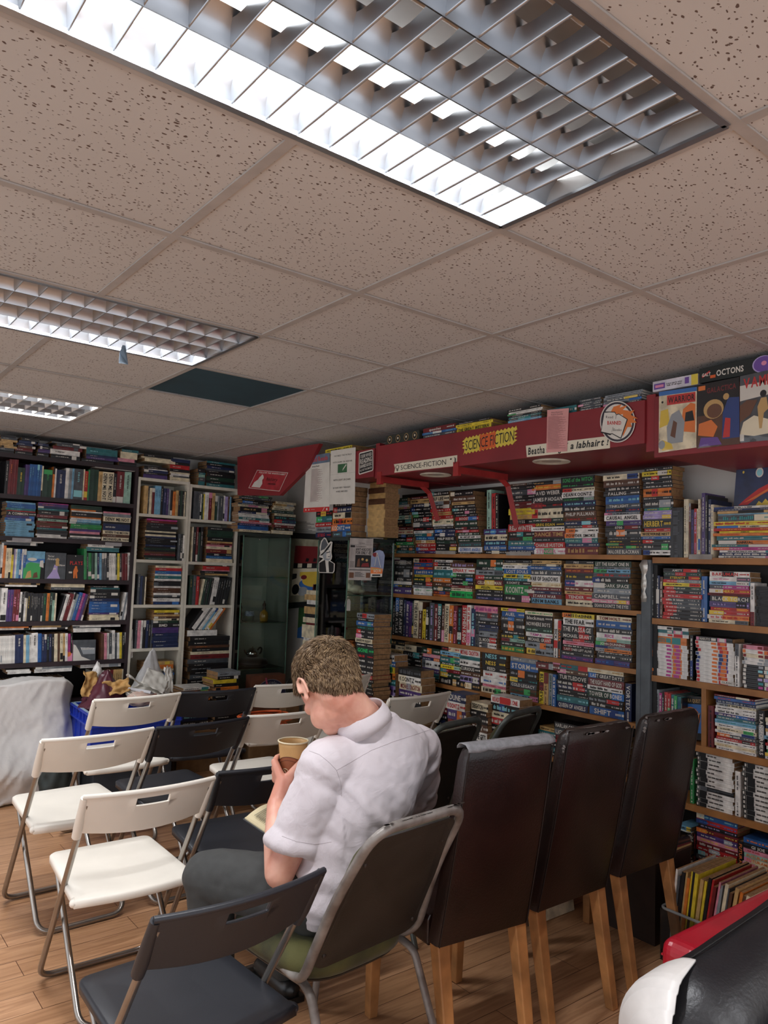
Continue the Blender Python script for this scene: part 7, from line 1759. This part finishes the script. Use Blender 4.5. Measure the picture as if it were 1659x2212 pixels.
for i, (dx, dy, dz, w, h, rx, ry, rz, lab) in enumerate(((0, 0, .04, .30, .20, .15, .1, .3, 'lowest white paper sheet in the crate'), (.03, .02, .075, .28, .19, .25, -.2, .7, 'middle white paper sheet in the crate'), (-.04, .03, .10, .27, .05, .3, .5, .45, 'narrow white paper strip in the crate'), (.06, .02, .12, .22, .17, .5, -.35, 1.0, 'topmost white paper sheet leaning in the crate'), (.16, .04, .115, .06, .18, 1.2, .1, .2, 'white folded card standing at the right end of the crate'))):
    sheet_obj('paper_sheet', (pq.x+dx, pq.y+dy, .60+dz), w, h, rx, ry, rz, WP, lab, 'paper', .014, 20+i)['group'] = 'white papers in the crate'
p5 = on(.3, .62, .6); lump('paper_bundle', (p5.x, p5.y, .615), (.11, .07, .05), .2, 2.5, M('stained_paper', 'd6c2b4', 0.7, hex2='b98a7c', vscale=7), 'rolled stained white paper in the front of the crate', 'paper', 12)
bx_, by_ = coly(325, 5.47, .75), 5.47
o = lump('film_bag', (bx_, by_, .47), (.22, .10, .20), .14, 2.4, M('translucent_film', 'c9c8c6', 0.35, bump=.6, bscale=22), 'tall peaked translucent plastic bag behind the crate', 'bag', 8, .22)
under_box(bx_-.14, bx_+.14, by_-.08, by_+.08, .28, 'cardboard box under the translucent plastic bag')
lump('dark_bag', (coly(128, 5.0, .3), 5.02, .15), (.10, .09, .15), .2, 2, M('dark_green_bag', '28302e', 0.6), 'small dark bag between the dust sheet and the crate', 'bag', 2, 0, 1)
# orange cable coil on the far white chair seat
m2 = MB(); rr = random.Random(9)
for k in range(13):
    r_ = .09+.07*rr.random(); cx, cy = rr.uniform(-.03, .03), rr.uniform(-.02, .02); tl = rr.uniform(-.3, .3); t2_ = rr.uniform(-.25, .25); z0 = .012+.007*k
    m2.tube([(cx+r_*1.15*math.cos(a), cy+r_*.8*math.sin(a), max(.006, z0+.02*tl*math.cos(a)+.03*t2_*math.sin(a))) for a in [2*PI*i/30 for i in range(30)]], .0048, 7, loop=True)
m2.tube([(.14, -.02, .02), (.19, -.12, -.05), (.2, -.2, -.3), (.22, -.22, -.44)], .0048, 7)
o = m2.build('extension_cable', M('orange_cable', 'd8602c', 0.45)); o.location = (2.575, 4.50, .458); tag(o, 'coiled orange extension cable on the seat of a white folding chair', 'cable')

# ================================================================== RIGHT FOREGROUND
RL = M('red_leather', 'b3182c', 0.34, var=0.12, vscale=5, bump=.15, bscale=140, coat=.15)
BLK = M('black_leather', '1d1d20', 0.40, var=0.15, vscale=6, bump=.25, bscale=120)
WHL = M('white_leather', 'dedad6', 0.45, var=0.05, bump=.1)
t = empty('armchair', (2.15, .85, 0), 0, 'red leather armchair in the lower right corner under a black and white cushion', 'armchair')
def rbox(x0, x1, y0, y1, z0, z1, name, m, r_=.03):
    m_ = MB(); m_.box(x0-2.15, x1-2.15, y0-.85, y1-.85, z0, z1); return bevel(m_.build(name, m, t), r_, 5)
rbox(1.83, 2.75, 1.02, 1.135, .06, .62, 'arm', RL, .035); rbox(1.83, 2.75, .20, .36, .06, .62, 'arm', RL, .035)
rbox(2.62, 2.80, .20, 1.135, .06, .88, 'backrest', RL, .05); rbox(1.70, 2.62, .361, 1.019, .08, .30, 'base', RL, .02); rbox(1.83, 2.615, .365, 1.015, .301, .42, 'seat_cushion', RL, .03)
rbox(1.645, 1.825, .365, 1.12, .301, .465, 'seat_cushion', RL, .04)
for x in (1.80, 2.68):
    for y in (.28, 1.07): rbox(x-.025, x+.025, y-.025, y+.025, 0, .07, 'foot', M('dark_foot', '1d1512', 0.5), .004)
m_ = MB(); m_.tube([(1.84-2.15, 1.128-.85, .575), (2.7-2.15, 1.128-.85, .575)], .003, 6); m_.build('piping', RL, t)
# long two-roll cushion of black leather with white ends, lying along the arm
t = empty('cushion', (1.985, .84, .497), 0, 'black leather cushion roll with white end panels lying on the red armchair', 'cushion')
def roll(yc, zc, ry, rz, x0, x1, name, m, wave=.0, k=26, n=30, capr=(.35, .75, .93, 1.0)):
    rings = []
    for i in range(k+1):
        u = i/k; x = x0+(x1-x0)*u; e = min(1, (min(u, 1-u)*k+1)/4); e = [0.30, .62, .85, .96, 1][min(4, int(min(u, 1-u)*k))]
        ring_ = []
        for j in range(n):
            a = 2*PI*j/n; f = 1+.05*noise.noise(V((x*6, math.cos(a)*2, math.sin(a)*2)))
            ring_.append((x-1.95, yc-.84+ry*e*f*math.cos(a), zc-.43+rz*e*f*math.sin(a)))
        rings.append(ring_)
    m_ = MB(); m_.rings(rings, 0, True, True); return m_.build(name, m, t)
roll(.835, .575, .132, .145, 1.365, 2.12, 'black_roll', BLK, capr=None); roll(.625, .585, .108, .125, 1.15, 2.3, 'black_roll', BLK)
rows = []
for i in range(19):
    u = i/18; x = 1.352+.150*u; e = [.42, .70, .90, .98, 1, 1][min(5, int(u*9))] if u < .5 else 1.0
    a0, a1 = math.radians(-75+145*max(0, (u-.12)/.88)**.6), math.radians(96-14*u)
    rows.append([(x-1.95, .835-.84+.139*e*math.cos(a0+(a1-a0)*k/14), .575-.43+.152*e*math.sin(a0+(a1-a0)*k/14)) for k in range(15)])
m_ = MB(); m_.rings(rows, 0, True, False, False); o = m_.build('white_end', WHL, t, fix=False); so_ = o.modifiers.new('s', 'SOLIDIFY'); so_.thickness = .004; so_.offset = 0; o['label'] = 'white end panel'
o = roll(.840, .577, .134, .147, 2.03, 2.36, 'white_end', WHL, k=14); o['label'] = 'white end panel'
m_ = MB(); m_.tube([(1.15+1.1*i/12-1.95, .575-.84, .692+.003*math.sin(i)-.43) for i in range(13)], .011, 10); m_.build('white_piping', WHL, t)
m_ = MB(); m_.tube([(1.5+.55*i/12-1.95, .875-.84, .7165-.43) for i in range(13)], .0022, 8); m_.build('seam', M('cushion_seam', '101011', .5), t)

t.rotation_euler = (0, -.07, 0)

# records in a clear tub, records lying on a crate, records leaning
CLR = glass('clear_plastic', (.80, .80, .80))
t = empty('storage_tub', (3.06, 1.56, 0), 0, 'clear plastic tub of upright records at the foot of the right bookcase', 'tub')
tx0, tx1, ty0, ty1 = 2.905, 3.255, 1.36, 1.79
def tubwalls(x0, x1, y0, y1, h, cx, cy, parent, m):
    for nm, b_ in (('wall', (x0, x0+.003, y0, y1)), ('wall', (x1-.003, x1, y0, y1)), ('wall', (x0+.004, x1-.004, y0, y0+.003)), ('wall', (x0+.004, x1-.004, y1-.003, y1))):
        m_ = MB(); m_.box(b_[0]-cx, b_[1]-cx, b_[2]-cy, b_[3]-cy, .004, h); m_.build(nm, m, parent)
    m_ = MB(); m_.box(x0-cx, x1-cx, y0-cy, y1-cy, 0, .0035); m_.build('bottom', m, parent)
    m_ = MB(); r_ = [(x0, y0), (x1, y0), (x1, y1), (x0, y1)]
    m_.tube(round_path([(x-cx, y-cy, h+.004) for x, y in r_+[r_[0]]], .03), .006, 8); m_.build('rim', M('grey_clear_rim', '8d8f8e', .3, coat=.4), parent)
tubwalls(tx0, tx1, ty0, ty1, .20, 3.06, 1.56, t, CLR)
rr = random.Random(3)
cols = 'wSkaoykyaykrRpsscShaohcawhkac'
y = 1.772
for i, ck in enumerate(cols):
    T = .007+.007*rr.random()
    m_ = MB(); hgt = .34+.035*rr.random(); dp = .30
    m_.box(0, dp, -T, 0, 0, hgt); m_.box(.002, dp-.002, -T+.0012, -.0012, hgt+.0002, hgt+.0012, 1)
    o = m_.build('record_sleeve', [cov(ck), PAGES['tan']]); a = .10+.004*i+rr.uniform(-.015, .015)
    o.location = (2.925+.015*rr.random(), y, .0048+T*math.sin(a)*0+.001); o.rotation_euler = (a*.0, 0, 0)
    o.matrix_world = Matrix.Translation((2.925+.012*rr.random(), y, .006+T*math.sin(a))) @ Matrix.Rotation(a, 4, 'X')
    tag(o, f"{PAL[ck][1]} record sleeve standing {ORD[i+1]} from left in the clear tub", 'record', 'records in the clear tub')
    y -= T+.0012
    if y < 1.42: break
t = empty('record_crate', (3.12, 2.03, 0), 0, 'dark wooden crate against the shelves beyond the last leather chair', 'crate')
DWD = M('dark_crate_wood', '2c1c14', .6)
for nm, b_ in (('side', (-.14, -.128, -.17, .17, .0, .34)), ('side', (.128, .14, -.17, .17, 0, .34)), ('end', (-.127, .127, -.17, -.158, 0, .34)), ('end', (-.127, .127, .158, .17, 0, .34)), ('top', (-.14, .14, -.17, .17, .3405, .355))):
    m_ = MB(); m_.box(*b_); m_.build(nm, DWD, t)
z = .3555
for i, ck in enumerate('haRkhk'):
    m_ = MB(); m_.box(-.14, .14, -.15, .15, 0, .009); m_.box(-.141, -.1402, -.145, .145, .002, .007, 1)
    o = m_.build('record_sleeve', [cov(ck), PAGES['tan']]); o.location = (3.115-.006*i, 2.0, z+.0005); o.rotation_euler = (0, 0, .05-.03*i); z += .0098
    tag(o, f"{PAL[ck][1]} record sleeve lying {ORD[i+1]} from the bottom on the dark wooden crate", 'record', 'records lying on the dark crate')
m2 = MB(); G = []; n = 28
for i in range(n+1):
    for j in range(n+1):
        u, v = i/n, j/n; e = min(u, 1-u, v, 1-v)
        G.append((-.15+.29*u, -.16+.31*v, min(1, e*5)*.014+.010*abs(noise.noise(V((u*4, v*5, 3))))+.004*abs(noise.noise(V((u*11, v*12, 3))))))
m2.add(G, [(i*(n+1)+j, (i+1)*(n+1)+j, (i+1)*(n+1)+j+1, i*(n+1)+j+1) for i in range(n) for j in range(n)], 0, True)
o = m2.build('bin_liner', M('black_film', '17171a', .18, coat=.5)); o.location = (3.10, 2.0, z+.001); s = o.modifiers.new('s', 'SOLIDIFY'); s.thickness = .001
tag(o, 'shiny black plastic film on top of the lying records', 'bag')
for i, ck in enumerate('kaShc'):
    T = .012; m_ = MB(); m_.box(0, .30, -T, 0, 0, .315); o = m_.build('record_sleeve', [cov(ck)])
    a = -.16; o.matrix_world = Matrix.Translation((2.66+.004*i, 2.335-.0135*i, .0005)) @ Matrix.Rotation(a, 4, 'X')
    tag(o, f"{PAL[ck][1]} record sleeve leaning behind the last leather chair, {ORD[i+1]} from the back", 'record', 'records leaning behind the last leather chair')
t = empty('storage_tub', (2.82, 2.50, 0), 0, 'clear plastic tub on the floor behind the leaning records', 'tub')
tubwalls(2.66, 2.98, 2.355, 2.53, .26, 2.82, 2.50, t, CLR)
# ================================================================== the paperbacks beyond the 300 that show largest become one object
bpy.context.view_layer.update()
dg = bpy.context.evaluated_depsgraph_get()
eye = Vector((0, 0, EYE))
def score(o):
    """area in the picture of the spine's unhidden part"""
    mw = o.matrix_world; bb = [Vector(c) for c in o.bound_box]
    x0 = min(c.x for c in bb); ys = (min(c.y for c in bb), max(c.y for c in bb)); zs_ = (min(c.z for c in bb), max(c.z for c in bb))
    area = (ys[1]-ys[0])*(zs_[1]-zs_[0]); seen = 0; n = 0
    for u in (.06, .28, .5, .72, .94):
        p = mw @ Vector((x0-0.0005, ys[0]+(ys[1]-ys[0])*u, (zs_[0]+zs_[1])/2)); n += 1
        k = p-eye; d = k.dot(Vector(_f)); px = k.dot(Vector(_r))/d*FOC+829.5; py = -k.dot(Vector(_u))/d*FOC+1106
        if not (0 <= px <= 1659 and 0 <= py <= 2212): continue
        hit, loc, nr, fi, ob, m_ = sc.ray_cast(dg, eye, k.normalized(), distance=k.length-.004)
        if not hit or ob == o or ob.parent == o: seen += 1
    return area*seen/n/max(depth(mw.translation), .5)**2
def keep_largest(prefix, limit, label, cat, group_kind, name):
    bs = [o for o in COL.objects if o.parent is None and o.type == 'MESH' and re.sub(r'\.\d+$', '', o.name) == prefix and o.get('kind') != 'stuff']
    if len(bs) <= limit: return
    sc_ = sorted(((score(o), i) for i, o in enumerate(bs)), reverse=True)
    rest = [bs[i] for _, i in sc_[limit:]]
    mb = MB(); mats = []
    for o in rest:
        for q in [o]+list(o.children):
            me = q.data; mw = o.matrix_world if q is o else o.matrix_world @ q.matrix_local
            base = len(mb.v); mb.v += [tuple(mw @ v.co) for v in me.vertices]
            mp = []
            for m in me.materials:
                if m not in mats: mats.append(m)
                mp.append(mats.index(m))
            for p in me.polygons: mb.f.append(tuple(i+base for i in p.vertices)); mb.m.append(mp[p.material_index]); mb.sm.append(False)
        for ch in list(o.children): bpy.data.objects.remove(ch)
        bpy.data.objects.remove(o)
    tag(mb.build(name, mats, fix=False), label, cat, None, 'stuff')
keep_largest('paperback', 300, 'remaining half hidden paperbacks among the stacks on the long wall bookcase', 'books', None, 'paperback_remainder')
